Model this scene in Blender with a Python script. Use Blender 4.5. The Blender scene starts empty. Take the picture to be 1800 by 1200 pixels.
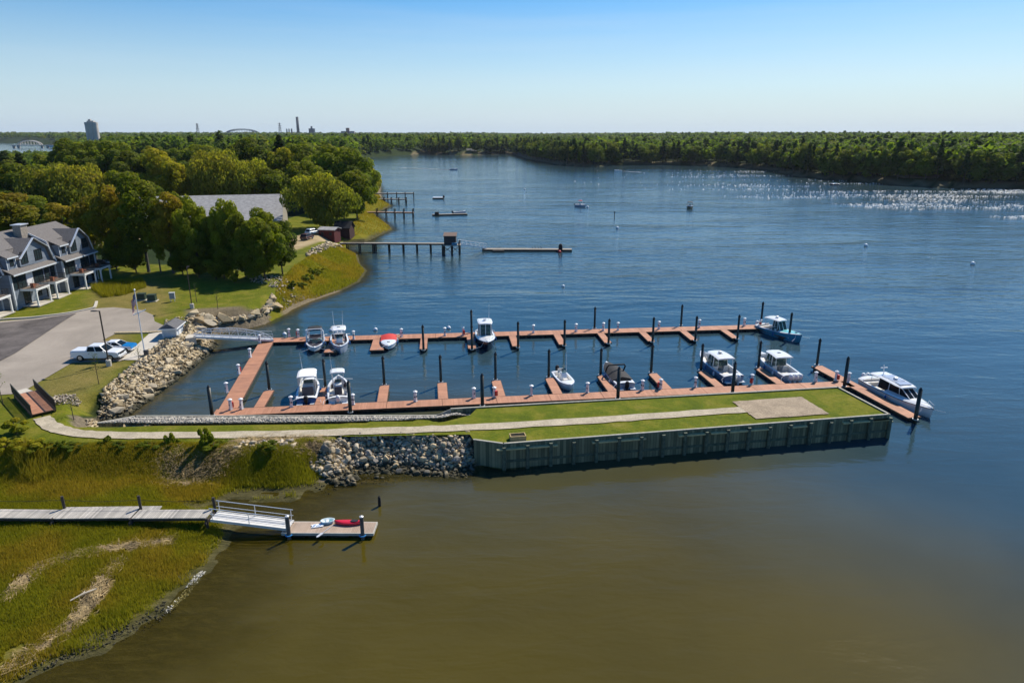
import bpy, math, random
import numpy as np
from mathutils import Vector, Matrix
R = math.radians
SC = bpy.context.scene
COL = SC.collection
rng = np.random.default_rng(7)
random.seed(7)
# ------------------------------------------------------------ camera, sky, sun, exposure
PITCH, H, FPX = R(16.8), 30.0, 1200.0
SUN_AZ, SUN_EL = R(38), R(47)
SC.view_settings.view_transform = 'Standard'
SC.view_settings.look = 'None'
SC.view_settings.exposure = 0.42
SC.view_settings.gamma = 1.0
SC.cycles.max_bounces = 6
SC.cycles.transparent_max_bounces = 8
SC.cycles.volume_bounces = 0
SC.cycles.caustics_reflective = False
SC.cycles.caustics_refractive = False
SC.cycles.sample_clamp_indirect = 4.0
cam_d = bpy.data.cameras.new('camera')
cam_d.sensor_width = 36.0
cam_d.lens = 36.0 * FPX / 1800.0
cam_d.clip_start = 0.5
cam_d.clip_end = 40000
cam = bpy.data.objects.new('camera', cam_d)
cam.location = (0, 0, H)
cam.rotation_euler = (R(90) - PITCH, 0, 0)
COL.objects.link(cam)
SC.camera = cam
W = bpy.data.worlds.new('World'); SC.world = W; W.use_nodes = True
wn = W.node_tree.nodes; wl = W.node_tree.links
bg = wn['Background']
sky = wn.new('ShaderNodeTexSky'); sky.sky_type = 'NISHITA'; sky.sun_disc = False
sky.sun_elevation = SUN_EL; sky.sun_rotation = SUN_AZ; sky.altitude = 0
sky.air_density = 1.0; sky.dust_density = 0.3; sky.ozone_density = 3.0
_tc = wn.new('ShaderNodeTexCoord'); _sx = wn.new('ShaderNodeSeparateXYZ'); wl.new(_tc.outputs['Generated'], _sx.inputs[0])
_rp = wn.new('ShaderNodeValToRGB'); wl.new(_sx.outputs[2], _rp.inputs[0])         # pale summer haze low in the sky
_rp.color_ramp.elements[0].position = 0.0; _rp.color_ramp.elements[0].color = (0.9, 0.9, 0.9, 1)
_rp.color_ramp.elements[1].position = 0.19; _rp.color_ramp.elements[1].color = (0, 0, 0, 1)
_e = _rp.color_ramp.elements.new(0.08); _e.color = (0.5, 0.5, 0.5, 1)
_mx = wn.new('ShaderNodeMix'); _mx.data_type = 'RGBA'; wl.new(_rp.outputs[0], _mx.inputs[0]); _hs = wn.new('ShaderNodeHueSaturation'); _hs.inputs['Saturation'].default_value = 1.58; _hs.inputs['Value'].default_value = 0.95; _hs.inputs['Hue'].default_value = 0.504; wl.new(sky.outputs[0], _hs.inputs['Color']); wl.new(_hs.outputs[0], _mx.inputs[6])
_mx.inputs[7].default_value = (4.4, 5.6, 6.8, 1)
_cm = wn.new('ShaderNodeMapping'); _cm.inputs['Scale'].default_value = (1.2, 1.2, 22); _cm.inputs['Rotation'].default_value = (0.03, -0.05, 0.3); wl.new(_tc.outputs['Generated'], _cm.inputs[0])
_cn = wn.new('ShaderNodeTexNoise'); _cn.inputs['Scale'].default_value = 1.6; _cn.inputs['Detail'].default_value = 7; _cn.inputs['Roughness'].default_value = 0.6; wl.new(_cm.outputs[0], _cn.inputs[0])
_cr = wn.new('ShaderNodeValToRGB'); wl.new(_cn.outputs[0], _cr.inputs[0]); _cr.color_ramp.elements[0].position = 0.48; _cr.color_ramp.elements[0].color = (0, 0, 0, 1); _cr.color_ramp.elements[1].position = 0.80; _cr.color_ramp.elements[1].color = (0.14, 0.14, 0.14, 1)
_m2 = wn.new('ShaderNodeMix'); _m2.data_type = 'RGBA'; wl.new(_cr.outputs[0], _m2.inputs[0]); wl.new(_mx.outputs[2], _m2.inputs[6]); _m2.inputs[7].default_value = (5.6, 6.4, 7.2, 1)   # thin high cloud
wl.new(_m2.outputs[2], bg.inputs[0]); bg.inputs[1].default_value = 0.095
sd = bpy.data.lights.new('sun', 'SUN'); sd.energy = 4.4; sd.angle = R(0.5); sd.color = (1, 0.93, 0.80)
sun = bpy.data.objects.new('sun', sd); COL.objects.link(sun)
sdir = Vector((math.sin(SUN_AZ)*math.cos(SUN_EL), math.cos(SUN_AZ)*math.cos(SUN_EL), math.sin(SUN_EL)))
sun.rotation_euler = sdir.to_track_quat('Z', 'Y').to_euler()
sun.location = (60, 60, 200)

# ------------------------------------------------------------ survey helper: where a sight line of the photograph meets the level z
def P(px, py, z=0.0):
    v = (py-600)/FPX
    Z = (H-z)/(math.sin(PITCH)+v*math.cos(PITCH))
    return Vector(((px-900)/FPX*Z, Z*(math.cos(PITCH)-v*math.sin(PITCH)), z))
def PP(pts, z=0.0): return [tuple(P(a, b, z)[:2]) for a, b in pts]
def P2(px, py, z=0.0): return P(px, py, z).to_2d()

# ------------------------------------------------------------ materials
MATS = {}
def nt(name):
    m = bpy.data.materials.new(name); m.use_nodes = True
    return m, m.node_tree.nodes, m.node_tree.links, m.node_tree.nodes['Principled BSDF']
def mat(name, col, rough=0.6, metal=0.0, var=0.12, scale=3.0, bump=0.0, bscale=20.0, col2=None, spec=0.5, coat=0.0, stretch=None):
    if name in MATS: return MATS[name]
    m, n, l, b = nt(name)
    tc = n.new('ShaderNodeTexCoord')
    mp = n.new('ShaderNodeMapping'); l.new(tc.outputs['Object'], mp.inputs[0])
    if stretch: mp.inputs['Scale'].default_value = stretch
    no = n.new('ShaderNodeTexNoise'); no.inputs['Scale'].default_value = scale; no.inputs['Detail'].default_value = 6
    l.new(mp.outputs[0], no.inputs[0])
    r = n.new('ShaderNodeValToRGB'); l.new(no.outputs[0], r.inputs[0])
    c = np.array(col[:3])
    if col2 is None: c1, c2 = c*(1-var), np.minimum(c*(1+var), 0.95)
    else: c1, c2 = c, np.array(col2)
    r.color_ramp.elements[0].position = 0.35; r.color_ramp.elements[1].position = 0.65
    r.color_ramp.elements[0].color = (*c1, 1); r.color_ramp.elements[1].color = (*c2, 1)
    l.new(r.outputs[0], b.inputs['Base Color'])
    b.inputs['Roughness'].default_value = rough; b.inputs['Metallic'].default_value = metal
    b.inputs['Specular IOR Level'].default_value = spec
    b.inputs['Coat Weight'].default_value = coat
    if bump:
        nb = n.new('ShaderNodeTexNoise'); nb.inputs['Scale'].default_value = bscale; nb.inputs['Detail'].default_value = 5
        l.new(mp.outputs[0], nb.inputs[0])
        bp = n.new('ShaderNodeBump'); bp.inputs['Strength'].default_value = bump; bp.inputs['Distance'].default_value = 0.1
        l.new(nb.outputs[0], bp.inputs['Height']); l.new(bp.outputs[0], b.inputs['Normal'])
    MATS[name] = m
    return m
def noise(n, l, vec, scale, detail=4, rough=0.5, dist=0.0):
    t = n.new('ShaderNodeTexNoise'); t.inputs['Scale'].default_value = scale; t.inputs['Detail'].default_value = detail
    t.inputs['Roughness'].default_value = rough; t.inputs['Distortion'].default_value = dist
    l.new(vec, t.inputs[0]); return t.outputs[0]
def ramp(n, l, f, stops):
    r = n.new('ShaderNodeValToRGB'); l.new(f, r.inputs[0])
    e = r.color_ramp.elements
    while len(e) < len(stops): e.new(0.5)
    for i, (p, c) in enumerate(stops): e[i].position = p; e[i].color = (*c, 1) if len(c) == 3 else c
    return r.outputs[0]
def mix(n, l, f, a, b, mode='MIX'):
    x = n.new('ShaderNodeMix'); x.data_type = 'RGBA'; x.blend_type = mode
    for s, v in ((0, f), (6, a), (7, b)):
        if isinstance(v, (int, float)): x.inputs[s].default_value = v
        elif isinstance(v, tuple): x.inputs[s].default_value = (*v, 1) if len(v) == 3 else v
        else: l.new(v, x.inputs[s])
    return x.outputs[2]
def mth(n, l, op, a, b=None, clamp=False):
    x = n.new('ShaderNodeMath'); x.operation = op; x.use_clamp = clamp
    for s, v in ((0, a), (1, b)):
        if v is None: continue
        if isinstance(v, (int, float)): x.inputs[s].default_value = v
        else: l.new(v, x.inputs[s])
    return x.outputs[0]

# ------------------------------------------------------------ object helpers
def tag(o, label=None, cat=None, group=None, kind=None):
    if label: o['label'] = label
    if cat: o['category'] = cat
    if group: o['group'] = group
    if kind: o['kind'] = kind
    return o
def empty(name, loc=(0, 0, 0), rz=0.0, label=None, cat=None, group=None):
    o = bpy.data.objects.new(name, None); COL.objects.link(o)
    o.location = loc; o.rotation_euler = (0, 0, rz)
    return tag(o, label, cat, group)
def copy_tree(o, loc=None, rz=None, parent=None, label=None, group=None, scale=None):
    c = o.copy(); COL.objects.link(c); c.parent = parent
    for ch in o.children: copy_tree(ch, parent=c)
    if loc is not None: c.location = loc
    if rz is not None: c.rotation_euler = (0, 0, rz)
    if scale is not None: c.scale = scale
    return tag(c, label, None, group)
class MB:
    def __init__(s): s.v = []; s.f = []; s.m = []; s.smooth = False
    def add(s, vs, fs, m=0):
        k = len(s.v); s.v += [tuple(v) for v in vs]; s.f += [tuple(i+k for i in f) for f in fs]; s.m += [m]*len(fs)
    def box(s, c, d, rz=0.0, m=0, taper=1.0):
        x, y, z = d[0]/2, d[1]/2, d[2]/2; ca, sa = math.cos(rz), math.sin(rz); vs = []
        for k in (-1, 1):
            t = taper if k > 0 else 1.0
            for a, b in ((-1, -1), (1, -1), (1, 1), (-1, 1)):
                X, Y = a*x*t, b*y*t
                vs.append((c[0]+X*ca-Y*sa, c[1]+X*sa+Y*ca, c[2]+k*z))
        s.add(vs, [(0, 3, 2, 1), (4, 5, 6, 7), (0, 1, 5, 4), (1, 2, 6, 5), (2, 3, 7, 6), (3, 0, 4, 7)], m); return s
    def bar(s, a, b, w, h=None, m=0, up=(0, 0, 1)):
        a, b = Vector(a), Vector(b); h = h or w; d = (b-a)
        if d.length < 1e-6: return s
        d.normalize(); u = Vector(up)
        if abs(d.dot(u)) > 0.98: u = Vector((0, 1, 0))
        sx = d.cross(u).normalized(); sz = sx.cross(d).normalized(); vs = []
        for p in (a, b):
            for i, j in ((-1, -1), (1, -1), (1, 1), (-1, 1)): vs.append(p+sx*(i*w/2)+sz*(j*h/2))
        s.add(vs, [(0, 3, 2, 1), (4, 5, 6, 7), (0, 1, 5, 4), (1, 2, 6, 5), (2, 3, 7, 6), (3, 0, 4, 7)], m); return s
    def tube(s, pts, rad, n=8, m=0, cap=True):
        pts = [Vector(p) for p in pts]
        if not hasattr(rad, '__len__'): rad = [rad]*len(pts)
        vs = []
        for i, p in enumerate(pts):
            d = (pts[min(i+1, len(pts)-1)]-pts[max(i-1, 0)])
            d = d.normalized() if d.length > 1e-9 else Vector((0, 0, 1))
            u = Vector((0, 0, 1)) if abs(d.z) < 0.9 else Vector((1, 0, 0))
            a = d.cross(u).normalized(); b = d.cross(a).normalized()
            for k in range(n):
                t = 2*math.pi*k/n; vs.append(p+a*(math.cos(t)*rad[i])+b*(math.sin(t)*rad[i]))
        fs = [(i*n+k, i*n+(k+1) % n, (i+1)*n+(k+1) % n, (i+1)*n+k) for i in range(len(pts)-1) for k in range(n)]
        if cap: fs += [tuple(range(n-1, -1, -1)), tuple(range((len(pts)-1)*n, len(pts)*n))]
        s.add(vs, fs, m); return s
    def lathe(s, c, prof, n=12, m=0):
        vs = [(c[0]+r*math.cos(2*math.pi*k/n), c[1]+r*math.sin(2*math.pi*k/n), c[2]+z) for r, z in prof for k in range(n)]
        fs = [(i*n+k, i*n+(k+1) % n, (i+1)*n+(k+1) % n, (i+1)*n+k) for i in range(len(prof)-1) for k in range(n)]
        fs += [tuple(range(n-1, -1, -1)), tuple(range((len(prof)-1)*n, len(prof)*n))]
        s.add(vs, fs, m); return s
    def prism(s, poly, z0, z1, m=0, mtop=None):
        n = len(poly); A = sum(poly[i][0]*poly[(i+1) % n][1]-poly[(i+1) % n][0]*poly[i][1] for i in range(n))
        if A < 0: poly = poly[::-1]
        s.add([(x, y, z0) for x, y in poly]+[(x, y, z1) for x, y in poly],
              [tuple(range(n-1, -1, -1))]+[(i, (i+1) % n, (i+1) % n+n, i+n) for i in range(n)], m)
        s.add([(x, y, z1) for x, y in poly], [tuple(range(n))], m if mtop is None else mtop); return s
    def slab(s, prof, a, b, m=0):
        """closed profile [(u,z)] swept from point a to b (level), u to the left of travel"""
        a, b = Vector(a), Vector(b); d = (b-a).normalized(); l = Vector((-d.y, d.x, 0)); n = len(prof)
        s.add([a+l*u+Vector((0, 0, z)) for u, z in prof]+[b+l*u+Vector((0, 0, z)) for u, z in prof],
              [tuple(range(n)), tuple(range(2*n-1, n-1, -1))]+[(i, i+n, (i+1) % n+n, (i+1) % n) for i in range(n)], m); return s
    def build(s, name, mats, parent=None, smooth=None, loc=None):
        me = bpy.data.meshes.new(name); me.from_pydata(s.v, [], s.f)
        if not isinstance(mats, (list, tuple)): mats = [mats]
        for m in mats: me.materials.append(m)
        if len(mats) > 1: me.polygons.foreach_set('material_index', s.m)
        if smooth or (smooth is None and s.smooth): me.polygons.foreach_set('use_smooth', [True]*len(s.f))
        me.update()
        o = bpy.data.objects.new(name, me); COL.objects.link(o)
        if parent: o.parent = parent
        if loc is not None: o.location = loc
        return o
def fix_normals(o):
    import bmesh
    b = bmesh.new(); b.from_mesh(o.data); bmesh.ops.recalc_face_normals(b, faces=b.faces); b.to_mesh(o.data); b.free(); return o
def mesh_np(name, v, f, mats, attrs=None, smooth=False, parent=None):
    me = bpy.data.meshes.new(name); v = np.asarray(v, np.float32); f = np.asarray(f, np.int32); k = f.shape[1]
    me.vertices.add(len(v)); me.vertices.foreach_set('co', v.ravel())
    me.loops.add(f.size); me.loops.foreach_set('vertex_index', f.ravel())
    me.polygons.add(len(f)); me.polygons.foreach_set('loop_start', np.arange(0, f.size, k, dtype=np.int32))
    me.polygons.foreach_set('loop_total', np.full(len(f), k, np.int32))
    if smooth: me.polygons.foreach_set('use_smooth', np.ones(len(f), bool))
    for m in (mats if isinstance(mats, (list, tuple)) else [mats]): me.materials.append(m)
    for nm, arr in (attrs or {}).items():
        a = me.attributes.new(nm, 'FLOAT', 'POINT'); a.data.foreach_set('value', np.asarray(arr, np.float32))
    me.update(); me.validate()
    o = bpy.data.objects.new(name, me); COL.objects.link(o)
    if parent: o.parent = parent
    return o

# ------------------------------------------------------------ numpy field helpers
def inside(x, y, poly):
    r = np.zeros(x.shape, bool); n = len(poly)
    for i in range(n):
        x1, y1 = poly[i]; x2, y2 = poly[(i+1) % n]
        if y1 == y2: continue
        c = ((y1 > y) != (y2 > y)) & (x < (x2-x1)*(y-y1)/(y2-y1)+x1)
        r ^= c
    return r
def segdist(x, y, pts, closed=True):
    d = np.full(x.shape, 1e12); n = len(pts)
    for i in range(n if closed else n-1):
        x1, y1 = pts[i]; x2, y2 = pts[(i+1) % n]; dx, dy = x2-x1, y2-y1; L = dx*dx+dy*dy+1e-9
        t = np.clip(((x-x1)*dx+(y-y1)*dy)/L, 0, 1)
        d = np.minimum(d, (x-x1-t*dx)**2+(y-y1-t*dy)**2)
    return np.sqrt(d)
def sdist(x, y, poly): d = segdist(x, y, poly); return np.where(inside(x, y, poly), d, -d)
def sstep(a, b, x): t = np.clip((x-a)/(b-a), 0, 1); return t*t*(3-2*t)
_nt = np.random.default_rng(3).random((64, 64))
def vnoise(x, y):
    xi = np.floor(x).astype(int); yi = np.floor(y).astype(int); fx = x-xi; fy = y-yi
    fx = fx*fx*(3-2*fx); fy = fy*fy*(3-2*fy); g = lambda i, j: _nt[i % 64, j % 64]
    return (g(xi, yi)*(1-fx)+g(xi+1, yi)*fx)*(1-fy)+(g(xi, yi+1)*(1-fx)+g(xi+1, yi+1)*fx)*fy
def fbm(x, y, o=4): return sum(vnoise(x*2**k+k*17, y*2**k+k*5)*0.5**(k+1) for k in range(o))

# ------------------------------------------------------------ the survey of the shore
near_shore = PP([(-700, 1500), (20, 1225), (95, 1172), (150, 1150), (215, 1128), (262, 1100), (285, 1078), (318, 1050), (345, 1025), (372, 985), (395, 955), (402, 935), (398, 918), (385, 905), (355, 896),
    (335, 888), (365, 884), (420, 880), (470, 872), (520, 872), (555, 858), (590, 842), (615, 826), (650, 822), (700, 822), (760, 826), (815, 828), (838, 826)])
inner = PP([(700, 731), (172, 743.5)], 1.6)
basin = PP([(176, 738), (195, 737), (222, 728), (252, 704), (286, 679), (312, 661), (337, 641), (361, 621), (376, 603), (372, 590), (398, 583), (436, 577), (465, 570), (484, 560), (503, 551), (515, 543), (545, 530), (600, 511), (632, 495),
    (645, 476), (632, 462), (628, 448), (606, 438), (612, 430), (647, 424), (662, 416), (690, 404), (688, 400), (668, 385), (658, 376), (688, 362), (672, 352), (668, 338), (669, 330), (660, 318), (652, 300), (641, 284), (640, 277)])
far_shore = PP([(745, 271), (820, 273), (900, 271), (933, 281), (985, 290), (1040, 293.5), (1080, 290.5), (1160, 290), (1245, 291), (1325, 296), (1350, 299), (1400, 310), (1470, 316), (1537, 321), (1600, 327), (1687, 331), (1800, 330), (2100, 333)])
PENW = PP([(900, 785), (1000, 772)], 2.3)           # a tongue of ground running on under the peninsula's lawn sheet
pen_in = [tuple(P(925, 765, 2.3)[:2]), tuple(P(925, 722, 2.3)[:2]), tuple(P(800, 727, 2.3)[:2]), tuple(P(770, 732, 1.6)[:2])]
LAND = near_shore[:-1]+[tuple(P(838, 776, 2.4)[:2]), tuple(P(884, 777, 2.4)[:2])]+pen_in+inner+basin+far_shore+[(3000, 420), (12000, 2000), (12000, 14000), (-12000, 14000), (-12000, -600), (-200, -300)]
LAKE = PP([(-60, 276), (112, 277), (108, 255), (60, 251.5), (-60, 251)])
UP = PP([(-2500, 760), (-300, 770), (0, 782), (60, 790), (120, 788), (250, 782), (400, 786), (500, 789), (540, 775), (650, 770), (825, 767)], 2.3)+\
     PP([(838, 776), (884, 777)], 2.4)+pen_in+PP([(600, 746), (300, 749), (176, 750), (140, 727), (170, 712), (200, 694), (234, 664), (270, 633), (290, 612), (308, 600), (322, 592), (334, 578), (338, 561),
     (400, 554), (440, 548), (468, 538), (482, 527), (494, 510), (500, 498), (520, 478), (545, 461), (566, 450), (592, 433), (604, 412), (628, 392), (640, 372), (640, 345), (644, 325), (640, 300), (628, 280), (630, 276)], 2.4)+\
     PP([(745, 269.5), (900, 269.5), (935, 279), (985, 288), (1080, 289), (1245, 289.5), (1325, 294.5), (1400, 308), (1537, 318.5), (1600, 324), (1800, 327), (2100, 330)], 2.4)+[(3000, 430), (12000, 2010), (12000, 14000), (-12000, 14000), (-12000, -600)]
def upz(x, y):
    z = 2.4+0.02*np.clip(y-82, 0, 60)+0.012*np.clip(y-200, 0, 300)*sstep(-20, -140, x)
    far = np.clip((y-700)/2500, 0, 1)
    z = z+far*16*fbm(x/900+3, y/900+1, 3)*1.2+6*sstep(420, 900, y)*sstep(200, 600, x)
    z = z+22*sstep(2500, 6000, y)*(0.5+0.5*sstep(1500, -2500, x))
    z = z-(z-1.4)*sstep(-0.55*y, -0.62*y, x)*sstep(420, 620, y)*sstep(2300, 2000, y)      # low ground round the distant bay
    return z
def height(x, y):
    s = sdist(x, y, LAND); u = sdist(x, y, UP); k = inside(x, y, LAKE)
    nz = fbm(x/3.1, y/3.1, 3)-0.45
    low = sstep(60, 55, y)*sstep(-9, -13, x)*(u < -3.5)*(s > -14)            # the ragged, shelving edge of the near marsh
    s = s+low*(3.4*(fbm(x/2.4, y/1.8, 4)-0.5)+0.3)
    marsh = 0.06+0.09*np.clip(s, 0, 6)+0.35*nz*np.clip(s/2, 0, 1)
    w = np.clip(y/75, 1, 8)*1.0
    t = sstep(-3.6*w, 0.1, u)
    z = marsh+(upz(x, y)-marsh)*t
    z = z+0.10*nz*(u > 0.5)*np.clip(u/20-0.5, 0, 1)
    ks = np.where(y < 130, 0.85, 0.5)*np.ones_like(s)
    z = np.minimum(z, 0.04+ks*np.clip(s, 0, 60))
    bed = -0.03-(0.16-0.11*low)*np.clip(-s, 0, 10)-0.02*np.clip(-s, 0, 60)+low*0.12*(fbm(x*1.1, y*1.1, 3)-0.5)
    z = np.where(s > 0, z, bed)
    return np.where(k, -2.0, z), s, u
def hz(x, y):
    a = height(np.array([float(x)]), np.array([float(y)]))[0][0]; return float(a)
def L(px, py, z0=2.6):
    z = z0
    for _ in range(5):
        p = P(px, py, z); z = max(hz(p.x, p.y), 0.0)
    p = P(px, py, z); return Vector((p.x, p.y, z))
def axis(lo, hi, step, out_lo, out_hi, g=1.025):
    a = list(np.arange(lo, hi, step)); s = step; x = a[-1]
    while x < out_hi: s *= g; x += s; a.append(x)
    s = step; x = lo; b = []
    while x > out_lo: s *= g; x -= s; b.append(x)
    return np.array(b[::-1]+a)
gx = axis(-92, 46, 0.42, -9000, 9000, 1.034); gy = axis(32, 132, 0.42, -60, 12000, 1.02)
GX, GY = np.meshgrid(gx, gy)
def bedz(x, y):
    lowline = [tuple(P2(172, 743, 1.6)), tuple(P2(238, 732, 1.6)), tuple(P2(766, 730, 1.6)), tuple(P2(800, 720, 1.7)), tuple(P2(838, 717, 2.4))]
    return np.clip(1.5+0.34*segdist(x, y, lowline, False), 0, 2.40)
bed = PP([(176, 744), (238, 733), (766, 731), (806, 720), (838, 719), (826, 729), (780, 740), (700, 746), (600, 748), (440, 750), (300, 751), (190, 750)], 1.95)
GZ, GS, GU = height(GX, GY)
_b = sdist(GX, GY, bed) > -0.15
GZ = np.where(_b, np.minimum(GZ, bedz(GX, GY)-0.15), GZ)
def grid_faces(nx, ny):
    i = np.arange(nx-1)[None, :]+nx*np.arange(ny-1)[:, None]; i = i.ravel()
    return np.stack([i, i+1, i+1+nx, i+nx], 1)
# zones painted as what grows or lies there
wr = np.abs(fbm(GX/9+4, GY/9+2, 4)-0.47)
lawn = sstep(-0.3, 1.2, GU)
lawnpoly = PP([(-900, 800), (500, 800), (840, 775), (1100, 770), (1100, 700), (180, 752), (120, 730), (330, 560), (470, 545), (500, 512), (450, 490), (380, 478), (160, 470), (-100, 540), (-900, 640)], 2.4)
backlawns = [PP(q, 2.8) for q in ([(250, 330), (350, 330), (352, 352), (255, 354)], [(500, 440), (610, 440), (615, 395), (650, 372), (560, 372), (505, 390)], [(470, 545), (640, 470), (600, 420), (500, 440), (450, 500)])]
inl = inside(GX, GY, lawnpoly)
for q in backlawns: inl |= inside(GX, GY, q)
inl = inl.astype(float)
marsh = (1-sstep(-1.2, 0.4, GU))*(GS > 0)
wrl = PP([(15, 1050), (60, 1005), (100, 985), (150, 972), (190, 965), (260, 955), (300, 946)], 0.6)
wrl2 = PP([(0, 1180), (60, 1140), (110, 1110), (140, 1080), (160, 1050), (185, 1010), (215, 985)], 0.5)
wrl3 = PP([(290, 820), (320, 835), (370, 828), (430, 808), (520, 806), (620, 812)], 0.8)
wrl4 = PP([(210, 800), (240, 830), (170, 815), (150, 808)], 0.8)
dw = np.full(GX.shape, 99.0)
for q, wd in ((wrl, 1.0), (wrl2, 0.8), (wrl3, 0.55)): dw = np.minimum(dw, segdist(GX, GY, q, False)*wd)
wrack = sstep(0.9, 0.1, dw+2.6*(fbm(GX*0.8, GY*0.8, 3)-0.38))*(GS > 0)*sstep(0.38, 0.5, fbm(GX/2.5+9, GY/2.5, 3))
dirtpoly = PP([(560, 430), (500, 452), (470, 440), (520, 420), (560, 412), (600, 428)], 2.8)
dirt = np.clip(sstep(-1.5, 1.0, sdist(GX, GY, dirtpoly)), 0, 1)
dirt = np.maximum(dirt, sstep(-3, 2, sdist(GX, GY, PP([(150, 400), (250, 372), (345, 366), (345, 395), (300, 415), (240, 425), (190, 432), (150, 430)], 3.2))+7*(fbm(GX/6, GY/6)-0.5)))
tan = sdist(GX, GY, PP([(225, 556), (290, 560), (300, 520), (260, 500), (170, 520), (140, 610), (60, 690), (140, 700), (200, 650), (225, 640)], 2.5))
dry = sstep(-3, 2, tan+3*(fbm(GX/4, GY/4)-0.5))*0.8
mudb = (1-sstep(0.3, 2.2, GS+1.6*(fbm(GX/1.3, GY/1.3, 3)-0.45)))*(GS > -3)*(GU < -2.0)
# ------------------------------------------------------------ ground
beach = sstep(-1.0, 0.6, sdist(GX, GY, PP([(332, 566), (440, 560), (440, 580), (400, 584), (372, 592), (340, 592)], 0.8)))
beach = np.maximum(beach, ((GS > -1) & (GS < 7) & (GY > 350) & (GX > -160)).astype(float)*0.8)
beach = np.maximum(beach, sstep(-1.0, 0.6, sdist(GX, GY, PP([(500, 552), (520, 541), (560, 526), (600, 512), (590, 508), (530, 530), (490, 548)], 0.2))))
rockz = ((GU > -4.2) & (GU < 1.3) & (GS < 2.5) & (GS > -3) & (inside(GX, GY, PP([(125, 745), (120, 725), (230, 650), (300, 590), (325, 560), (470, 535), (480, 560), (400, 590), (340, 650), (250, 712), (190, 752)], 2.0)) | inside(GX, GY, PP([(505, 765), (845, 760), (845, 835), (640, 835), (505, 795)], 2.0)))).astype(float)
def ground_mat():
    m, n, l, b = nt('ground')
    g = n.new('ShaderNodeNewGeometry'); pos = g.outputs['Position']
    A = lambda k: (lambda a: (setattr(a, 'attribute_name', k), a.outputs['Fac'])[1])(n.new('ShaderNodeAttribute'))
    big = noise(n, l, pos, 0.05, 5, 0.6); med = noise(n, l, pos, 0.35, 6, 0.65, 0.4); fine = noise(n, l, pos, 3.0, 6, 0.75); vf = noise(n, l, pos, 14.0, 4, 0.7)
    forest = ramp(n, l, med, [(0.3, (0.012, 0.022, 0.006)), (0.7, (0.03, 0.05, 0.012))])
    lawnc = mix(n, l, 1.0, ramp(n, l, med, [(0.28, (0.09, 0.115, 0.008)), (0.48, (0.13, 0.150, 0.010)), (0.62, (0.19, 0.18, 0.022)), (0.78, (0.26, 0.22, 0.06))]), ramp(n, l, fine, [(0.25, (0.62, 0.66, 0.55)), (0.75, (1.25, 1.2, 1.25))]), 'MULTIPLY')
    lawnc = mix(n, l, 1.0, lawnc, ramp(n, l, vf, [(0.25, (0.72, 0.72, 0.7)), (0.75, (1.22, 1.2, 1.2))]), 'MULTIPLY')
    dryc = mix(n, l, 1.0, ramp(n, l, fine, [(0.25, (0.13, 0.105, 0.025)), (0.75, (0.26, 0.20, 0.075))]), ramp(n, l, med, [(0.3, (0.8, 0.85, 0.7)), (0.7, (1.2, 1.15, 1.2))]), 'MULTIPLY')
    st = n.new('ShaderNodeMapping'); st.inputs['Scale'].default_value = (0.5, 1.6, 1.0); l.new(pos, st.inputs[0])
    mf = noise(n, l, st.outputs[0], 1.2, 7, 0.75, 0.6)
    marshc = ramp(n, l, mix(n, l, 0.5, noise(n, l, pos, 0.12, 5, 0.6, 0.5), mf), [(0.32, (0.06, 0.07, 0.006)), (0.45, (0.13, 0.135, 0.008)), (0.55, (0.18, 0.15, 0.010)), (0.66, (0.22, 0.18, 0.022)), (0.8, (0.12, 0.14, 0.012))])
    mudc = mix(n, l, 1.0, ramp(n, l, mf, [(0.3, (0.035, 0.035, 0.012)), (0.5, (0.075, 0.066, 0.026)), (0.66, (0.13, 0.115, 0.05)), (0.78, (0.08, 0.10, 0.02))]), ramp(n, l, vf, [(0.3, (0.7, 0.7, 0.7)), (0.7, (1.25, 1.25, 1.25))]), 'MULTIPLY')
    wrc = ramp(n, l, noise(n, l, st.outputs[0], 2.4, 8, 0.8, 1.0), [(0.34, (0.045, 0.03, 0.018)), (0.5, (0.15, 0.10, 0.05)), (0.62, (0.42, 0.31, 0.15)), (0.8, (0.6, 0.47, 0.26))])
    dirtc = ramp(n, l, med, [(0.3, (0.30, 0.22, 0.11)), (0.7, (0.46, 0.36, 0.21))])
    sandc = ramp(n, l, fine, [(0.3, (0.13, 0.10, 0.06)), (0.7, (0.25, 0.20, 0.125))])
    rockc = ramp(n, l, fine, [(0.3, (0.06, 0.05, 0.035)), (0.7, (0.26, 0.21, 0.14))])
    c = mix(n, l, A('lawn'), forest, lawnc)
    c = mix(n, l, A('dry'), c, dryc); c = mix(n, l, A('marsh'), c, marshc); c = mix(n, l, A('mud'), c, mudc)
    c = mix(n, l, A('wrack'), c, wrc); c = mix(n, l, A('sand'), c, sandc); c = mix(n, l, A('dirt'), c, dirtc); c = mix(n, l, A('rock'), c, rockc)
    l.new(c, b.inputs['Base Color']); b.inputs['Roughness'].default_value = 0.95; b.inputs['Specular IOR Level'].default_value = 0.1
    bp = n.new('ShaderNodeBump'); bp.inputs['Strength'].default_value = 0.6; bp.inputs['Distance'].default_value = 0.25
    hh = mth(n, l, 'MULTIPLY', mth(n, l, 'ADD', fine, mth(n, l, 'MULTIPLY', mf, 1.2)), 0.8)
    l.new(hh, bp.inputs['Height']); l.new(bp.outputs[0], b.inputs['Normal'])
    return m
mudb = np.maximum(mudb, ((GS <= 0.2) & (GU < -3) & (GY < 62) & (GX < -8)).astype(float))
M_ground = ground_mat()
ny, nx = GX.shape
gv = np.stack([GX.ravel(), GY.ravel(), GZ.ravel()], 1)
wild = 1.0
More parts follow.
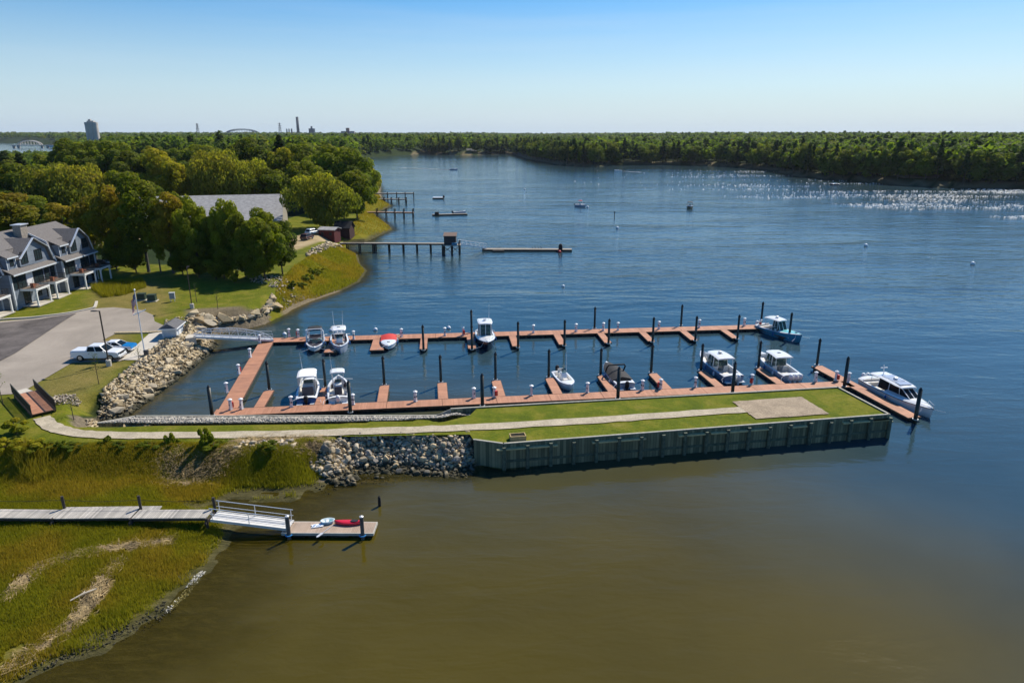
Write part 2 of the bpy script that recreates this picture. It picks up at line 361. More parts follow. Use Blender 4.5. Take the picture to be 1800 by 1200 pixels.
ground = mesh_np('ground', gv, grid_faces(nx, ny), M_ground, dict(lawn=np.clip(inl, 0, 1).ravel(), dry=(dry*lawn).ravel(), marsh=marsh.ravel(), mud=np.clip(mudb, 0, 1).ravel(),
    wrack=wrack.ravel(), sand=beach.ravel(), dirt=dirt.ravel(), rock=rockz.ravel()), smooth=True)
tag(ground, kind='structure')

# ------------------------------------------------------------ water
def water_mat():
    m, n, l, b = nt('water')
    g = n.new('ShaderNodeNewGeometry'); pos = g.outputs['Position']
    A = lambda k: (lambda a: (setattr(a, 'attribute_name', k), a.outputs['Fac'])[1])(n.new('ShaderNodeAttribute'))
    silt = A('silt'); shal = A('shallow'); chop = A('chop')
    cloud = noise(n, l, pos, 0.06, 4, 0.55, 0.3)
    brown = ramp(n, l, cloud, [(0.3, (0.060, 0.046, 0.003)), (0.7, (0.080, 0.061, 0.006))])
    deep = ramp(n, l, cloud, [(0.3, (0.026, 0.054, 0.068)), (0.7, (0.038, 0.072, 0.088))])
    l.new(mix(n, l, silt, deep, brown), b.inputs['Base Color'])
    b.inputs['Roughness'].default_value = 0.07; b.inputs['IOR'].default_value = 1.333
    def wave(scale, stretch, rot, det=3, dist=0.0):
        mp = n.new('ShaderNodeMapping'); mp.inputs['Rotation'].default_value = (0, 0, rot); mp.inputs['Scale'].default_value = (stretch, 1, 1)
        l.new(pos, mp.inputs[0]); return noise(n, l, mp.outputs[0], scale, det, 0.55, dist)
    w1 = wave(0.42, 0.35, R(-10), 3, 0.4); w2 = wave(1.5, 0.5, R(12), 3, 0.3); w3 = wave(0.09, 0.3, R(-4), 2, 0.6); w4 = wave(5.0, 0.7, R(30), 2)
    hsum = mth(n, l, 'ADD', mth(n, l, 'MULTIPLY', w1, 0.34), mth(n, l, 'MULTIPLY', w2, 0.075))
    hsum = mth(n, l, 'ADD', hsum, mth(n, l, 'MULTIPLY', w3, 0.6))
    hsum = mth(n, l, 'ADD', hsum, mth(n, l, 'MULTIPLY', w4, 0.022))
    w5 = wave(1.3, 0.6, R(-6), 4, 0.5)
    rough = mth(n, l, 'MULTIPLY', w5, mth(n, l, 'MULTIPLY', chop, 0.35))
    amp = ramp(n, l, wave(0.03, 0.35, R(-8), 3, 0.8), [(0.36, (0.6, 0.6, 0.6)), (0.64, (1.1, 1.1, 1.1))])
    hs = mth(n, l, 'MULTIPLY', mth(n, l, 'MULTIPLY', hsum, amp), A('calm'))
    hs = mth(n, l, 'ADD', hs, rough)
    bp = n.new('ShaderNodeBump'); bp.inputs['Strength'].default_value = 1.0; bp.inputs['Distance'].default_value = 1.0
    l.new(hs, bp.inputs['Height']); l.new(bp.outputs[0], b.inputs['Normal'])
    tr = n.new('ShaderNodeBsdfTransparent'); tr.inputs[0].default_value = (0.72, 0.68, 0.45, 1)
    mx = n.new('ShaderNodeMixShader'); out = n['Material Output']
    l.new(shal, mx.inputs[0]); l.new(b.outputs[0], mx.inputs[1]); l.new(tr.outputs[0], mx.inputs[2]); l.new(mx.outputs[0], out.inputs[0])
    return m
M_water = water_mat()
wx = axis(-92, 60, 0.8, -9000, 9000, 1.05); wy = axis(28, 140, 0.7, -60, 12000, 1.03)
WX, WY = np.meshgrid(wx, wy)
WZ, WS, _ = height(WX, WY)
shal = np.clip(0.85*sstep(0.70, 0.0, -WZ), 0, 1)
shal = np.where((WS > 0) & (WZ > -0.3), 0.85, shal)
siltd = sdist(WX, WY, PP([(-900, 2500), (-900, 700), (850, 700), (850, 780), (1250, 770), (1420, 840), (1650, 930), (2100, 1050), (2900, 2300)]))
silt = sstep(-16, 20, siltd+9*(fbm(WX/16+2, WY/9+5, 3)-0.5))
silt = silt*(1-0.0*WX)
# the strips of chop out in the river where the current runs
ang = np.degrees(np.arctan2(WX, WY)); dist = np.hypot(WX, WY)
chop_poly = PP([(1000, 297), (1350, 300), (1560, 324), (1800, 334), (2600, 345), (2600, 395), (1800, 384), (1600, 372), (1400, 352), (1200, 340), (1000, 318)])
ch = sstep(-25, 15, sdist(WX, WY, chop_poly))*(0.35+0.65*sstep(50, 420, WX))*(0.25+0.75*sstep(0.36, 0.56, fbm(WX/90+3, WY/16+7, 3)))
calm = np.where(WY > 66, 0.40+0.55*sstep(104, 150, WY), 0.34-0.20*sstep(10, 30, WX)*sstep(62, 50, WY))
calm = np.minimum(calm, 1.0)
calm = calm*(1-0.35*sstep(200, 700, WY))
water = mesh_np('water', np.stack([WX.ravel(), WY.ravel(), 0*WX.ravel()], 1), grid_faces(len(wx), len(wy)), M_water,
                dict(silt=silt.ravel(), shallow=shal.ravel(), chop=ch.ravel(), calm=calm.ravel()), smooth=True)
tag(water, kind='structure')
# ------------------------------------------------------------ marina: floating docks, piles, pedestals
HAZE = 0.00003
DZ = 0.5
def plank_mat(name, c1, c2, width=0.14, axis='Y', rough=0.75):
    m, n, l, b = nt(name)
    tc = n.new('ShaderNodeTexCoord'); sx = n.new('ShaderNodeSeparateXYZ'); l.new(tc.outputs['Object'], sx.inputs[0])
    u = mth(n, l, 'MULTIPLY', sx.outputs[axis], 1.0/width)
    fr = mth(n, l, 'FRACT', u); fl = mth(n, l, 'FLOOR', u)
    wnz = n.new('ShaderNodeTexWhiteNoise'); wnz.noise_dimensions = '1D'; l.new(fl, wnz.inputs['W'])
    c = ramp(n, l, wnz.outputs[0], [(0, c1), (1, c2)])
    stain = noise(n, l, tc.outputs['Object'], 0.7, 5, 0.6)
    c = mix(n, l, 1.0, c, ramp(n, l, stain, [(0.3, (0.8, 0.8, 0.82)), (0.7, (1.15, 1.13, 1.1))]), 'MULTIPLY')
    gap = mth(n, l, 'LESS_THAN', fr, 0.08)
    c = mix(n, l, gap, c, (c1[0]*0.35, c1[1]*0.35, c1[2]*0.35))
    l.new(c, b.inputs['Base Color']); b.inputs['Roughness'].default_value = rough
    return m
M_deck = plank_mat('composite_deck', (0.39, 0.175, 0.095), (0.48, 0.23, 0.135), 0.14, 'X')
M_side = mat('dock_fascia', (0.10, 0.055, 0.035), 0.8, var=0.3)
M_float = mat('black_float', (0.012, 0.012, 0.013), 0.6, var=0.3)
M_pile = mat('black_pile', (0.012, 0.017, 0.014), 0.45, var=0.35, scale=2.0, col2=(0.022, 0.028, 0.018))
M_pilecap = mat('pile_cap', (0.012, 0.012, 0.012), 0.5)
M_white = mat('white_plastic', (0.80, 0.80, 0.80), 0.35, var=0.04)
M_galv = mat('galvanised', (0.62, 0.63, 0.64), 0.4, 0.3, var=0.1)
M_alu = mat('aluminium', (0.66, 0.68, 0.70), 0.38, 0.25, var=0.06)
M_red = mat('red_paint', (0.50, 0.022, 0.02), 0.4, var=0.1)
M_dark = mat('dark_metal', (0.02, 0.02, 0.02), 0.5, var=0.2)
def obox(a, b, width, z0, z1):
    """box from a to b, local frame: x along"""
    return None
def dock_run(name, label, a, b, width, section=None, group=None, z=DZ):
    a, b = Vector((a[0], a[1])), Vector((b[0], b[1])); d = b-a; Ln = d.length; rz = math.atan2(d.y, d.x)
    t = empty(name, (a.x, a.y, 0), rz, label, 'dock', group)
    n = max(1, round(Ln/(section or Ln))); s = Ln/n
    for i in range(n):
        m = MB(); m.box(((i+.5)*s, 0, z-0.035), (s-0.05, width, 0.07)); m.build('deck_section', M_deck, t)
    m = MB()
    for sg in (-1, 1): m.box((Ln/2, sg*(width/2+0.03), z-0.11), (Ln, 0.06, 0.2))
    for x in (-0.03, Ln+0.03): m.box((x, 0, z-0.11), (0.06, width+0.12, 0.2))
    m.build('fascia', M_side, t)
    nf = max(1, int(Ln/2.6)); m = MB()
    for i in range(nf):
        c = (i+.5)*Ln/nf; m.box((c, 0, 0.02), (Ln/nf*0.82, width*0.92, 0.62))
    m.build('float', M_float, t)
    return t
# axis of each run, surveyed at deck level
F0, F1 = P2(391, 724.5, DZ), P2(1489, 674.5, DZ)
fu = (F1-F0).normalized(); fv = Vector((-fu.y, fu.x))
B0, B1 = P2(462, 598, DZ), P2(1332, 574, DZ)
bu = (B1-B0).normalized(); bv = Vector((-bu.y, bu.x))
dock_run('floating_dock', 'long red brown floating dock beside the grassy peninsula, carrying the nearer row of fingers', F0-fu*0.9, F1+fu*0.5, 2.0, 6.3)
dock_run('floating_dock', 'long outer floating dock on the river side with the far row of finger docks', B0, B1, 2.3, 6.3)
S0 = F0+fv*1.06+fu*0.35; S1 = B0-bv*1.21+bu*0.75
dock_run('floating_dock', 'short cross dock on the left joining the near and far floating docks', S0, S1, 2.0, 5.0)
_tA, _tB = P2(1436, 643, DZ), P2(1607, 733, DZ)
_c = _tA+(_tB-_tA)*0.36
dock_run('floating_dock', 'outermost floating dock across the end of the peninsula, beside the big cabin boat', _tA, _tB, 1.5, 5.0)
def guss(a, d, w, l_, z=DZ):
    pass
ORD = ['first', 'second', 'third', 'fourth', 'fifth', 'sixth', 'seventh', 'eighth', 'ninth', 'tenth', 'eleventh', 'twelfth', 'thirteenth', 'fourteenth', 'fifteenth', 'sixteenth', 'seventeenth', 'eighteenth', 'nineteenth', 'twentieth',
       'twenty first', 'twenty second', 'twenty third', 'twenty fourth', 'twenty fifth', 'twenty sixth', 'twenty seventh', 'twenty eighth', 'twenty ninth', 'thirtieth']
def proj(p, a, u): return a+u*((p-a).dot(u))
back_ends = [((580, 619), 1.7), ((662, 615), 1.9), ((744, 613), 1.0), ((830, 612), 1.1), ((907, 608), 1.0), ((989, 605), 1.0), ((1069, 602), 1.0), ((1145, 599), 1.0), ((1220, 597), 1.0), ((1293, 594), 1.0), ((1383, 592), 1.0)]
front_ends = [((473, 686), 1.1), ((573, 681), 1.1), ((676, 677), 1.1), ((777, 672.5), 1.1), ((872, 668.5), 1.1), ((966, 664), 1.1), ((1057, 660), 1.1), ((1147, 656), 1.1), ((1233, 652), 1.1), ((1334, 647), 1.1)]
for row, ends, A0, U, side in (('far row', back_ends, B0-bv*1.21, bu, -1), ('near row', front_ends, F0+fv*1.06, fu, 1)):
    for i, (e, w) in enumerate(ends):
        q = P2(*e, DZ); foot = proj(q, A0, U)
        if row == 'far row' and i == 10: foot = B1-bv*0.6; 
        lb = 'finger dock, %s from the left in the %s' % (ORD[i], row)
        if i == 10: lb = 'finger dock at the right end of the far row beside the turquoise boat'
        dock_run('finger_dock', lb, foot, q, w, None, 'finger docks of the marina')
# piles with pointed caps and hoops
def make_pile(h):
    t = empty('pile', (0, 0, 0)); m = MB(); m.lathe((0, 0, -2.0), [(0.17, 0), (0.17, h+2.0)], 12); m.build('post', M_pile, t, True)
    m = MB(); m.lathe((0, 0, h), [(0.20, -0.12), (0.20, 0.02), (0.03, 0.30)], 12); m.build('cap', M_pilecap, t)
    m = MB()
    for k in range(12):
        a0, a1 = 2*math.pi*k/12, 2*math.pi*(k+1)/12
        m.bar((0.27*math.cos(a0), 0.27*math.sin(a0), DZ-0.02), (0.27*math.cos(a1), 0.27*math.sin(a1), DZ-0.02), 0.06, 0.09)
    m.build('hoop', M_galv, t); return t
pileS = make_pile(3.9); first = True
def pile(px, py, top, label, wide=1.0):
    global first
    p = P2(px, py, DZ)
    # height from where its top shows
    v = (top-600)/FPX; Z = (p.y*math.cos(PITCH)); h = H-(p.y*math.tan(PITCH+math.atan(v)))
    s = (h)/3.9
    o = pileS if first else copy_tree(pileS)
    first = False
    o.location = (p.x, p.y, 0); o.rotation_euler = (0, 0, px*0.37)
    for c in o.children:
        if c.name.startswith('post'): c.scale = (wide, wide, (h+2)/(3.9+2)); c.location = (0, 0, -2+2*(h+2)/5.9)
        elif c.name.startswith('cap'): c.location = (0, 0, h-3.9)
    return tag(o, label, 'pile', 'black piles of the marina')
for i, (x, y, t) in enumerate([(744.5, 614.5, 574), (829.7, 613.5, 574), (910.5, 610, 568), (992, 607, 565), (1069.6, 603, 563), (1147, 600.5, 560), (1222, 598, 558), (1296, 595, 556), (1387, 593, 552)]):
    pile(x, y, t, 'black pile at the tip of the %s finger dock of the far row' % ORD[i+2])
for i, (x, y, t) in enumerate([(829, 584, 547), (1045, 576, 542), (1197, 571, 538), (1337, 574, 533)]):
    pile(x, y, t, 'tall black pile behind the outer dock, %s of four from the left' % ORD[i])
for i, (x, y, t) in enumerate([(473.5, 684, 638), (572, 679, 634), (675.5, 675, 629), (775, 670.5, 627), (871, 666.5, 622), (964.5, 662, 617), (1055.5, 658, 615), (1144.5, 654, 608), (1232, 650, 607), (1333, 645, 602), (1436, 640.5, 598)]):
    pile(x, y, t, 'black pile at the tip of the %s finger dock of the near row' % ORD[i] if i < 10 else 'black pile at the inner tip of the outermost dock, right of the near row')
for i, (x, y, t) in enumerate([(373, 729, 681), (616, 723.5, 672), (848, 712.5, 660), (1086, 699.5, 648), (1287.5, 689, 639), (1484, 678, 630), (1609, 736, 685)]):
    lb = 'thick black pile between the near dock and the bank, %s from the left' % ORD[i]
    if i == 5: lb = 'thick black pile where the near dock meets the outermost dock'
    if i == 6: lb = 'thick black pile at the bow of the big cabin boat'
    pile(x, y, t, lb, 1.2)
# power pedestals
def make_pedestal(red):
    t = empty('power_pedestal'); m = MB(); m.box((0, 0, 0.04), (0.34, 0.34, 0.08)); m.build('base', M_galv, t)
    m = MB(); m.box((0, 0, 0.48), (0.26, 0.26, 0.82), taper=0.85); m.build('body', M_white, t)
    m = MB()
    for s in (-1, 1): m.box((s*0.06, -0.125, 0.55), (0.08, 0.04, 0.14)); m.box((s*0.125, 0, 0.5), (0.04, 0.12, 0.12))
    m.build('socket', M_dark, t)
    m = MB(); m.lathe((0, 0, 0.93), [(0.12, -0.06), (0.12, 0.06)], 10); m.build('lens', mat('lens', (0.55, 0.6, 0.65), 0.2), t)
    m = MB(); m.lathe((0, 0, 1.0), [(0.24, 0), (0.22, 0.05), (0.05, 0.14)], 12); m.build('hood', M_white, t)
    if red:
        m = MB(); m.box((-0.22, -0.05, 0.45), (0.22, 0.26, 0.5)); m.build('fire_box', M_red, t)
    return t
pedW, pedR = make_pedestal(False), make_pedestal(True); used = {}
def pedestal(px, py, red, label):
    src = pedR if red else pedW; p = P2(px, py, DZ)
    o = src if id(src) not in used else copy_tree(src); used[id(src)] = 1
    o.location = (p.x, p.y, DZ); o.rotation_euler = (0, 0, R(6)+px*0.01); o.scale = (1.12, 1.12, 1.2)
    tag(o, label, 'power pedestal', 'white power pedestals along the docks')
for i, (x, y) in enumerate([(508.5, 592), (540.5, 594), (622, 596), (706, 592), (782, 590), (937.5, 585), (1012.5, 583), (1086, 580.5), (1158, 578.5), (1229, 575.5), (1308, 572.5)]):
    pedestal(x, y, 0, 'white power pedestal on the far dock, %s from the left' % ORD[i])
for i, (x, y) in enumerate([(524.5, 593), (814, 589), (1060.5, 581), (1336, 575)]):
    pedestal(x, y, 1, 'pedestal with red box on the far dock, %s from the left' % ORD[i])
for i, (x, y) in enumerate([(457, 603), (440, 628), (399, 690)]):
    pedestal(x, y, 0, 'white power pedestal on the cross dock, %s from the gangway' % ORD[i])
pedestal(420, 657, 1, 'pedestal with red box on the left edge of the cross dock')
pedestal(406, 720, 1, 'pedestal with red box at the corner of near and cross docks')
for i, (x, y) in enumerate([(368, 727), (425, 719), (512.5, 715), (621, 711), (730.5, 705.5), (833, 699.5), (934, 695), (1032.5, 690), (1129, 685.5), (1222, 680), (1433, 670.5), (1491, 672)][1:]):
    pedestal(x, y, 0, 'white power pedestal on the near dock, %s from the left' % ORD[i])
for i, (x, y) in enumerate([(869, 698), (1161, 683.5), (1321, 675), (1469, 669)]):
    pedestal(x, y, 1, 'pedestal with red box on the near dock, %s from the left' % ORD[i])

# ------------------------------------------------------------ boats
M_gel = mat('white_gelcoat', (0.80, 0.80, 0.79), 0.22, var=0.03, coat=0.4)
M_floorb = mat('boat_floor', (0.55, 0.53, 0.49), 0.6, var=0.1)
M_black = mat('black_canvas', (0.012, 0.012, 0.014), 0.8, var=0.2, bump=0.2, bscale=3)
M_canvas_w = mat('white_canvas', (0.78, 0.78, 0.77), 0.75, var=0.05, bump=0.25, bscale=2)
M_navy = mat('navy_gelcoat', (0.008, 0.012, 0.03), 0.15, var=0.1, coat=0.5)
M_hullblue = mat('blue_gelcoat', (0.02, 0.12, 0.34), 0.2, var=0.08, coat=0.4)
M_slate = mat('slate_gelcoat', (0.16, 0.22, 0.33), 0.2, var=0.06, coat=0.4)
M_grey = mat('grey_gelcoat', (0.40, 0.44, 0.52), 0.2, var=0.05, coat=0.4)
M_turq = mat('turquoise_gelcoat', (0.20, 0.58, 0.60), 0.2, var=0.04, coat=0.4)
M_seat = mat('boat_seat', (0.66, 0.63, 0.58), 0.6, var=0.06)
M_seatd = mat('dark_seat', (0.05, 0.045, 0.06), 0.6, var=0.2)
M_redc = mat('red_canvas', (0.55, 0.03, 0.02), 0.75, var=0.08, bump=0.2, bscale=3)
M_teak = mat('tan_deck', (0.30, 0.20, 0.12), 0.7, var=0.15)
def glass_mat(name, c, tr=0.35):
    m, n, l, b = nt(name); b.inputs['Base Color'].default_value = (*c, 1); b.inputs['Roughness'].default_value = 0.03
    b.inputs['Transmission Weight'].default_value = tr; b.inputs['IOR'].default_value = 1.2
    return m
M_glass = glass_mat('tinted_glass', (0.06, 0.12, 0.13), 0.5)
M_dglass = glass_mat('dark_glass', (0.012, 0.018, 0.022), 0.0)
def hullshape(Ln, B, h0, h1, blunt=0.5, n=14):
    st = []
    for i in range(n+1):
        t = i/n; x = -Ln/2+Ln*t
        f = 0.90+0.10*min(t/0.3, 1) if t < 0.45 else max(0.0, 1-((t-0.45)/0.55)**(1.9+blunt))
        b = B/2*f; h = h0+(h1-h0)*t**1.8
        st.append((x, b, h, t))
    return st
def boat(name, label, px1, px2, B, **k):
    """px1 the stern and px2 the bow, as waterline points in the photograph"""
    a, b_ = P(*px1, 0.25), P(*px2, 0.25); d = b_-a; Ln = k.get('L') or d.to_2d().length; c = (a+b_)/2
    if k.get('L'): c = a+d.normalized()*Ln/2
    t = empty(name, (c.x, c.y, 0), math.atan2(d.y, d.x), label, 'boat', k.get('group'))
    h0, h1 = k.get('h0', 0.75), k.get('h1', 1.15); st = hullshape(Ln, B, h0, h1, k.get('blunt', 0.5)); S = st
    hm = k.get('hull', M_gel); fl = k.get('floor', 0.38)
    # outer skin: keel, chine, flare, rub rail
    m = MB(); n = len(st); sec = []
    for x, b, h, tt in st:
        dr = max(0, (tt-0.8)/0.2)**2
        sec.append([(x-0.3*dr, 0, -0.45+0.5*dr), (x-0.25*dr, b*0.86*(1-0.35*dr), -0.02+0.1*dr), (x-0.12*dr, b*0.95*(1-0.1*dr), h*0.5), (x, b, h)])
    for sg in (1, -1):
        vs = [(p[0], p[1]*sg, p[2]) for s_ in sec for p in s_]
        fs = []
        for i in range(n-1):
            for j in range(3):
                q = (i*4+j, (i+1)*4+j, (i+1)*4+j+1, i*4+j+1); fs.append(q if sg < 0 else q[::-1])
        m.add(vs, fs, 0)
    s0 = sec[0]; m.add([s0[0], s0[1], s0[2], s0[3], (s0[3][0], -s0[3][1], s0[3][2]), (s0[2][0], -s0[2][1], s0[2][2]), (s0[1][0], -s0[1][1], s0[1][2])], [(0, 1, 2, 3, 4, 5, 6)], 0)
    o = m.build('hull', hm, t, True); 
    md = o.modifiers.new('edge', 'EDGE_SPLIT'); md.split_angle = R(40)
    # gunwale + liner
    gw = k.get('gw', 0.20); fd = k.get('foredeck', 0.72)       # foredeck starts at this share of the length
    m = MB()
    def ring(i, open_):
        x, b, h, tt = st[i]; bi = max(b-gw, 0.0)
        if open_ and bi > 0.05: return [(x, b, h), (x, bi, h+0.02), (x, max(bi-0.05, 0), fl), (x, 0, fl), (x, -max(bi-0.05, 0), fl), (x, -bi, h+0.02), (x, -b, h)]
        cr = k.get('crown', 0.12)*min(1, b/(B/2)+0.2)
        return [(x, b, h), (x, bi, h+0.04+cr*.3), (x, bi*0.6, h+0.04+cr*.8), (x, 0, h+0.04+cr), (x, -bi*0.6, h+0.04+cr*.8), (x, -bi, h+0.04+cr*.3), (x, -b, h)]
    cut = k.get('aft', 0.06)
    dk = MB(); da_ = MB()
    for i in range(n-1):
        tmid = (st[i][3]+st[i+1][3])/2; op = cut < tmid < fd
        r0, r1 = ring(i, op), ring(i+1, op)
        for j in range(6):
            (m if (j in (0, 5) or op) else (dk if tmid > .5 else da_)).add([r0[j], r1[j], r1[j+1], r0[j+1]], [(0, 1, 2, 3)], 1 if (j in (2, 3) and op) else 0)
        # bulkheads
        if i > 0:
            pm = (st[i-1][3]+st[i][3])/2; opp = cut < pm < fd
            if opp != op:
                ra, rb = ring(i, True), ring(i, False); m.add(ra+rb, [(1, 2, 3, 4, 5, 12, 11, 10, 9, 8)], 0)
    m.build('liner', [k.get('gel', M_gel), k.get('floorm', M_floorb)], t)
    if da_.v and not k.get('bench'): da_.build('aft_deck', k.get('gel', M_gel), t)
    elif da_.v: da_.build('stern_deck', k.get('gel', M_gel), t)
    if dk.v: dk.build('foredeck', k.get('deckm', k.get('gel', M_gel)), t, True)
    m = MB()
    for sg in (1, -1): m.tube([(x+0.01, sg*(b+0.015), h-0.03) for x, b, h, _ in st], 0.035, 5)
    m.build('rub_rail', k.get('rail', M_grey), t)
    if k.get('stripe'):
        m = MB()
        for sg in (1, -1):
            vs = []
            for s_ in sec:
                p, q = s_[1], s_[2]
                for f in (0.05, 0.75): vs.append((p[0]+(q[0]-p[0])*f, (p[1]+(q[1]-p[1])*f+0.012)*sg, p[2]+(q[2]-p[2])*f))
            m.add(vs, [(2*i, 2*i+2, 2*i+3, 2*i+1) for i in range(n-1)], 0)
        m.build('hull_stripe', k['stripe'], t)
    X = lambda s: -Ln/2+Ln*s
    hb = lambda s: B/2*(1 if s < .45 else max(0, 1-((s-.45)/.55)**2.3))
    hh = lambda s: h0+(h1-h0)*s**1.8
    for i in range(k.get('motors', 0)):
        nm = k['motors']; y = (i-(nm-1)/2)*0.62; mm = k.get('motorm', M_black); mo = MB(); x0 = X(0)-0.45
        mo.lathe((x0, y, 0.55), [(0.15, 0), (0.24, 0.15), (0.27, 0.45), (0.24, 0.70), (0.12, 0.82)], 10)
        oo = mo.build('outboard_motor', mm, t, True); q = MB(); q.box((x0+0.02, y, 0.1), (0.22, 0.16, 1.0)); q.box((x0+0.3, y, 0.5), (0.34, 0.3, 0.28)); q.build('motor_leg', mm, oo)
    if k.get('platform'):
        for sg in (-1, 1): MB().box((X(0)-0.25, sg*B*0.30, 0.28), (0.55, B*0.28, 0.12)).build('swim_platform', k.get('gel', M_gel), t)
    if k.get('console'):
        cx = X(k['console']); m = MB(); w = k.get('cw', 0.85)
        m.add([(cx-0.5, -w/2, fl), (cx+0.65, -w/2, fl), (cx+0.65, w/2, fl), (cx-0.5, w/2, fl), (cx-0.45, -w/2, fl+0.95), (cx+0.3, -w/2*.9, fl+1.0), (cx+0.3, w/2*.9, fl+1.0), (cx-0.45, w/2, fl+0.95), (cx+0.62, -w/2*.85, fl+0.5), (cx+0.62, w/2*.85, fl+0.5)],
              [(0, 4, 7, 3), (4, 5, 6, 7), (5, 8, 9, 6), (8, 1, 2, 9), (0, 1, 8, 5, 4), (3, 7, 6, 9, 2)])
        cc = m.build('console', k.get('gel', M_gel), t)
        m = MB(); m.add([(cx+0.28, -w/2*.9, fl+0.98), (cx+0.28, w/2*.9, fl+0.98), (cx+0.02, w/2*.8, fl+1.5), (cx+0.02, -w/2*.8, fl+1.5)], [(0, 1, 2, 3)]); m.build('windscreen', M_glass, cc)
        m = MB(); m.box((cx-1.15, 0, fl+0.3), (0.45, w, 0.6)); m.box((cx-1.35, 0, fl+0.8), (0.1, w, 0.5)); m.build('seat', k.get('seatm', M_seat), t)
        m = MB(); m.box((cx+1.0, 0, fl+0.22), (0.55, w*.8, 0.44)); m.build('seat', k.get('seatm', M_seatd), t)
    if k.get('sideconsoles'):
        cx = X(k['sideconsoles']); w = hb(k['sideconsoles'])-0.15
        for sg in (-1, 1):
            m = MB(); m.box((cx, sg*(w*0.62), fl+0.45), (0.6, w*0.62, 0.9), taper=0.85); m.build('console', k.get('gel', M_gel), t)
        z = hh(k['sideconsoles'])+0.02; m = MB(); w2 = hb(k['sideconsoles']+0.06)-0.1
        m.add([(cx+0.9, -w2*.35, z), (cx+0.9, w2*.35, z), (cx+0.35, w2*.4, z+0.55), (cx+0.35, -w2*.4, z+0.55), (cx-0.1, w2*1.05, z), (cx-0.25, w2*.95, z+0.5), (cx-0.1, -w2*1.05, z), (cx-0.25, -w2*.95, z+0.5)],
              [(0, 1, 2, 3), (1, 4, 5, 2), (6, 0, 3, 7)]); m.build('windscreen', M_glass, t)
        m = MB(); m.tube([(cx-0.25, w2*.95, z+0.5), (cx+0.35, w2*.4, z+0.55), (cx+0.35, -w2*.4, z+0.55), (cx-0.25, -w2*.95, z+0.5)], 0.03, 5); m.build('windscreen_frame', M_alu, t)
        for sx, ln in ((cx-0.9, 0.5), (cx+1.3, 0.9)):
            for sg in (-1, 1): MB().box((sx, sg*w*0.58, fl+0.25), (ln, w*0.5, 0.5)).box((sx-ln/2, sg*w*0.58, fl+0.6), (0.12, w*0.5, 0.35)).build('seat', k.get('seatm', M_seat), t)
    if k.get('bench'):
        w = hb(0.12)-0.25; m = MB(); m.box((X(0.11), 0, fl+0.22), (0.5, 2*w, 0.44)); m.box((X(0.11)-0.25, 0, fl+0.55), (0.12, 2*w, 0.3)); m.build('bench_seat', k.get('seatm', M_seat), t)
    if k.get('bowseat'):
        m = MB(); s = k['bowseat']
        for sg in (-1, 1): m.bar((X(s), sg*(hb(s)-0.45), fl+0.25), (X(s+0.17), sg*max(hb(s+0.17)-0.5, 0.12), fl+0.3), 0.4, 0.5)
        m.build('bow_cushion', k.get('seatm', M_seat), t)
    if k.get('top'):
        s0_, s1_, w, z = k['top']; m = MB(); x0, x1 = X(s0_), X(s1_); q = []
        N = 7
        for i in range(N):
            u = i/(N-1); x = x0+(x1-x0)*u; ww = w/2*(1-0.18*max(0, (u-0.7)/0.3)**2); q.append((x, ww, z+0.10*math.sin(math.pi*u)))
        vs = []
        for x, ww, zz in q:
            for f in (-1, -0.8, 0, 0.8, 1): vs.append((x, ww*f, zz+(0.10 if abs(f) < .9 else 0.0)+(0.04 if f == 0 else 0)))
            for f in (-0.95, 0.95): vs.append((x, ww*f, zz-0.04))
        fs = []
        for i in range(N-1):
            o_ = i*7; p_ = (i+1)*7
            for j in range(4): fs.append((o_+j, p_+j, p_+j+1, o_+j+1))
            fs += [(o_+4, p_+4, p_+6, o_+6), (o_+5, p_+5, p_, o_), (o_+6, p_+6, p_+5, o_+5)]
        fs += [(0, 1, 2, 3, 4, 6, 5), tuple((N-1)*7+j for j in (5, 6, 4, 3, 2, 1, 0))]
        m.add(vs, fs); tp = m.build(k.get('topname', 'hardtop'), k.get('topm', M_gel), t)
        for xx, lean in ((x0+0.25, -0.05), (x1-0.35, 0.25)):
            for sg in (-1, 1): MB().tube([(xx, sg*w*0.42, z+0.02), (xx+lean, sg*min(w*0.42, k.get('pw', 9)), k.get('pz', fl+0.3))], 0.035, 6).build('frame_post', k.get('framem', M_alu), t)
        if k.get('radar'): MB().lathe((x0+(x1-x0)*.55, 0, z+0.2), [(0.09, 0), (0.09, 0.12), (0.26, 0.14), (0.26, 0.3), (0.05, 0.36)], 12).build('radar', M_gel, tp)
        if k.get('hatch'): MB().box((x0+(x1-x0)*.5, 0.0, z+0.225), (0.4, 0.45, 0.03)).build('hatch', M_dglass, tp)
    if k.get('cabin'):
        s0_, s1_, w, zt = k['cabin']; x0, x1 = X(s0_), X(s1_); zb = hh((s0_+s1_)/2)-0.05; r = k.get('rake', 0.7)
        m = MB(); w1, w2 = w/2, w/2*0.86
        m.add([(x0, -w1, zb), (x1+r, -w1*.75, zb), (x1+r, w1*.75, zb), (x0, w1, zb), (x0+.05, -w2, zt), (x1, -w2*.85, zt), (x1, w2*.85, zt), (x0+.05, w2, zt)],
              [(0, 1, 5, 4), (1, 2, 6, 5), (2, 3, 7, 6), (3, 0, 4, 7), (4, 5, 6, 7)]); m.build('cabin_window', k.get('cabglass', M_dglass), t)
        m = MB()
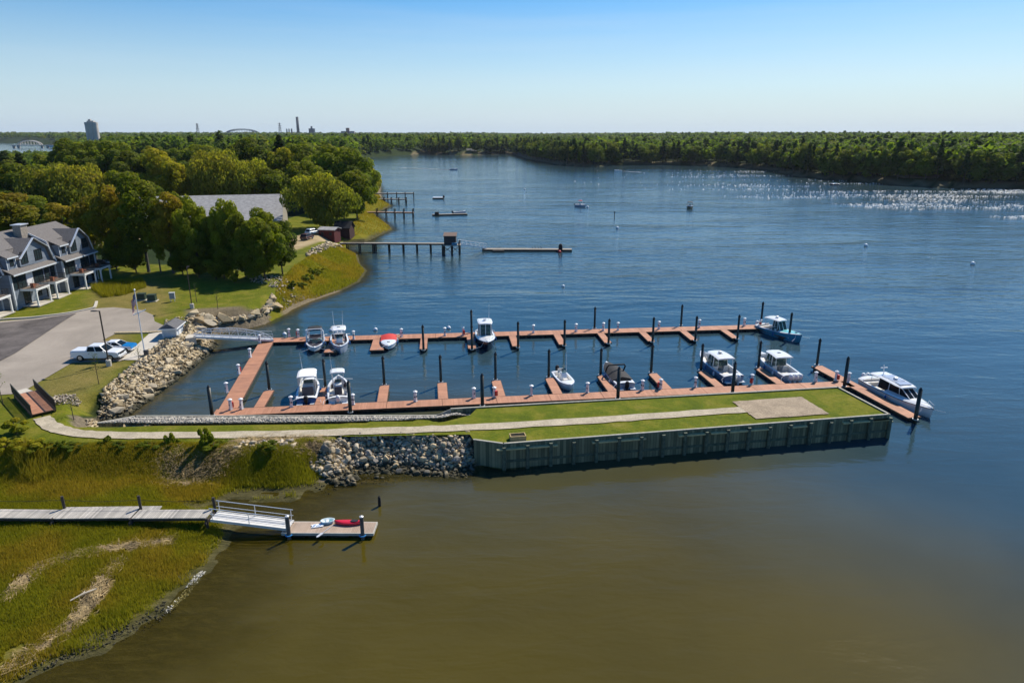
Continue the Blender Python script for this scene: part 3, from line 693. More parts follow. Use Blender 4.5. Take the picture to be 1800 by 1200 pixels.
        for a_, b2 in (((x0, -w1, zb), (x0+.05, -w2, zt)), ((x1+r, -w1*.75, zb), (x1, -w2*.85, zt)), ((x1+r, w1*.75, zb), (x1, w2*.85, zt)), ((x0, w1, zb), (x0+.05, w2, zt)), ((x1+r, 0, zb), (x1, 0, zt)), (((x0+x1)/2, w1, zb), ((x0+x1)/2, w2, zt)), (((x0+x1)/2, -w1, zb), ((x0+x1)/2, -w2, zt))):
            m.bar(a_, b2, 0.07)
        m.build('cabin_frame', k.get('gel', M_gel), t)
    if k.get('bowrail'):
        s = k['bowrail']; z = 0.45; m = MB()
        for sg in (1, -1):
            q = [(x-0.05, sg*max(b-0.1, 0.02), h+z) for x, b, h, tt in st if tt >= s]; m.tube(q, 0.02, 5)
            for x, b, h, tt in [u for u in st if u[3] >= s][::2]: m.tube([(x-0.05, sg*max(b-0.1, 0.02), h), (x-0.05, sg*max(b-0.1, 0.02), h+z)], 0.018, 5)
        m.build('bow_rail', M_alu, t)
    if k.get('antenna'):
        s, z = k['antenna']; m = MB()
        for sg in k.get('antsides', (1,)): m.tube([(X(s), sg*0.6, z), (X(s)-0.5, sg*0.7, z+2.4)], [0.03, 0.015], 5)
        m.build('antenna', M_white, t)
    if k.get('arch'):
        s, z, mt = k['arch']; w = hb(s)-0.1; m = MB()
        m.tube([(X(s)+0.5, -w, hh(s)), (X(s)-0.1, -w, z-0.3), (X(s)-0.25, -w*.85, z), (X(s)-0.25, w*.85, z), (X(s)-0.1, w, z-0.3), (X(s)+0.5, w, hh(s))], 0.10, 8); m.build('tower_arch', mt, t)
    if k.get('cover'):
        s0_, s1_, mt, zc = k['cover']; m = MB(); vs = []; N = 9
        for i in range(N):
            s = s0_+(s1_-s0_)*i/(N-1); w = hb(s)+0.03; z = hh(s)+0.03; c_ = zc*math.sin(math.pi*min(1, 0.25+0.75*i/(N-1)))
            for f in (-1, -0.55, 0, 0.55, 1): vs.append((X(s), w*f, z+c_*(1-abs(f)**1.6)+0.02*math.sin(i*2.1+f*3)))
        fs = [(i*5+j, (i+1)*5+j, (i+1)*5+j+1, i*5+j+1) for i in range(N-1) for j in range(4)]
        m.add(vs, fs); m.add([vs[j] for j in range(5)]+[(vs[0][0], vs[0][1], hh(s0_)-.15), (vs[4][0], vs[4][1], hh(s0_)-.15)], [(5, 0, 1, 2, 3, 4, 6)]); m.build('cover', mt, t, True)
    if k.get('windows'):
        pass
    if Ln > 5 and not k.get('group') and name not in ('skiff', 'moored_boat', 'speedboat'):
        for s_ in (0.25, 0.5, 0.68):
            for sg in (-1, 1):
                if (s_*10+sg) % 3 > 1.4: continue
                y_ = sg*(hb(s_)+0.14); z_ = hh(s_); MB().lathe((X(s_), y_, z_-0.72), [(0.03, 0), (0.12, 0.07), (0.12, 0.48), (0.03, 0.56)], 8).tube([(X(s_), y_, z_-.16), (X(s_), y_-sg*.12, z_+.03)], .015, 4).build('fender', M_white if s_ != .5 else M_hullblue, t)
        m = MB()
        for s_, q_ in ((0.03, -1.0), (0.9, 0.7)): 
            for sg in (-1, 1): m.tube([(X(s_), sg*hb(s_)*.8, hh(s_)+.04), (X(s_)+q_*.5, sg*(hb(s_)+.35), .75), (X(s_)+q_, sg*(B/2+.45), DZ+.03)], .022, 4)
        m.build('mooring_line', M_white, t)
    for e in k.get('extra', ()): e(t, X, hb, hh, fl)
    return t
def deckhatch(s, w=0.3, l_=0.4):
    def f(t, X, hb, hh, fl): MB().box((X(s), 0, hh(s)+0.175), (l_, w, 0.03)).build('hatch', M_dglass, t)
    return f
def line(a, b):
    pass
boat('bowrider', 'white bowrider with black bimini and tower arch, leftmost in the far row', (556, 595), (553, 622), 2.6, L=7.4, stripe=M_black, hull=M_gel, foredeck=0.9, sideconsoles=0.5, seatm=M_seatd, floorm=M_seatd, bench=1, bowseat=0.66,
     arch=(0.42, 2.5, M_gel), top=(0.12, 0.40, 2.1, 2.35), topname='bimini', topm=M_black, h0=0.8, h1=1.05, pz=0.9)
boat('center_console_boat', 'grey hulled center console boat with white hard top in the far row', (596, 594), (600, 629), 2.6, L=8.0, hull=M_grey, console=0.48, top=(0.28, 0.62, 2.1, 2.75), hatch=1, foredeck=0.93, bench=1, bowseat=0.66,
     antenna=(0.4, 2.8), antsides=(-1, 1), h0=0.85, h1=1.3, motors=2, motorm=M_white, pw=0.55, seatm=M_seatd, cw=1.0, framem=M_galv)
boat('runabout', 'small white runabout under a bright red cockpit cover', (684, 594), (683, 617), 2.3, L=6.4, stripe=M_navy, foredeck=0.52, cover=(0.02, 0.58, M_redc, 0.35), h0=0.75, h1=0.95, extra=(deckhatch(0.72, 0.4, 0.3),))
boat('pilothouse_boat', 'navy hulled white cabin boat with tall enclosed helm in the far row', (850, 588), (858, 618), 2.8, L=8.2, hull=M_navy, foredeck=0.5, crown=0.28, h0=1.0, h1=1.5, cabin=(0.3, 0.52, 2.1, 3.1), cabglass=M_glass, rake=0.5,
     top=(0.18, 0.55, 2.2, 3.15), radar=1, bowrail=0.62, antenna=(0.36, 3.3), bench=1, extra=(deckhatch(0.66),))
boat('dual_console_boat', 'turquoise decked boat with white hard top at the right end of the far dock', (1336, 576), (1386, 593), 2.7, L=8.6, cabin=(0.40, 0.50, 1.9, 2.4), cabglass=M_glass, hull=mat('teal_gelcoat', (0.05, 0.24, 0.36), 0.2, coat=0.4), deckm=M_turq, foredeck=0.60, sideconsoles=0.47, bench=1, top=(0.2, 0.54, 2.1, 2.5), h0=0.85, h1=1.35,
     radar=1, motors=2, motorm=M_white, pz=1.2, extra=(deckhatch(0.86, 0.3, 0.35),))
boat('center_console_boat', 'blue hulled boat with white canvas top and side curtains near the left', (539, 709), (547, 672), 2.5, L=7.3, hull=M_hullblue, console=0.5, foredeck=0.8, top=(0.30, 0.70, 2.2, 2.7), topm=M_canvas_w, topname='canvas_top', motors=1, motorm=M_black,
     h0=0.85, h1=1.2, platform=1, cw=1.3, seatm=M_seatd, antenna=(0.6, 2.8), extra=(lambda t, X, hb, hh, fl: MB().add([(X(.7), -0.95, 2.7), (X(.7), 0.95, 2.7), (X(.86), 0.7, 1.35), (X(.86), -0.7, 1.35)], [(0, 1, 2, 3)]) or None,
     lambda t, X, hb, hh, fl: [fix_normals((lambda m: (m.add([(X(.34), sg*1.05, 2.7), (X(.66), sg*1.0, 2.7), (X(.84), sg*0.75, 1.3), (X(.45), sg*1.2, 1.05)], [(0, 1, 2, 3)]), m.build('side_curtain', M_canvas_w, t))[1])(MB())) for sg in (-1, 1)]))
boat('center_console_boat', 'white center console boat with square hard top and white outboard', (595, 708), (596, 673), 2.5, L=7.3, console=0.5, foredeck=0.93, top=(0.44, 0.66, 1.7, 2.8), motors=1, motorm=M_white, h0=0.85, h1=1.2, platform=1, bowseat=0.66, pw=0.5,
     seatm=M_seatd, antenna=(0.5, 2.9), bench=1)
boat('skiff', 'small white open skiff with dark console beside the sixth near finger', (981, 658), (1007, 689), 2.0, L=5.6, console=0.42, foredeck=0.72, h0=0.7, h1=0.85, cw=0.7, seatm=M_seat, antenna=(0.3, 1.3), motors=1, motorm=M_black, blunt=1.5, crown=0.05)
boat('bowrider', 'white boat under a full black mooring cover with black outboard', (1100, 683), (1065, 646), 2.6, L=8.0, hull=M_grey, foredeck=0.9, cover=(0.16, 0.96, M_black, 0.55), motors=1, motorm=M_black, platform=1, h0=0.9, h1=1.15,
     arch=(0.50, 2.1, M_black))
boat('dual_console_boat', 'slate blue boat with white hard top, radar and open cockpit', (1290, 671), (1231, 630), 2.9, L=9.6, hull=M_slate, foredeck=0.90, sideconsoles=0.5, bench=1, top=(0.24, 0.60, 2.4, 2.5), radar=1, hatch=1, h0=1.0, h1=1.4, motors=2, motorm=M_white,
     platform=1, pz=1.4, framem=M_gel, bowseat=0.68, floorm=M_seat, cabin=(0.40, 0.56, 2.1, 2.45), cabglass=M_glass)
boat('dual_console_boat', 'pale grey boat with white hard top and three white outboards', (1394, 670), (1338, 633), 2.9, L=9.2, hull=M_grey, foredeck=0.86, sideconsoles=0.5, bench=1, top=(0.28, 0.62, 2.4, 2.5), hatch=1, h0=1.0, h1=1.35, motors=3, motorm=M_white,
     pz=1.4, framem=M_gel, bowseat=0.68, seatm=M_seat, cabin=(0.42, 0.58, 2.1, 2.45), cabglass=M_glass)
boat('cabin_cruiser', 'large white cabin cruiser along the outermost dock, grey roof panels and dark windows', (1524, 672), (1629, 728), 3.0, L=11.2, hull=M_gel, foredeck=0.40, crown=0.25, h0=0.85, h1=1.2, cabin=(0.28, 0.60, 1.8, 2.1), rake=2.3, top=(0.16, 0.64, 2.4, 2.15),
     motors=2, motorm=M_white, radar=1, bench=1, bowrail=0.85, rail=M_dark, extra=(deckhatch(0.80, 0.5, 0.5), lambda t, X, hb, hh, fl: [MB().box((X(.34)+i*1.15, 0, 2.39), (1.0, 1.5, 0.03)).build('roof_panel', M_grey, t) for i in range(3)],
     lambda t, X, hb, hh, fl: MB().tube([(X(.24), 0, 2.3), (X(.24)-0.2, 0, 3.4)], 0.06, 6).box((X(.24)-0.1, 0, 3.1), (0.1, 0.9, 0.06)).build('mast', M_white, t)))
# ------------------------------------------------------------ land cover sheets, walls, lot
from mathutils.geometry import delaunay_2d_cdt
import bmesh
def Z2(x, y): return hz(x, y)
def drape(name, poly, m, dz=0.05, step=1.0, flat=None, kind='structure', zf=None):
    """a sheet over the ground inside poly (world xy)"""
    pts = [];
    for i in range(len(poly)):
        a, b = Vector(poly[i]), Vector(poly[(i+1) % len(poly)]); k = max(1, int((b-a).length/step))
        pts += [a+(b-a)*j/k for j in range(k)]
    nb = len(pts); A = np.array([tuple(p) for p in pts]); x0, y0 = A.min(0); x1, y1 = A.max(0)
    gx_, gy_ = np.meshgrid(np.arange(x0, x1, step), np.arange(y0, y1, step)); ok = sdist(gx_, gy_, poly) > step*0.4
    pts += [Vector((a, b)) for a, b in zip(gx_[ok], gy_[ok])]
    v, e, f, *_ = delaunay_2d_cdt(pts, [], [list(range(nb))], 1, 1e-4)
    V = np.array([tuple(p) for p in v])
    z = np.full(len(V), flat) if flat is not None else (zf(V[:, 0], V[:, 1]) if zf else height(V[:, 0], V[:, 1])[0])
    o = mesh_np(name, np.column_stack([V, z+dz]), np.array([t for t in f if len(t) == 3]), m, smooth=True)
    bm = bmesh.new(); bm.from_mesh(o.data); bmesh.ops.recalc_face_normals(bm, faces=bm.faces)
    if sum(fc.normal.z for fc in bm.faces) < 0: bmesh.ops.reverse_faces(bm, faces=bm.faces)
    bm.to_mesh(o.data); bm.free()
    return tag(o, kind=kind)
def ribbon(pts, w):
    pts = [Vector(p) for p in pts]; Lf, Rt = [], []
    for i, p in enumerate(pts):
        d = (pts[min(i+1, len(pts)-1)]-pts[max(i-1, 0)]).normalized(); n_ = Vector((-d.y, d.x)); Lf.append(p+n_*w/2); Rt.append(p-n_*w/2)
    return [tuple(p) for p in Lf+Rt[::-1]]
def smooth_line(pts, k=6):
    out = []; n_ = len(pts); P_ = [Vector(p) for p in pts]
    for i in range(n_-1):
        p0, p1, p2, p3 = P_[max(i-1, 0)], P_[i], P_[i+1], P_[min(i+2, n_-1)]
        for j in range(k):
            t = j/k; out.append(0.5*((2*p1)+(-p0+p2)*t+(2*p0-5*p1+4*p2-p3)*t*t+(-p0+3*p1-3*p2+p3)*t**3))
    return out+[P_[-1]]
def speck_mat(name, c1, c2, sc=8.0, rough=0.9, big=0.25, bigamt=0.25):
    m, n, l, b = nt(name); g = n.new('ShaderNodeNewGeometry'); pos = g.outputs['Position']
    c = ramp(n, l, noise(n, l, pos, sc, 6, 0.8), [(0.32, c1), (0.68, c2)])
    c = mix(n, l, 1.0, c, ramp(n, l, noise(n, l, pos, big, 6, 0.65, 0.6), [(0.3, (1-bigamt,)*3), (0.7, (1+bigamt,)*3)]), 'MULTIPLY')
    l.new(c, b.inputs['Base Color']); b.inputs['Roughness'].default_value = rough; b.inputs['Specular IOR Level'].default_value = 0.2
    return m
M_asph = speck_mat('old_asphalt', (0.25, 0.215, 0.175), (0.37, 0.32, 0.265), 9, big=0.12, bigamt=0.22)
M_road = speck_mat('dark_asphalt', (0.085, 0.075, 0.07), (0.15, 0.13, 0.12), 9, big=0.3, bigamt=0.45)
M_conc = speck_mat('concrete', (0.46, 0.42, 0.35), (0.58, 0.53, 0.45), 5, big=0.4, bigamt=0.1)
M_path = speck_mat('stone_dust', (0.28, 0.235, 0.155), (0.56, 0.48, 0.36), 7, big=0.8, bigamt=0.2)
M_pad = speck_mat('pad_gravel', (0.20, 0.15, 0.10), (0.46, 0.37, 0.26), 6, big=0.7, bigamt=0.22)
M_stonebed = speck_mat('stone_bed', (0.16, 0.145, 0.12), (0.46, 0.43, 0.37), 5)
def lawn_mat():
    m, n, l, b = nt('peninsula_turf'); g = n.new('ShaderNodeNewGeometry'); pos = g.outputs['Position']
    med = noise(n, l, pos, 0.35, 6, 0.65, 0.4); fine = noise(n, l, pos, 3.0, 6, 0.75); vf = noise(n, l, pos, 14.0, 4, 0.7)
    c = ramp(n, l, med, [(0.28, (0.08, 0.115, 0.008)), (0.46, (0.12, 0.150, 0.010)), (0.60, (0.175, 0.178, 0.018)), (0.76, (0.25, 0.22, 0.05))])
    c = mix(n, l, 1.0, c, ramp(n, l, fine, [(0.25, (0.62, 0.66, 0.55)), (0.75, (1.25, 1.2, 1.25))]), 'MULTIPLY')
    c = mix(n, l, 1.0, c, ramp(n, l, vf, [(0.25, (0.72, 0.72, 0.7)), (0.75, (1.22, 1.2, 1.2))]), 'MULTIPLY')
    l.new(c, b.inputs['Base Color']); b.inputs['Roughness'].default_value = 0.95; b.inputs['Specular IOR Level'].default_value = 0.1
    bp = n.new('ShaderNodeBump'); bp.inputs['Distance'].default_value = 0.2; bp.inputs['Strength'].default_value = 0.6; l.new(fine, bp.inputs['Height']); l.new(bp.outputs[0], b.inputs['Normal'])
    return m
WT = 2.55
w_a, w_b, w_c, w_d, w_e = [P2(*q, WT) for q in ((833, 772), (885, 779), (1563, 727.5), (1473, 680), (793, 718))]
lawn_sheet = drape('lawn', [tuple(w_a), tuple(w_b), tuple(w_c), tuple(w_d)]+PP([(838, 717.5), (826, 729.5), (780, 741), (700, 747), (600, 749.5), (600, 766.5), (700, 765), (826, 763)], 2.45), lawn_mat(), 0.0, 1.0, flat=2.44)
path_px = [(74, 733), (84, 744), (104, 754), (140, 761.5), (200, 764.5), (300, 764.5), (420, 763.5), (540, 761), (640, 758.5), (740, 755), (830, 751), (960, 744), (1080, 736.5), (1200, 728), (1310, 720)]
pl = smooth_line([P2(x, y, 2.45) for x, y in path_px], 5)
rb = random.Random(4)
edge = ribbon(pl, 1.5); edge = [(x+rb.uniform(-.09, .09), y+rb.uniform(-.09, .09)) for x, y in edge]
drape('path', edge, M_path, 0.075, 0.8, zf=lambda x, y: np.where(x > P2(600, 758, 2.4).x-0.2, 2.44, np.maximum(height(x, y)[0], 2.3)))
pad = PP([(1287, 706.5), (1408, 698), (1458, 728), (1329, 737)], 2.45)
_p = []
for i in range(4):
    a_, b_ = Vector(pad[i]), Vector(pad[(i+1) % 4])
    for j in range(14): q = a_+(b_-a_)*j/14; _p.append((q.x+rb.uniform(-.05, .05)*(j > 0), q.y+rb.uniform(-.05, .05)*(j > 0)))
pad = _p
drape('gravel_pad', pad, M_pad, 0.085, 0.8, flat=2.44)
lot = PP([(-500, 600), (-120, 580), (0, 566), (60, 561), (120, 553), (168, 545), (200, 543), (250, 547.5), (270, 556), (272, 566), (289, 573), (291, 581), (262, 585), (204, 586), (180, 597), (205, 601), (232, 613), (213, 631), (126, 634), (40, 684), (28, 688), (0, 690), (-500, 760)], 2.7)
drape('parking_lot', lot, M_asph, 0.06, 1.5)
drape('road', PP([(-500, 604), (-120, 584), (0, 569), (70, 563), (135, 553), (112, 566), (70, 592), (28, 618), (-60, 660), (-500, 740)], 2.7), M_road, 0.12, 1.5)
drape('plaza', PP([(213.5, 631), (268, 631.5), (292, 612), (336, 592), (331, 586), (306, 583), (288, 584), (262, 588), (231, 614.5)], 2.6), M_conc, 0.09, 1.0)
def kerb(name, px, label, w=0.3, h=0.16, m=None, cat='kerb'):
    pts = smooth_line([L(*q).to_2d() for q in px], 4); mb = MB()
    for a, b in zip(pts[:-1], pts[1:]):
        za, zb = hz(a.x, a.y), hz(b.x, b.y); mb.bar((a.x, a.y, za+h/2), (b.x, b.y, zb+h/2), w, h+0.1)
    o = mb.build(name, m or M_conc); return tag(o, label, cat)
kerb('kerb', [(-150, 580), (-60, 570), (0, 562.5), (60, 558.5), (120, 551), (160, 543), (167, 540), (170, 531)], 'pale concrete kerb curving round the lawn below the blue townhouses', 0.4)
kerb('stone_edging', [(202, 586), (230, 585.5), (262, 585), (288, 583)], 'low strip of tan edging stones between parking lot and plaza grass', 0.55, 0.14, mat('edging', (0.30, 0.23, 0.13), 0.9, col2=(0.55, 0.45, 0.28), scale=5), 'edging')
# stone bed along the low wall
drape('stone_bed', bed, M_stonebed, 0.02, 0.8, zf=bedz)

# ------------------------------------------------------------ timber bulkheads
M_sheet = plank_mat('treated_boards', (0.10, 0.11, 0.065), (0.27, 0.26, 0.155), 0.3, 'X', 0.85)
M_tcap = mat('weathered_cap', (0.36, 0.34, 0.28), 0.85, var=0.18, scale=2)
M_tpile = mat('green_timber_pile', (0.09, 0.11, 0.075), 0.8, var=0.3)
M_waler = mat('fresh_waler', (0.50, 0.42, 0.22), 0.8, var=0.15)
def wall(t, a, b, top, thick=0.16, bot=-1.6, cap=0.22, out=1):
    """sheeting + cap from a to b, made in the frame of the run so the boards follow it"""
    d = b-a; rz = math.atan2(d.y, d.x); Ln = d.length
    o = MB().box((Ln/2, 0, (top+bot)/2-0.03), (Ln, thick, top-bot-0.06)).build('sheeting', M_sheet, t); o.location = (a.x, a.y, 0); o.rotation_euler = (0, 0, rz)
    o = MB().box((Ln/2, 0, top), (Ln+cap*0.5, cap, 0.07)).build('cap', M_tcap, t); o.location = (a.x, a.y, 0); o.rotation_euler = (0, 0, rz)
    return Vector((math.cos(rz), math.sin(rz)))
t = empty('bulkhead', (0, 0, 0), 0, 'dark green timber bulkhead with piles facing the brown water in front of the peninsula', 'bulkhead')
runs = [(w_a, w_b), (w_b, w_c), (w_c, w_d)]
for a, b in runs: wall(t, a, b, WT)
n_ = 19; d = (w_c-w_b); u_ = d.normalized(); out = Vector((u_.y, -u_.x))
for i in range(n_):
    p = w_b+d*((i+0.0)/(n_-1))+out*0.30
    m = MB(); m.tube([(p.x, p.y, -2), (p.x, p.y, 2.28+0.05*(i % 3))], 0.19, 9); m.build('bulkhead_pile', M_tpile, t)
for i0, i1 in ((0.0, 2.3), (3.8, 6.2), (7.7, 9.0), (9.2, 12.1), (12.9, 13.8), (15.6, 17.9), (17.1, 18)):
    a, b = w_b+d*(i0-0.3 if i0 == 0 else i0)/(n_-1), w_b+d*i1/(n_-1); a, b = a+out*0.13, b+out*0.13
    MB().bar((a.x+out.x*.1, a.y+out.y*.1, 2.05), (b.x+out.x*.1, b.y+out.y*.1, 2.05), 0.34, 0.14).build('waler', M_waler, t)
a, b = w_b+out*0.12, w_c+out*0.12; MB().bar((a.x, a.y, 0.75), (b.x, b.y, 0.75), 0.1, 0.22).build('lower_waler', M_tpile, t)
da = (w_c-w_d); oa = Vector((-da.y, da.x)).normalized()
if oa.x < 0: oa = -oa
for i in range(5):
    p = w_d+da*(0.15+0.2*i)+oa*0.32; MB().tube([(p.x, p.y, -2), (p.x, p.y, 1.5)], 0.17, 8).build('bulkhead_pile', M_tpile, t)
    p2_ = p+oa*0.3; MB().box((p2_.x, p2_.y, 1.56), (0.42, 0.42, 0.1)).build('pile_top', M_waler, t)
t = empty('inner_bulkhead', (0, 0, 0), 0, 'long pale capped timber wall between the lawn and the near floating dock', 'bulkhead')
i_a, i_b, i_c, i_d = P2(172, 743, 1.65), P2(238, 731, 1.65), P2(766, 730, 1.65), P2(793, 718, WT)
wall(t, i_a, i_b, 1.65); wall(t, i_b, i_c, 1.65); wall(t, i_d, w_d, WT)
wall(t, i_c, i_d, 1.66)
for a, b, z0, z1 in ((i_c, i_d, 1.66, WT), (i_d, P2(840, 716, WT), WT, WT)):
    m = MB(); ui = (b-a).normalized(); nn = Vector((-ui.y, ui.x))*0.06
    m.add([(a.x-nn.x, a.y-nn.y, 1.0), (b.x-nn.x, b.y-nn.y, 1.0), (b.x-nn.x, b.y-nn.y, z1), (a.x-nn.x, a.y-nn.y, z0), (a.x+nn.x, a.y+nn.y, 1.0), (b.x+nn.x, b.y+nn.y, 1.0), (b.x+nn.x, b.y+nn.y, z1), (a.x+nn.x, a.y+nn.y, z0)],
                  [(0, 1, 2, 3), (7, 6, 5, 4), (3, 2, 6, 7), (0, 3, 7, 4), (1, 5, 6, 2)])
    if z0 != z1: m.build('sloping_board', M_tcap, t)
di = (w_d-i_b); ui = di.normalized(); on = Vector((-ui.y, ui.x))
for i in range(30):
    p = i_b+(i_c-i_b)*(i+.5)/15 if i < 15 else i_d+(w_d-i_d)*(i-14.5)/15
    p = p+on*0.3; tp = 1.3 if i < 15 else 1.5; MB().tube([(p.x, p.y, -2), (p.x, p.y, tp)], 0.14, 8).build('bulkhead_pile', M_tpile, t)

# ------------------------------------------------------------ rocks
def rock_mesh(seed, flat=0.6, pts=16, soft=False):
    r = random.Random(seed); bm = bmesh.new()
    for i in range(pts):
        v = Vector((r.gauss(0, 1), r.gauss(0, 1), r.gauss(0, 1))).normalized()
        if not soft: v = Vector([max(-0.62, min(0.62, c)) for c in v])*1.5
        bm.verts.new((v.x*0.5*r.uniform(.8, 1), v.y*0.36*r.uniform(.8, 1), v.z*0.5*flat*r.uniform(.85, 1)))
    res = bmesh.ops.convex_hull(bm, input=bm.verts); bmesh.ops.delete(bm, geom=[g for g in res['geom_interior'] if isinstance(g, bmesh.types.BMVert)], context='VERTS')
    if soft: bmesh.ops.bevel(bm, geom=list(bm.edges), offset=0.03, segments=1, affect='EDGES')
    bmesh.ops.triangulate(bm, faces=bm.faces)
    me = bpy.data.meshes.new('boulder'); bm.to_mesh(me); bm.free(); return me
def rock_mat(name, cols, wet=True):
    m, n, l, b = nt(name); oi = n.new('ShaderNodeObjectInfo'); g = n.new('ShaderNodeNewGeometry')
    rnd = oi.outputs['Random']
    if name.endswith('_loose'):
        at = n.new('ShaderNodeAttribute'); at.attribute_name = 'rnd'; rnd = at.outputs['Fac']
    c = ramp(n, l, rnd, cols)
    tx = noise(n, l, g.outputs['Position'], 3.5, 6, 0.7); c = mix(n, l, 1.0, c, ramp(n, l, tx, [(0.3, (0.72, 0.72, 0.72)), (0.7, (1.22, 1.2, 1.15))]), 'MULTIPLY')
    if wet:   # weed and wet staining up to the tide line
        s_ = n.new('ShaderNodeSeparateXYZ'); l.new(g.outputs['Position'], s_.inputs[0])
        zz = mth(n, l, 'ADD', s_.outputs[2], mth(n, l, 'MULTIPLY', noise(n, l, g.outputs['Position'], 0.8, 3), 0.7))
        k = ramp(n, l, zz, [(0.55, (0, 0, 0)), (0.95, (1, 1, 1))]); c = mix(n, l, k, (0.045, 0.04, 0.018), c)
    l.new(c, b.inputs['Base Color']); b.inputs['Roughness'].default_value = 0.85
    bp = n.new('ShaderNodeBump'); bp.inputs['Strength'].default_value = 0.4; bp.inputs['Distance'].default_value = 0.08; l.new(noise(n, l, g.outputs['Position'], 9, 5, 0.7), bp.inputs['Height']); l.new(bp.outputs[0], b.inputs['Normal'])
    return m
tanc = [(0.0, (0.30, 0.22, 0.12)), (0.35, (0.52, 0.41, 0.24)), (0.6, (0.36, 0.31, 0.23)), (1.0, (0.62, 0.50, 0.32))]
mixc = [(0.0, (0.14, 0.13, 0.12)), (0.3, (0.46, 0.36, 0.22)), (0.5, (0.27, 0.25, 0.225)), (0.75, (0.60, 0.46, 0.27)), (1.0, (0.50, 0.44, 0.35))]
grc = [(0.0, (0.24, 0.23, 0.22)), (0.4, (0.46, 0.43, 0.38)), (0.7, (0.36, 0.33, 0.29)), (1.0, (0.62, 0.58, 0.50))]
M_rt, M_rm = rock_mat('tan_rock', tanc), rock_mat('field_rock', mixc)
M_rtl, M_rml, M_rgl = rock_mat('tan_rock_loose', tanc), rock_mat('field_rock_loose', mixc), rock_mat('grey_stone_loose', grc, False)
ANG = [rock_mesh(i, 0.5) for i in range(8)]; RND = [rock_mesh(50+i, 0.8, 22, True) for i in range(8)]
for me in ANG: me.materials.append(M_rt)
for me in RND: me.materials.append(M_rm)
def scatter(poly, n_, seed, mind=0.0):
    r = np.random.default_rng(seed); A = np.array(poly); lo, hi = A.min(0), A.max(0); out = []
    while len(out) < n_:
        q = lo+(hi-lo)*r.random((4000, 2)); q = q[inside(q[:, 0], q[:, 1], poly)]
        if mind > 0:
            for p in q:
                if all((p[0]-o[0])**2+(p[1]-o[1])**2 > mind*mind for o in out): out.append(p)
                if len(out) >= n_: break
            mind *= 0.93
        else: out += list(q[:n_-len(out)])
    return np.array(out[:n_])
def bankpts(poly, n_, seed, mind, u0, u1, smin=-0.7, smax=99):
    r = np.random.default_rng(seed); A = np.array(poly); lo, hi = A.min(0), A.max(0); out = []; tries = 0
    while len(out) < n_ and tries < 60:
        tries += 1; q = lo+(hi-lo)*r.random((6000, 2)); q = q[inside(q[:, 0], q[:, 1], poly)]; _, s_, u_2 = height(q[:, 0], q[:, 1]); q = q[(u_2 > u0) & (u_2 < u1) & (s_ > smin) & (s_ < smax)]
        if mind <= 0: out += list(q[:n_-len(out)]); continue
        for p in q:
            if not out or ((np.array(out)-p)**2).sum(1).min() > mind*mind: out.append(p)
            if len(out) >= n_: break
        mind *= 0.9
    return np.array(out[:n_])
def boulders(poly, n_, meshes, s0, s1, seed, label, group, mind, sink=0.2, cat='boulder', align=None):
    r = random.Random(seed); pts = bankpts(poly, n_, seed, mind, *align); Zs = height(pts[:, 0], pts[:, 1])[0]
    for (x, y), z in zip(pts, Zs):
        o = bpy.data.objects.new('boulder', meshes[r.randrange(len(meshes))]); COL.objects.link(o); s = s0+(s1-s0)*r.random()**1.6
        o.scale = (s*r.uniform(.9, 1.3), s*r.uniform(.9, 1.2), s*r.uniform(.8, 1.2)); o.rotation_euler = (r.uniform(-.4, .4), r.uniform(-.4, .4), r.uniform(0, 6.3))
        o.location = (x, y, max(z, -0.5)+s*sink); tag(o, label, cat, group)
def loose(name, poly, n_, s0, s1, seed, m, zf=None, flat=0.6, label=None, jit=0.1, band=None):
    r = np.random.default_rng(seed); pts = bankpts(poly, n_, seed, 0, *band) if band else scatter(poly, n_, seed); n_ = len(pts); z = (zf(pts[:, 0], pts[:, 1]) if zf else height(pts[:, 0], pts[:, 1])[0])
    base = []
    for k in range(6):
        me = rock_mesh(200+k+seed, flat, 9); base.append((np.array([v.co[:] for v in me.vertices]), np.array([p.vertices[:] for p in me.polygons]))); bpy.data.meshes.remove(me)
    V, F, A, off = [], [], [], 0
    for i in range(n_):
        bv_, bf = base[i % 6]; s = s0+(s1-s0)*r.random()**2; a = r.random()*6.3; ca, sa = math.cos(a), math.sin(a); v = bv_*s*np.array([r.uniform(.8, 1.3), 1, r.uniform(.8, 1.4)])
        v = np.column_stack([v[:, 0]*ca-v[:, 1]*sa+pts[i, 0], v[:, 0]*sa+v[:, 1]*ca+pts[i, 1], v[:, 2]+z[i]+s*0.15+r.random()*jit])
        V.append(v); F.append(bf+off); off += len(v); A.append(np.full(len(v), r.random()))
    o = mesh_np(name, np.concatenate(V), np.concatenate(F), m, dict(rnd=np.concatenate(A)))
    return tag(o, label, kind='stuff')
def pxpoly(px, z): return PP(px, z)
bankL = pxpoly([(165, 722), (180, 702), (236, 655), (288, 600), (320, 585), (345, 588), (380, 585), (420, 600), (400, 660), (330, 730), (262, 760), (190, 757), (172, 748), (150, 744), (150, 732)], 1.5)
boulders(bankL, 96, ANG, 0.8, 1.8, 11, 'angular tan granite block in the bank between parking lot lawn and marina basin', 'granite blocks of the bank beside the marina basin', 1.0, 0.12, align=(-9, 0.2, -0.3, 3.2))
loose('loose_stones', bankL, 4200, 0.18, 0.75, 12, M_rtl, band=(-9, 3.5, -0.6, 4.6))
bankB = pxpoly([(334, 548), (372, 545), (440, 538), (475, 524), (492, 552), (470, 595), (436, 604), (380, 592), (340, 576)], 1.3)
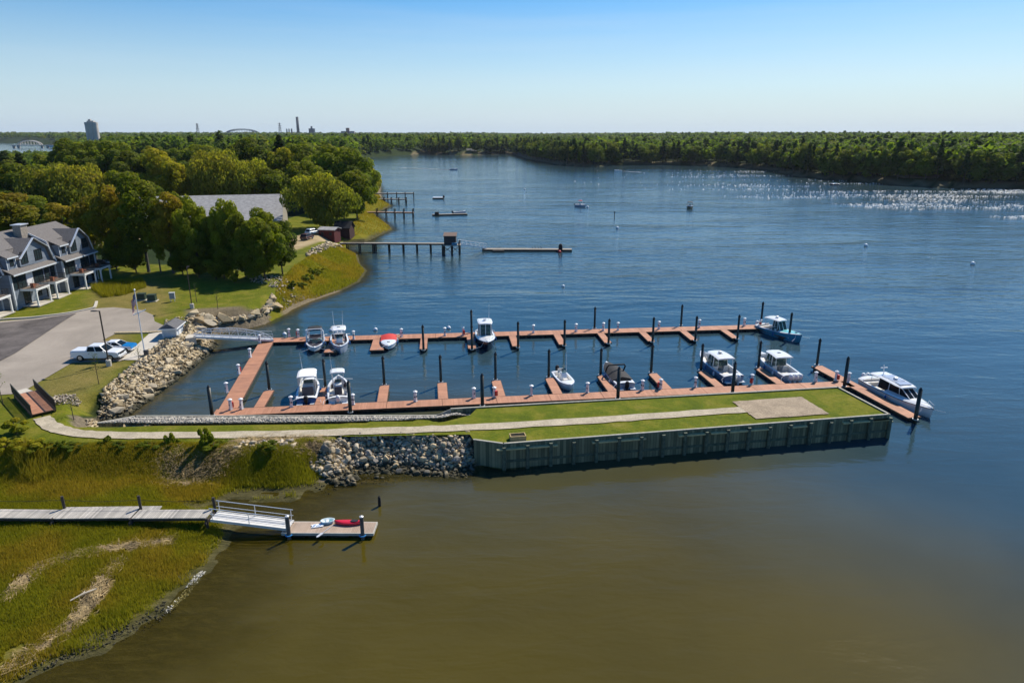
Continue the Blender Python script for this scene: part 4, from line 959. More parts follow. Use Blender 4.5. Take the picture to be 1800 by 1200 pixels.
boulders(bankB, 34, ANG, 1.2, 2.8, 14, 'large grey brown stone slab in the wall behind the gangway beach', 'stone slabs behind the gangway', 1.3, 0.15, align=(-5, 0.6, 1.3, 7))
loose('loose_stones', bankB, 800, 0.3, 0.9, 15, M_rtl, band=(-5, 0.8, 1.2, 7))
loose('loose_stones', pxpoly([(330, 561), (345, 560), (345, 568), (326, 572), (290, 574), (289, 568)], 2.4), 120, 0.2, 0.5, 16, M_rtl)
bankF = pxpoly([(512, 796), (560, 782), (700, 775), (829, 774), (832, 800), (834, 870), (700, 870), (620, 850), (570, 822), (530, 812), (512, 808)], 1.2)
boulders(bankF, 168, RND, 0.5, 1.0, 21, 'rounded field boulder in the riprap left of the timber bulkhead', 'riprap boulders below the gravel path', 0.72, 0.3, align=(-4.6, 1.2, -1.0, 2.3))
loose('loose_stones', bankF, 2300, 0.22, 0.65, 22, M_rml, band=(-4.8, 1.3, -1.4, 2.55))
loose('loose_stones', pxpoly([(420, 806), (480, 802), (515, 800), (520, 812), (470, 812), (420, 814)], 0.9), 110, 0.3, 0.8, 23, M_rml)
loose('river_stones', bed, 9000, 0.10, 0.30, 25, M_rgl, zf=bedz, jit=0.04)
loose('river_stones', [tuple(L(110, 704).to_2d()+Vector((1.6*math.cos(a)*(1+.15*math.sin(3*a)), 1.3*math.sin(a)))) for a in np.linspace(0, 6.28, 14)[:-1]], 420, 0.12, 0.35, 26, rock_mat('pale_pile_loose', [(0, (0.32, 0.27, 0.2)), (1, (0.55, 0.47, 0.38))], False), jit=0.3)
loose('loose_stones', pxpoly([(538, 462), (560, 448), (590, 432), (604, 436), (572, 455), (545, 468)], 1.6), 260, 0.4, 1.3, 27, M_rtl)
loose('loose_stones', pxpoly([(440, 497), (478, 495), (500, 498), (520, 512), (505, 526), (480, 516), (440, 505)], 2.2), 200, 0.25, 0.7, 28, M_rml)

# ------------------------------------------------------------ things on the land
M_wood = mat('raw_wood', (0.42, 0.30, 0.13), 0.8, var=0.2)
M_soil = mat('soil', (0.03, 0.022, 0.012), 0.95)
M_siding = plank_mat('white_siding', (0.56, 0.62, 0.68), (0.60, 0.66, 0.72), 0.14, 'Z', 0.6)
M_trim = mat('white_trim', (0.78, 0.78, 0.77), 0.5, var=0.04)
M_shing = mat('grey_shingle', (0.085, 0.085, 0.09), 0.9, scale=8, col2=(0.15, 0.145, 0.145), bump=0.4, bscale=30)
M_shing2 = mat('brown_grey_shingle', (0.115, 0.105, 0.098), 0.9, scale=6, col2=(0.185, 0.168, 0.158), bump=0.4, bscale=30)
# planter
p = P2(910, 772, 2.44); ru = math.atan2(u_.y, u_.x)
t = empty('planter_box', (p.x, p.y, 2.44), ru, 'small raw wood planter box on the lawn at the left end of the bulkhead', 'planter'); m = MB()
for sy in (-1, 1): m.box((0, sy*0.38, 0.25), (1.5, 0.09, 0.5))
for sx in (-1, 1): m.box((sx*0.71, 0, 0.25), (0.09, 0.67, 0.5))
m.build('frame', M_wood, t); MB().box((0, 0, 0.2), (1.3, 0.64, 0.36)).build('soil', M_soil, t)
# kiosk
kb = L(312.5, 603); rk = R(8)
t = empty('kiosk', (kb.x, kb.y, kb.z), rk, 'small white dockmaster shed with grey gable roof at the head of the gangway', 'shed')
MB().box((-0.9, 1.5, 1.12), (1.8, 3.0, 2.25)).build('wall', M_siding, t)
m = MB(); 
for x, y in ((0, 0), (-1.8, 0), (0, 3.0), (-1.8, 3.0)): m.box((x, y, 1.12), (0.14, 0.14, 2.25))
m.build('corner_board', M_trim, t)
m = MB(); e = 0.35; m.add([(-1.8-e, -0.7, 2.2), (e, -0.7, 2.2), (e, 3.3, 2.2), (-1.8-e, 3.3, 2.2), (-0.9, -0.45, 2.95), (-0.9, 3.1, 2.95), (-1.8-e, -0.7, 2.28), (e, -0.7, 2.28), (e, 3.3, 2.28), (-1.8-e, 3.3, 2.28)],
    [(3, 2, 1, 0), (6, 7, 4), (7, 8, 5, 4), (8, 9, 5), (9, 6, 4, 5), (0, 1, 7, 6), (1, 2, 8, 7), (2, 3, 9, 8), (3, 0, 6, 9)]); m.build('roof', M_shing, t)
m = MB(); 
for a, b in (((-1.8-e, -0.72, 2.24), (e, -0.72, 2.24)), ((e+.02, -0.7, 2.24), (e+.02, 3.3, 2.24))): m.bar(a, b, 0.05, 0.16)
m.build('eave_trim', M_trim, t)
m = MB(); m.box((0.03, 1.4, 1.0), (0.05, 0.9, 1.95)); m.build('door', M_trim, t)
def railing(name, a, b, hgt, label, mt, n_=4, fill=True, cat='railing', dz=0.0):
    a, b = Vector(a), Vector(b); d = b-a; t = empty(name, a, 0, label, cat); m = MB(); pz = Vector((0, 0, 1))
    for i in range(n_+1): q = d*i/n_; m.bar(q, q+pz*hgt, 0.07)
    m.build('post', mt, t); m = MB()
    for z in (hgt, 0.15): m.bar(pz*z, d+pz*z, 0.05)
    m.build('rail', mt, t)
    if fill:
        m = MB(); k = int(d.length/0.12)
        for i in range(k): q = d*(i+.5)/k; m.bar(q+pz*0.15, q+pz*hgt, 0.022)
        m.build('baluster', mt, t)
    return t
railing('railing', L(274.5, 628.5), L(297, 609), 1.15, 'black metal railing at the plaza edge above the rock bank', M_dark, 4)
railing('railing', L(325, 592), L(333, 586), 1.5, 'black metal gate fence behind the dockmaster shed', M_dark, 3)
t = empty('litter_bin', L(258, 627), 0, 'dark round litter bin beside the flagpole', 'bin'); MB().lathe((0, 0, 0), [(0.27, 0), (0.31, 0.8)], 12).build('body', mat('bin_grey', (0.06, 0.06, 0.06), 0.6), t); MB().lathe((0, 0, 0.8), [(0.33, 0), (0.30, 0.08), (0.16, 0.12)], 12).build('lid', M_dark, t)
# abutment + gangway
ga, gb = P(340, 590.5, 2.45), P(480, 596.5, 0.62); ab = P(326, 592, 2.45); gd = (gb-ga).to_2d().normalized(); gn = Vector((-gd.y, gd.x))
t = tag(MB().bar(ab-Vector((0, 0, .45)), ga-Vector((0, 0, .45))+Vector((gd.x, gd.y, 0))*.3, 2.0, 1.0).build('abutment', M_conc), 'pale concrete abutment carrying the top of the gangway', 'abutment')
def gangway(name, label, a, b, w, rail_h, arch, mt, deckm, n_=9, cat='gangway', near=True):
    t = empty(name, (0, 0, 0), 0, label, cat); d = b-a; g2 = d.to_2d().normalized(); s = Vector((-g2.y, g2.x, 0)); pz = Vector((0, 0, 1))
    m = MB(); m.bar(a, b, w, 0.06); m.build('deck', deckm, t)
    for sg in (-1, 1):
        m = MB(); o_ = s*(sg*w/2); m.bar(a+o_+pz*.02, b+o_+pz*.02, 0.10, 0.28)
        top = [a+d*i/n_+o_+pz*(0.14+rail_h*(math.sin(math.pi*(i/n_))**0.6 if arch else 1.0)) for i in range(n_+1)]
        m.tube(top, 0.05, 6); m.build('truss', mt, t)
        m = MB()
        for i in range(0 if not arch else 1, n_+1 if not arch else n_): m.bar(a+d*i/n_+o_, top[i], 0.05)
        if arch:
            for i in range(1, n_-1): m.bar(a+d*i/n_+o_, top[i+1], 0.04)
        m.build('truss_post', mt, t)
        m = MB(); m.tube([a+d*0.05+o_+pz*1.05, b+o_+pz*1.05, b+o_+pz*0.3] if arch else [a+o_+pz*0.55, b+o_+pz*0.55], 0.03, 5); m.build('handrail', mt, t)
    return t
gangway('gangway', 'white aluminium gangway with arched side trusses down to the floating docks', ga, gb, 1.5, 1.15, True, M_alu, M_galv)
# footbridge by the lot
fa, fb = L(46, 695), L(78, 729); z0 = 2.75; fa.z = fb.z = z0; fd_ = (fb-fa); s = Vector((-fd_.y, fd_.x, 0)).normalized()
t = empty('footbridge', fa, math.atan2(fd_.y, fd_.x), 'short footbridge with red brown deck and dark screens at the start of the gravel path', 'footbridge'); Ln = fd_.length
MB().box((Ln/2, 0, -0.05), (Ln, 2.0, 0.1)).build('deck', M_deck, t)
for sg in (-1, 1):
    MB().box((Ln/2, sg*1.04, -0.12), (Ln, 0.1, 0.3)).build('beam', M_side, t); m = MB()
    m.box((Ln/2-0.3, sg*1.06, 1.05), (Ln+1.2, 0.08, 0.08)); m.box((Ln/2-0.3, sg*1.06, 0.15), (Ln+1.2, 0.06, 0.06)); k = int(Ln/0.10)
    for i in range(k+12): m.box((-0.9+i*0.10, sg*1.06, 0.55), (0.045, 0.04, 1.0))
    m.build('screen', mat('dark_screen', (0.025, 0.03, 0.02), 0.7), t)
drape('ramp', [tuple(q) for q in [L(26, 690).to_2d(), L(46, 684).to_2d(), (fa+s*1.0).to_2d(), (fa-s*1.0).to_2d()]], M_conc, 0.14, 0.8)
# lamps, flagpole, cabinets
def lamp(px, py, label, hgt=6.3, az=R(175), grp='street lamps of the parking lot'):
    b = L(px, py); t = empty('street_lamp', b, az, label, 'street lamp', grp)
    MB().lathe((0, 0, -0.2), [(0.32, 0), (0.32, 0.95), (0.28, 1.0)], 14).build('base', M_conc, t)
    MB().box((0, 0, 0.8+hgt/2), (0.12, 0.12, hgt)).build('pole', mat('bronze', (0.03, 0.022, 0.016), 0.5), t)
    m = MB(); m.box((0.25, 0, 0.75+hgt), (0.5, 0.08, 0.08)); m.box((0.75, 0, 0.76+hgt), (0.6, 0.32, 0.1)); m.build('lamp_head', MATS['bronze'], t)
lamp(192, 643, 'bronze street lamp on round concrete base in front of the white pickup')
lamp(338, 542, 'bronze street lamp on the lawn behind the gangway', 6.0, R(100))
b = L(255, 624); t = empty('flagpole', b, R(6), 'tall white flagpole with yardarm and hanging striped flag beside the plaza', 'flagpole')
hp = 8.6; m = MB(); m.tube([(0, 0, 0), (0, 0, hp)], [0.09, 0.05], 8); m.build('pole', M_white, t); MB().lathe((0, 0, hp), [(0.03, 0), (0.12, 0.08), (0.12, 0.16), (0.03, 0.24)], 8).build('finial', M_white, t)
MB().bar((-0.55, -0.35, 5.5), (0.8, 0.5, 6.0), 0.10, 0.10).build('yardarm', M_white, t)
def flag_mat():
    m, n, l, b = nt('flag_cloth'); uv = n.new('ShaderNodeAttribute'); uv.attribute_name = 'fu'; uw = n.new('ShaderNodeAttribute'); uw.attribute_name = 'fv'
    st = mth(n, l, 'LESS_THAN', mth(n, l, 'FRACT', mth(n, l, 'MULTIPLY', uw.outputs['Fac'], 6.5)), 0.5)
    c = mix(n, l, st, (0.75, 0.75, 0.75), (0.5, 0.02, 0.03)); can = mth(n, l, 'MULTIPLY', mth(n, l, 'LESS_THAN', uv.outputs['Fac'], 0.4), mth(n, l, 'GREATER_THAN', uw.outputs['Fac'], 0.46))
    vz = n.new('ShaderNodeCombineXYZ'); l.new(mth(n, l, 'MULTIPLY', uv.outputs['Fac'], 24), vz.inputs[0]); l.new(mth(n, l, 'MULTIPLY', uw.outputs['Fac'], 16), vz.inputs[1])
    vo = n.new('ShaderNodeTexVoronoi'); vo.inputs['Randomness'].default_value = 0; vo.inputs['Scale'].default_value = 1; l.new(vz.outputs[0], vo.inputs[0])
    blue = mix(n, l, mth(n, l, 'LESS_THAN', vo.outputs[0], 0.22), (0.01, 0.02, 0.12), (0.75, 0.75, 0.75))
    l.new(mix(n, l, can, c, blue), b.inputs['Base Color']); b.inputs['Roughness'].default_value = 0.8; return m
V, F, fu_, fv_ = [], [], [], []; NX, NY = 16, 10
for j in range(NY+1):
    for i in range(NX+1):
        a, c = i/NX, j/NY; droop = a**0.8*1.7; x = -0.06-0.62*a**0.7+0.05*math.sin(a*14+c*2); y = 0.13*math.sin(a*13+c*1.5)*a
        V.append((x, y, 7.0+c*1.25-droop*(1-0.15*c)+0.1)); fu_.append(a); fv_.append(c)
F = [(j*(NX+1)+i, j*(NX+1)+i+1, (j+1)*(NX+1)+i+1, (j+1)*(NX+1)+i) for j in range(NY) for i in range(NX)]
mesh_np('flag', V, F, flag_mat(), dict(fu=fu_, fv=fv_), smooth=True, parent=t)
M_ugreen = mat('utility_green', (0.022, 0.045, 0.03), 0.6)
for (x, y), lb in (((250, 527), 'dark green utility box on the lawn, left one of the pair'), ((268, 529), 'dark green utility box on the lawn, right one of the pair')):
    t = empty('utility_box', L(x, y), R(8), lb, 'utility box', 'green utility boxes'); MB().box((0, 0, 0.05), (1.7, 1.4, 0.1)).build('pad', M_conc, t)
    MB().box((0, 0, 0.6), (1.3, 1.0, 1.0), taper=0.96).build('body', M_ugreen, t); MB().box((0, 0, 1.13), (1.36, 1.08, 0.07)).box((0.1, -0.53, 0.6), (0.5, 0.03, 0.5)).build('lid', M_ugreen, t)
t = empty('electrical_cabinet', L(304, 530), R(8), 'pale grey electrical cabinet on legs standing on the lawn', 'cabinet'); m = MB()
for x in (-0.32, 0.32): m.box((x, 0, 0.3), (0.08, 0.08, 0.6))
m.build('leg', M_galv, t); MB().box((0, 0, 1.0), (0.85, 0.35, 1.05)).build('body', mat('cabinet', (0.36, 0.38, 0.40), 0.5), t); MB().box((0, 0, 1.56), (0.95, 0.45, 0.06)).build('hood', M_white, t); MB().box((-0.02, -0.19, 1.0), (0.7, 0.03, 0.9)).build('door', mat('cabinet_door', (0.25, 0.27, 0.3), 0.5), t)
# pickup truck, local frame: +x forward
def wheel(t, x, y, r=0.40, w=0.26):
    m = MB(); n_ = 18; vs = []
    for k in range(n_):
        a = 2*math.pi*k/n_
        for rr, yy in ((r*.62, -w/2), (r*.95, -w/2), (r, -w*.3), (r, w*.3), (r*.95, w/2), (r*.62, w/2)): vs.append((x+rr*math.cos(a), y+yy, r+rr*math.sin(a)))
    m.add(vs, [(k*6+j, ((k+1) % n_)*6+j, ((k+1) % n_)*6+j+1, k*6+j+1) for k in range(n_) for j in range(5)]); o = m.build('wheel', mat('tyre', (0.015, 0.015, 0.015), 0.9), t)
    m = MB(); m.tube([(x, y-w*.42, r), (x, y+w*.42, r)], r*.62, 14); m.build('rim', mat('alloy', (0.5, 0.5, 0.52), 0.3, 0.7), o)
def car_shell(t, prof, w, mt, name='body', tuck=0.06):
    n_ = len(prof); vs = []
    for f in (-1, -0.93, 0.93, 1):
        for x, z in prof: vs.append((x*(1 if abs(f) < 1 else 0.992), w/2*f, z if abs(f) < 1 else min(z, 99)-(tuck if z > 0.6 else 0)))
    m = MB(); fs = [(s*n_+i, s*n_+(i+1) % n_, (s+1)*n_+(i+1) % n_, (s+1)*n_+i) for s in range(3) for i in range(n_)]+[tuple(range(n_-1, -1, -1)), tuple(range(3*n_, 4*n_))]
    m.add(vs, fs); return fix_normals(m.build(name, mt, t))
M_carw = mat('white_car_paint', (0.80, 0.80, 0.80), 0.2, var=0.02, coat=0.5)
def arches(cx, r=0.47):
    return [(cx+r*math.cos(a), 0.40+r*math.sin(a)) for a in np.linspace(0.05, math.pi-0.05, 7)]
tp = L(175, 631); t = empty('pickup_truck', (tp.x, tp.y, tp.z+0.06), R(3), 'white four door pickup truck with covered bed parked beside the lamp post', 'pickup truck')
prof = [(2.95, 0.45), (2.97, 0.75), (2.90, 1.02), (2.55, 1.13), (1.45, 1.20), (1.38, 1.22), (-0.95, 1.22), (-0.98, 1.30), (-2.88, 1.30), (-2.95, 1.2), (-2.95, 0.5), (-2.3, 0.45)]+arches(-1.85)[::-1]+[(-1.3, 0.38), (1.35, 0.38)]+arches(1.88)[::-1]+[(2.4, 0.42)]
car_shell(t, prof, 1.98, M_carw)
def cab(t, x0, x1, x2, x3, z0, z1, w0, w1, mt, gl):
    m = MB(); m.add([(x0, -w0, z0), (x3, -w0, z0), (x3, w0, z0), (x0, w0, z0), (x1, -w1, z1), (x2, -w1, z1), (x2, w1, z1), (x1, w1, z1)], [(0, 1, 5, 4), (1, 2, 6, 5), (2, 3, 7, 6), (3, 0, 4, 7)]); g = m.build('window', gl, t)
    m = MB(); m.add([(x1-.05, -w1-.02, z1-.02), (x2+.05, -w1-.02, z1-.02), (x2+.05, w1+.02, z1-.02), (x1-.05, w1+.02, z1-.02), (x1+.1, -w1*.9, z1+.07), (x2-.15, -w1*.9, z1+.07), (x2-.15, w1*.9, z1+.07), (x1+.1, w1*.9, z1+.07)],
        [(3, 2, 1, 0), (4, 5, 6, 7), (0, 1, 5, 4), (1, 2, 6, 5), (2, 3, 7, 6), (3, 0, 4, 7)]); m.build('roof', mt, t); m = MB()
    for sg in (-1, 1):
        for (a, b, k) in ((x0, x1, .12), (x3, x2, .09), ((x0*.52+x3*.48), (x1*.5+x2*.5), .10)): m.bar((a, sg*w0, z0), (b, sg*w1, z1), k, 0.05)
        m.bar((x0, sg*w0, z0+.01), (x3, sg*w0, z0+.01), 0.05, 0.05)
    m.build('pillar', mt, t)
cab(t, -0.95, -0.80, 0.75, 1.45, 1.22, 1.86, 0.95, 0.76, M_carw, M_dglass)
MB().box((-1.95, 0, 1.34), (1.85, 1.8, 0.06)).build('bed_cover', M_carw, t)
for x in (-1.85, 1.88):
    for y in (-0.88, 0.88): wheel(t, x, y)
for sg in (-1, 1): MB().box((2.93, sg*0.72, 0.92), (0.12, 0.36, 0.2)).build('headlight', M_glass, t); MB().box((-2.95, sg*0.86, 1.0), (0.06, 0.16, 0.36)).build('tail_light', M_red, t); MB().box((1.2, sg*1.08, 1.28), (0.14, 0.22, 0.2)).build('mirror', M_carw, t)
MB().box((2.97, 0, 0.88), (0.06, 1.0, 0.26)).build('grille', M_dark, t); MB().box((3.0, 0, 0.5), (0.16, 1.9, 0.2)).build('front_bumper', M_galv, t); MB().box((-3.0, 0, 0.52), (0.16, 1.85, 0.2)).build('rear_bumper', M_galv, t)
MB().box((0.2, -0.995, 0.95), (0.18, 0.02, 0.05)).box((-0.65, -0.995, 0.95), (0.18, 0.02, 0.05)).build('door_handle', M_dark, t)
tp = L(207, 618); t = empty('car', (tp.x, tp.y, tp.z+0.06), R(5), 'white car with a bright blue front end parked behind the white pickup', 'car')
prof = [(2.2, 0.35), (2.22, 0.65), (2.1, 0.85), (1.0, 0.98), (-1.9, 0.98), (-2.2, 0.9), (-2.2, 0.4)]+arches(-1.35, .4)[::-1]+arches(1.4, .4)[::-1]
car_shell(t, prof, 1.8, M_carw); cab(t, -1.6, -0.9, 0.25, 1.0, 0.98, 1.42, 0.82, 0.64, M_carw, M_dglass)
M_cblue = mat('bright_blue', (0.01, 0.16, 0.42), 0.3, var=0.08)
m = MB(); m.add([(1.0, -0.86, 1.0), (2.12, -0.84, 0.88), (2.12, 0.84, 0.88), (1.0, 0.86, 1.0), (2.28, -0.8, 0.6), (2.28, 0.8, 0.6), (1.0, -0.92, 0.72), (2.2, -0.92, 0.62), (1.0, 0.92, 0.72), (2.2, 0.92, 0.62)], [(0, 1, 2, 3), (1, 4, 5, 2), (6, 7, 1, 0), (3, 2, 9, 8), (7, 4, 1), (2, 5, 9)]); m.build('hood', M_cblue, t)
for x in (-1.35, 1.4):
    for y in (-0.8, 0.8): wheel(t, x, y, 0.34, 0.22)
# ------------------------------------------------------------ trees
def leaf_mat(name, c1, c2, c3=None, tr=0.5):
    c1 = tuple(a*1.1 for a in c1); c2 = (c2[0]*1.75, c2[1]*1.6, c2[2]*1.2)
    m, n, l, b = nt(name); oi = n.new('ShaderNodeObjectInfo'); at = n.new('ShaderNodeAttribute'); at.attribute_name = 'rnd'
    a2 = n.new('ShaderNodeAttribute'); a2.attribute_name = 'hue'
    f = mth(n, l, 'ADD', mth(n, l, 'MULTIPLY', at.outputs['Fac'], 0.65), mth(n, l, 'MULTIPLY', oi.outputs['Random'], 0.45))
    c = ramp(n, l, f, [(0.15, c1), (0.85, c2)])
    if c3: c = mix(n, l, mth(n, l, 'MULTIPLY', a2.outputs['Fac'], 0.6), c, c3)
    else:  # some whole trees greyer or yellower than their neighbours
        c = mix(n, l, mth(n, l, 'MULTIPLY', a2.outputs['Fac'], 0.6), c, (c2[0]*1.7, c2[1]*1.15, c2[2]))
    l.new(c, b.inputs['Base Color']); b.inputs['Roughness'].default_value = 0.75; b.inputs['Specular IOR Level'].default_value = 0.15
    t = n.new('ShaderNodeBsdfTranslucent'); l.new(mix(n, l, 1.0, c, (1.5, 1.6, 0.8), 'MULTIPLY'), t.inputs[0]); mx = n.new('ShaderNodeMixShader'); mx.inputs[0].default_value = tr
    l.new(b.outputs[0], mx.inputs[1]); l.new(t.outputs[0], mx.inputs[2]); l.new(mx.outputs[0], n['Material Output'].inputs[0]); return m
M_bark = mat('bark', (0.075, 0.058, 0.042), 0.95, var=0.3, scale=4)
M_birch = mat('pale_bark', (0.11, 0.10, 0.085), 0.9, var=0.3, scale=4)
LM = dict(oak=leaf_mat('leaf_dark_green', (0.042, 0.070, 0.008), (0.084, 0.118, 0.012)), green=leaf_mat('leaf_mid_green', (0.052, 0.082, 0.006), (0.110, 0.145, 0.012)),
          yellow=leaf_mat('leaf_yellow_green', (0.10, 0.125, 0.008), (0.18, 0.19, 0.014)), orange=leaf_mat('leaf_turning', (0.075, 0.095, 0.010), (0.16, 0.15, 0.014), (0.30, 0.125, 0.018)),
          willow=leaf_mat('leaf_willow', (0.075, 0.095, 0.014), (0.135, 0.155, 0.024)), pine=leaf_mat('needle', (0.014, 0.034, 0.010), (0.032, 0.060, 0.014)))
def leafcloud(r, cen, rad, per, size, squash=0.8, hang=0.0, up=0.25, flat=False):
    """leaves on the shells of clumps: returns verts (N*4,3), per-leaf random"""
    V, A = [], []
    for c, R_ in zip(cen, rad):
        n_ = int(per*(R_/np.mean(rad))**2); d = r.normal(size=(n_, 3)); d[:, 2] = d[:, 2]*0.9+0.15; d /= np.linalg.norm(d, axis=1)[:, None]
        rr = R_*(0.72+0.36*r.random(n_)**0.7)[:, None]; p = c+d*rr*np.array([1, 1, squash])
        nn = d+r.normal(size=(n_, 3))*0.38; nn[:, 2] += up; nn /= np.linalg.norm(nn, axis=1)[:, None]
        a = np.cross(nn, r.normal(size=(n_, 3))); a /= np.linalg.norm(a, axis=1)[:, None]; b = np.cross(nn, a)
        if hang: b = b*0.4+np.array([0, 0, -1.0])*hang; a = a*0.55
        s = size*(0.6+0.8*r.random(n_))[:, None]
        V.append(np.stack([p-a*s*.5, p-b*s*.35+a*s*.1, p+a*s*.5, p+b*s*.5], 1).reshape(-1, 3)); A.append(np.repeat(np.clip(r.random()*0.6+r.random(n_)*0.4, 0, 1), 4))
    return np.concatenate(V), np.concatenate(A)
def crown_blobs(r, kind, Ht, W_):
    """clump centres for a tree of height 1 unit = Ht metres, crown width W_"""
    cen, rad = [], []
    if kind == 'pine':
        n_ = 26
        for i in range(n_):
            t = i/(n_-1); z = Ht*(0.22+0.76*t); k = (1-t)**0.75; a = i*2.4+r.random(); q = W_/2*k*0.72*(0.6+0.5*r.random()); cen.append((q*math.cos(a), q*math.sin(a), z)); rad.append(W_*0.13*(0.55+0.6*k))
    else:
        n_ = {'oak': 30, 'tall': 26, 'willow': 26, 'bush': 12}[kind]; z0 = {'oak': 0.12, 'tall': 0.24, 'willow': 0.14, 'bush': 0.15}[kind]
        cz = Ht*(1+z0)/2; hz_ = Ht*(1-z0)/2
        ph = r.random(4)*6.28
        for i in range(n_):
            u = 1-2*(i+.5)/n_; a = i*2.399+r.random()*0.9; q = math.sqrt(1-u*u); lob = 1+0.20*math.sin(2*a+ph[0]+2.2*u)+0.13*math.sin(5*a+ph[1]-3*u); f = (0.60+0.24*r.random())*lob
            if kind == 'tall': f *= 0.9+0.2*math.sin(u*5+ph[2])
            if i % 5 == 4: f *= 0.35
            cen.append((W_/2*q*f*math.cos(a), W_/2*q*f*math.sin(a), cz+hz_*u*(0.74+0.16*math.sin(ph[3]+a)))); rad.append(min(W_, Ht)*(0.10+0.10*r.random()))
    return np.array(cen), np.array(rad)
def make_tree_mesh(kind, seed, Ht, W_, per, size, trunk=True):
    r = np.random.default_rng(seed); cen, rad = crown_blobs(r, kind, Ht, W_)
    hang = 0.9 if kind == 'willow' else 0.0
    V, A = leafcloud(r, cen, rad, per, size, 0.72 if kind == 'pine' else (1.15 if kind == 'willow' else 0.8), hang)
    if kind == 'pine': pass
    N = len(V)//4; F = np.arange(N*4).reshape(-1, 4)
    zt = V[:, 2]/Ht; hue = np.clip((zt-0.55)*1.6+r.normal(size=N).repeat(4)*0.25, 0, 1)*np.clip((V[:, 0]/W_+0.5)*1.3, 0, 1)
    tm = MB(); 
    if trunk:
        tr = Ht*0.011+0.05; bend = r.normal(size=2)*0.03*Ht
        tm.tube([(0, 0, -0.6), (bend[0]*.3, bend[1]*.3, Ht*0.25), (bend[0], bend[1], Ht*0.55), (bend[0]*.6, bend[1]*.6, Ht*0.88)], [tr*1.3, tr, tr*0.65, tr*0.2], 7)
        for i in range(0, len(cen), 2 if kind != 'pine' else 3):
            c = cen[i]; z0 = max(Ht*0.2, min(c[2]-Ht*0.12, Ht*0.6)) if kind != 'pine' else c[2]-0.2
            k = z0/Ht; p0 = (bend[0]*min(k/.55, 1), bend[1]*min(k/.55, 1), z0); mid = ((p0[0]+c[0])*.5, (p0[1]+c[1])*.5, (z0+c[2])*.5+0.2)
            tm.tube([p0, mid, tuple(c)], [tr*0.42, tr*0.28, tr*0.1], 5, cap=False)
    return V, F, A, hue, tm
PROTO = {}
def tree_proto(key, kind, leaf, seed, Ht, W_, per, size, bark=None):
    V, F, A, hue, tm = make_tree_mesh(kind, seed, Ht, W_, per, size)
    def mk(V, F, A, hue):
        me = bpy.data.meshes.new('crown'); me.vertices.add(len(V)); me.vertices.foreach_set('co', V.astype(np.float32).ravel()); me.loops.add(F.size); me.loops.foreach_set('vertex_index', F.astype(np.int32).ravel())
        me.polygons.add(len(F)); me.polygons.foreach_set('loop_start', np.arange(0, F.size, 4, dtype=np.int32)); me.polygons.foreach_set('loop_total', np.full(len(F), 4, np.int32))
        for nm, arr in (('rnd', A), ('hue', hue)): a = me.attributes.new(nm, 'FLOAT', 'POINT'); a.data.foreach_set('value', arr.astype(np.float32))
        me.update(); return me
    cm = mk(V, F, A, hue)
    t_ = bpy.data.meshes.new('trunk'); t_.from_pydata(tm.v, [], tm.f); t_.update()
    PROTO.setdefault(key, []).append((cm, t_, Ht, W_, leaf, bark or M_bark))
LEAVED = {}
def leaved(cm, leaf):
    k = (cm.name, leaf)
    if k not in LEAVED:
        c = cm if not cm.materials else cm.copy()
        c.materials.clear(); c.materials.append(LM[leaf]); LEAVED[k] = c
    return LEAVED[k]
def tree(name, key, i, loc, Ht, W_, label, cat='tree', group=None, leaf=None, rz=None):
    cm, tmsh, h0, w0, lf, bk = PROTO[key][i % len(PROTO[key])]
    t = empty(name, loc, random.random()*6.28 if rz is None else rz, label, cat, group)
    t.scale = (W_/w0, W_/w0, Ht/h0)
    o = bpy.data.objects.new('crown', leaved(cm, leaf or lf)); COL.objects.link(o); o.parent = t
    if not tmsh.materials: tmsh.materials.append(bk)
    o = bpy.data.objects.new('trunk', tmsh); COL.objects.link(o); o.parent = t
    return t
for i in range(4): tree_proto('oak', 'oak', 'oak', 300+i, 15, 12, 330, 0.55)
for i in range(3): tree_proto('tall', 'tall', 'orange', 320+i, 15, 8, 250, 0.42, M_birch)
for i in range(3): tree_proto('willow', 'willow', 'willow', 340+i, 14, 14, 420, 0.75)
for i in range(2): tree_proto('pine', 'pine', 'pine', 360+i, 18, 9, 240, 0.6)
for i in range(5): tree_proto('far_oak', 'oak', 'oak', 380+i, 18, 14, 130, 1.0)
for i in range(3): tree_proto('far_pine', 'pine', 'pine', 390+i, 20, 9, 90, 0.9)
for i in range(3): tree_proto('bush', 'bush', 'green', 400+i, 2.0, 2.6, 110, 0.22)
def tree_px(name, key, i, bx, by, ty, wpx, label, leaf=None, cat='tree', group=None, tx=None):
    """base and top seen in the photograph"""
    p = L(bx, by, 4.0); v = (ty-600)/FPX; Y = p.y; ztop = H-Y*math.tan(PITCH+math.atan(v)); Zd = Y*math.cos(PITCH)+(H-ztop)*math.sin(PITCH)
    Ht = max(ztop-p.z, 3.0); W_ = wpx/FPX*Zd
    return tree(name, key, i, (p.x, p.y, p.z-0.1), Ht*1.02, W_*1.1, label, cat, group, leaf)
LT = 'left woods behind the blue townhouses'
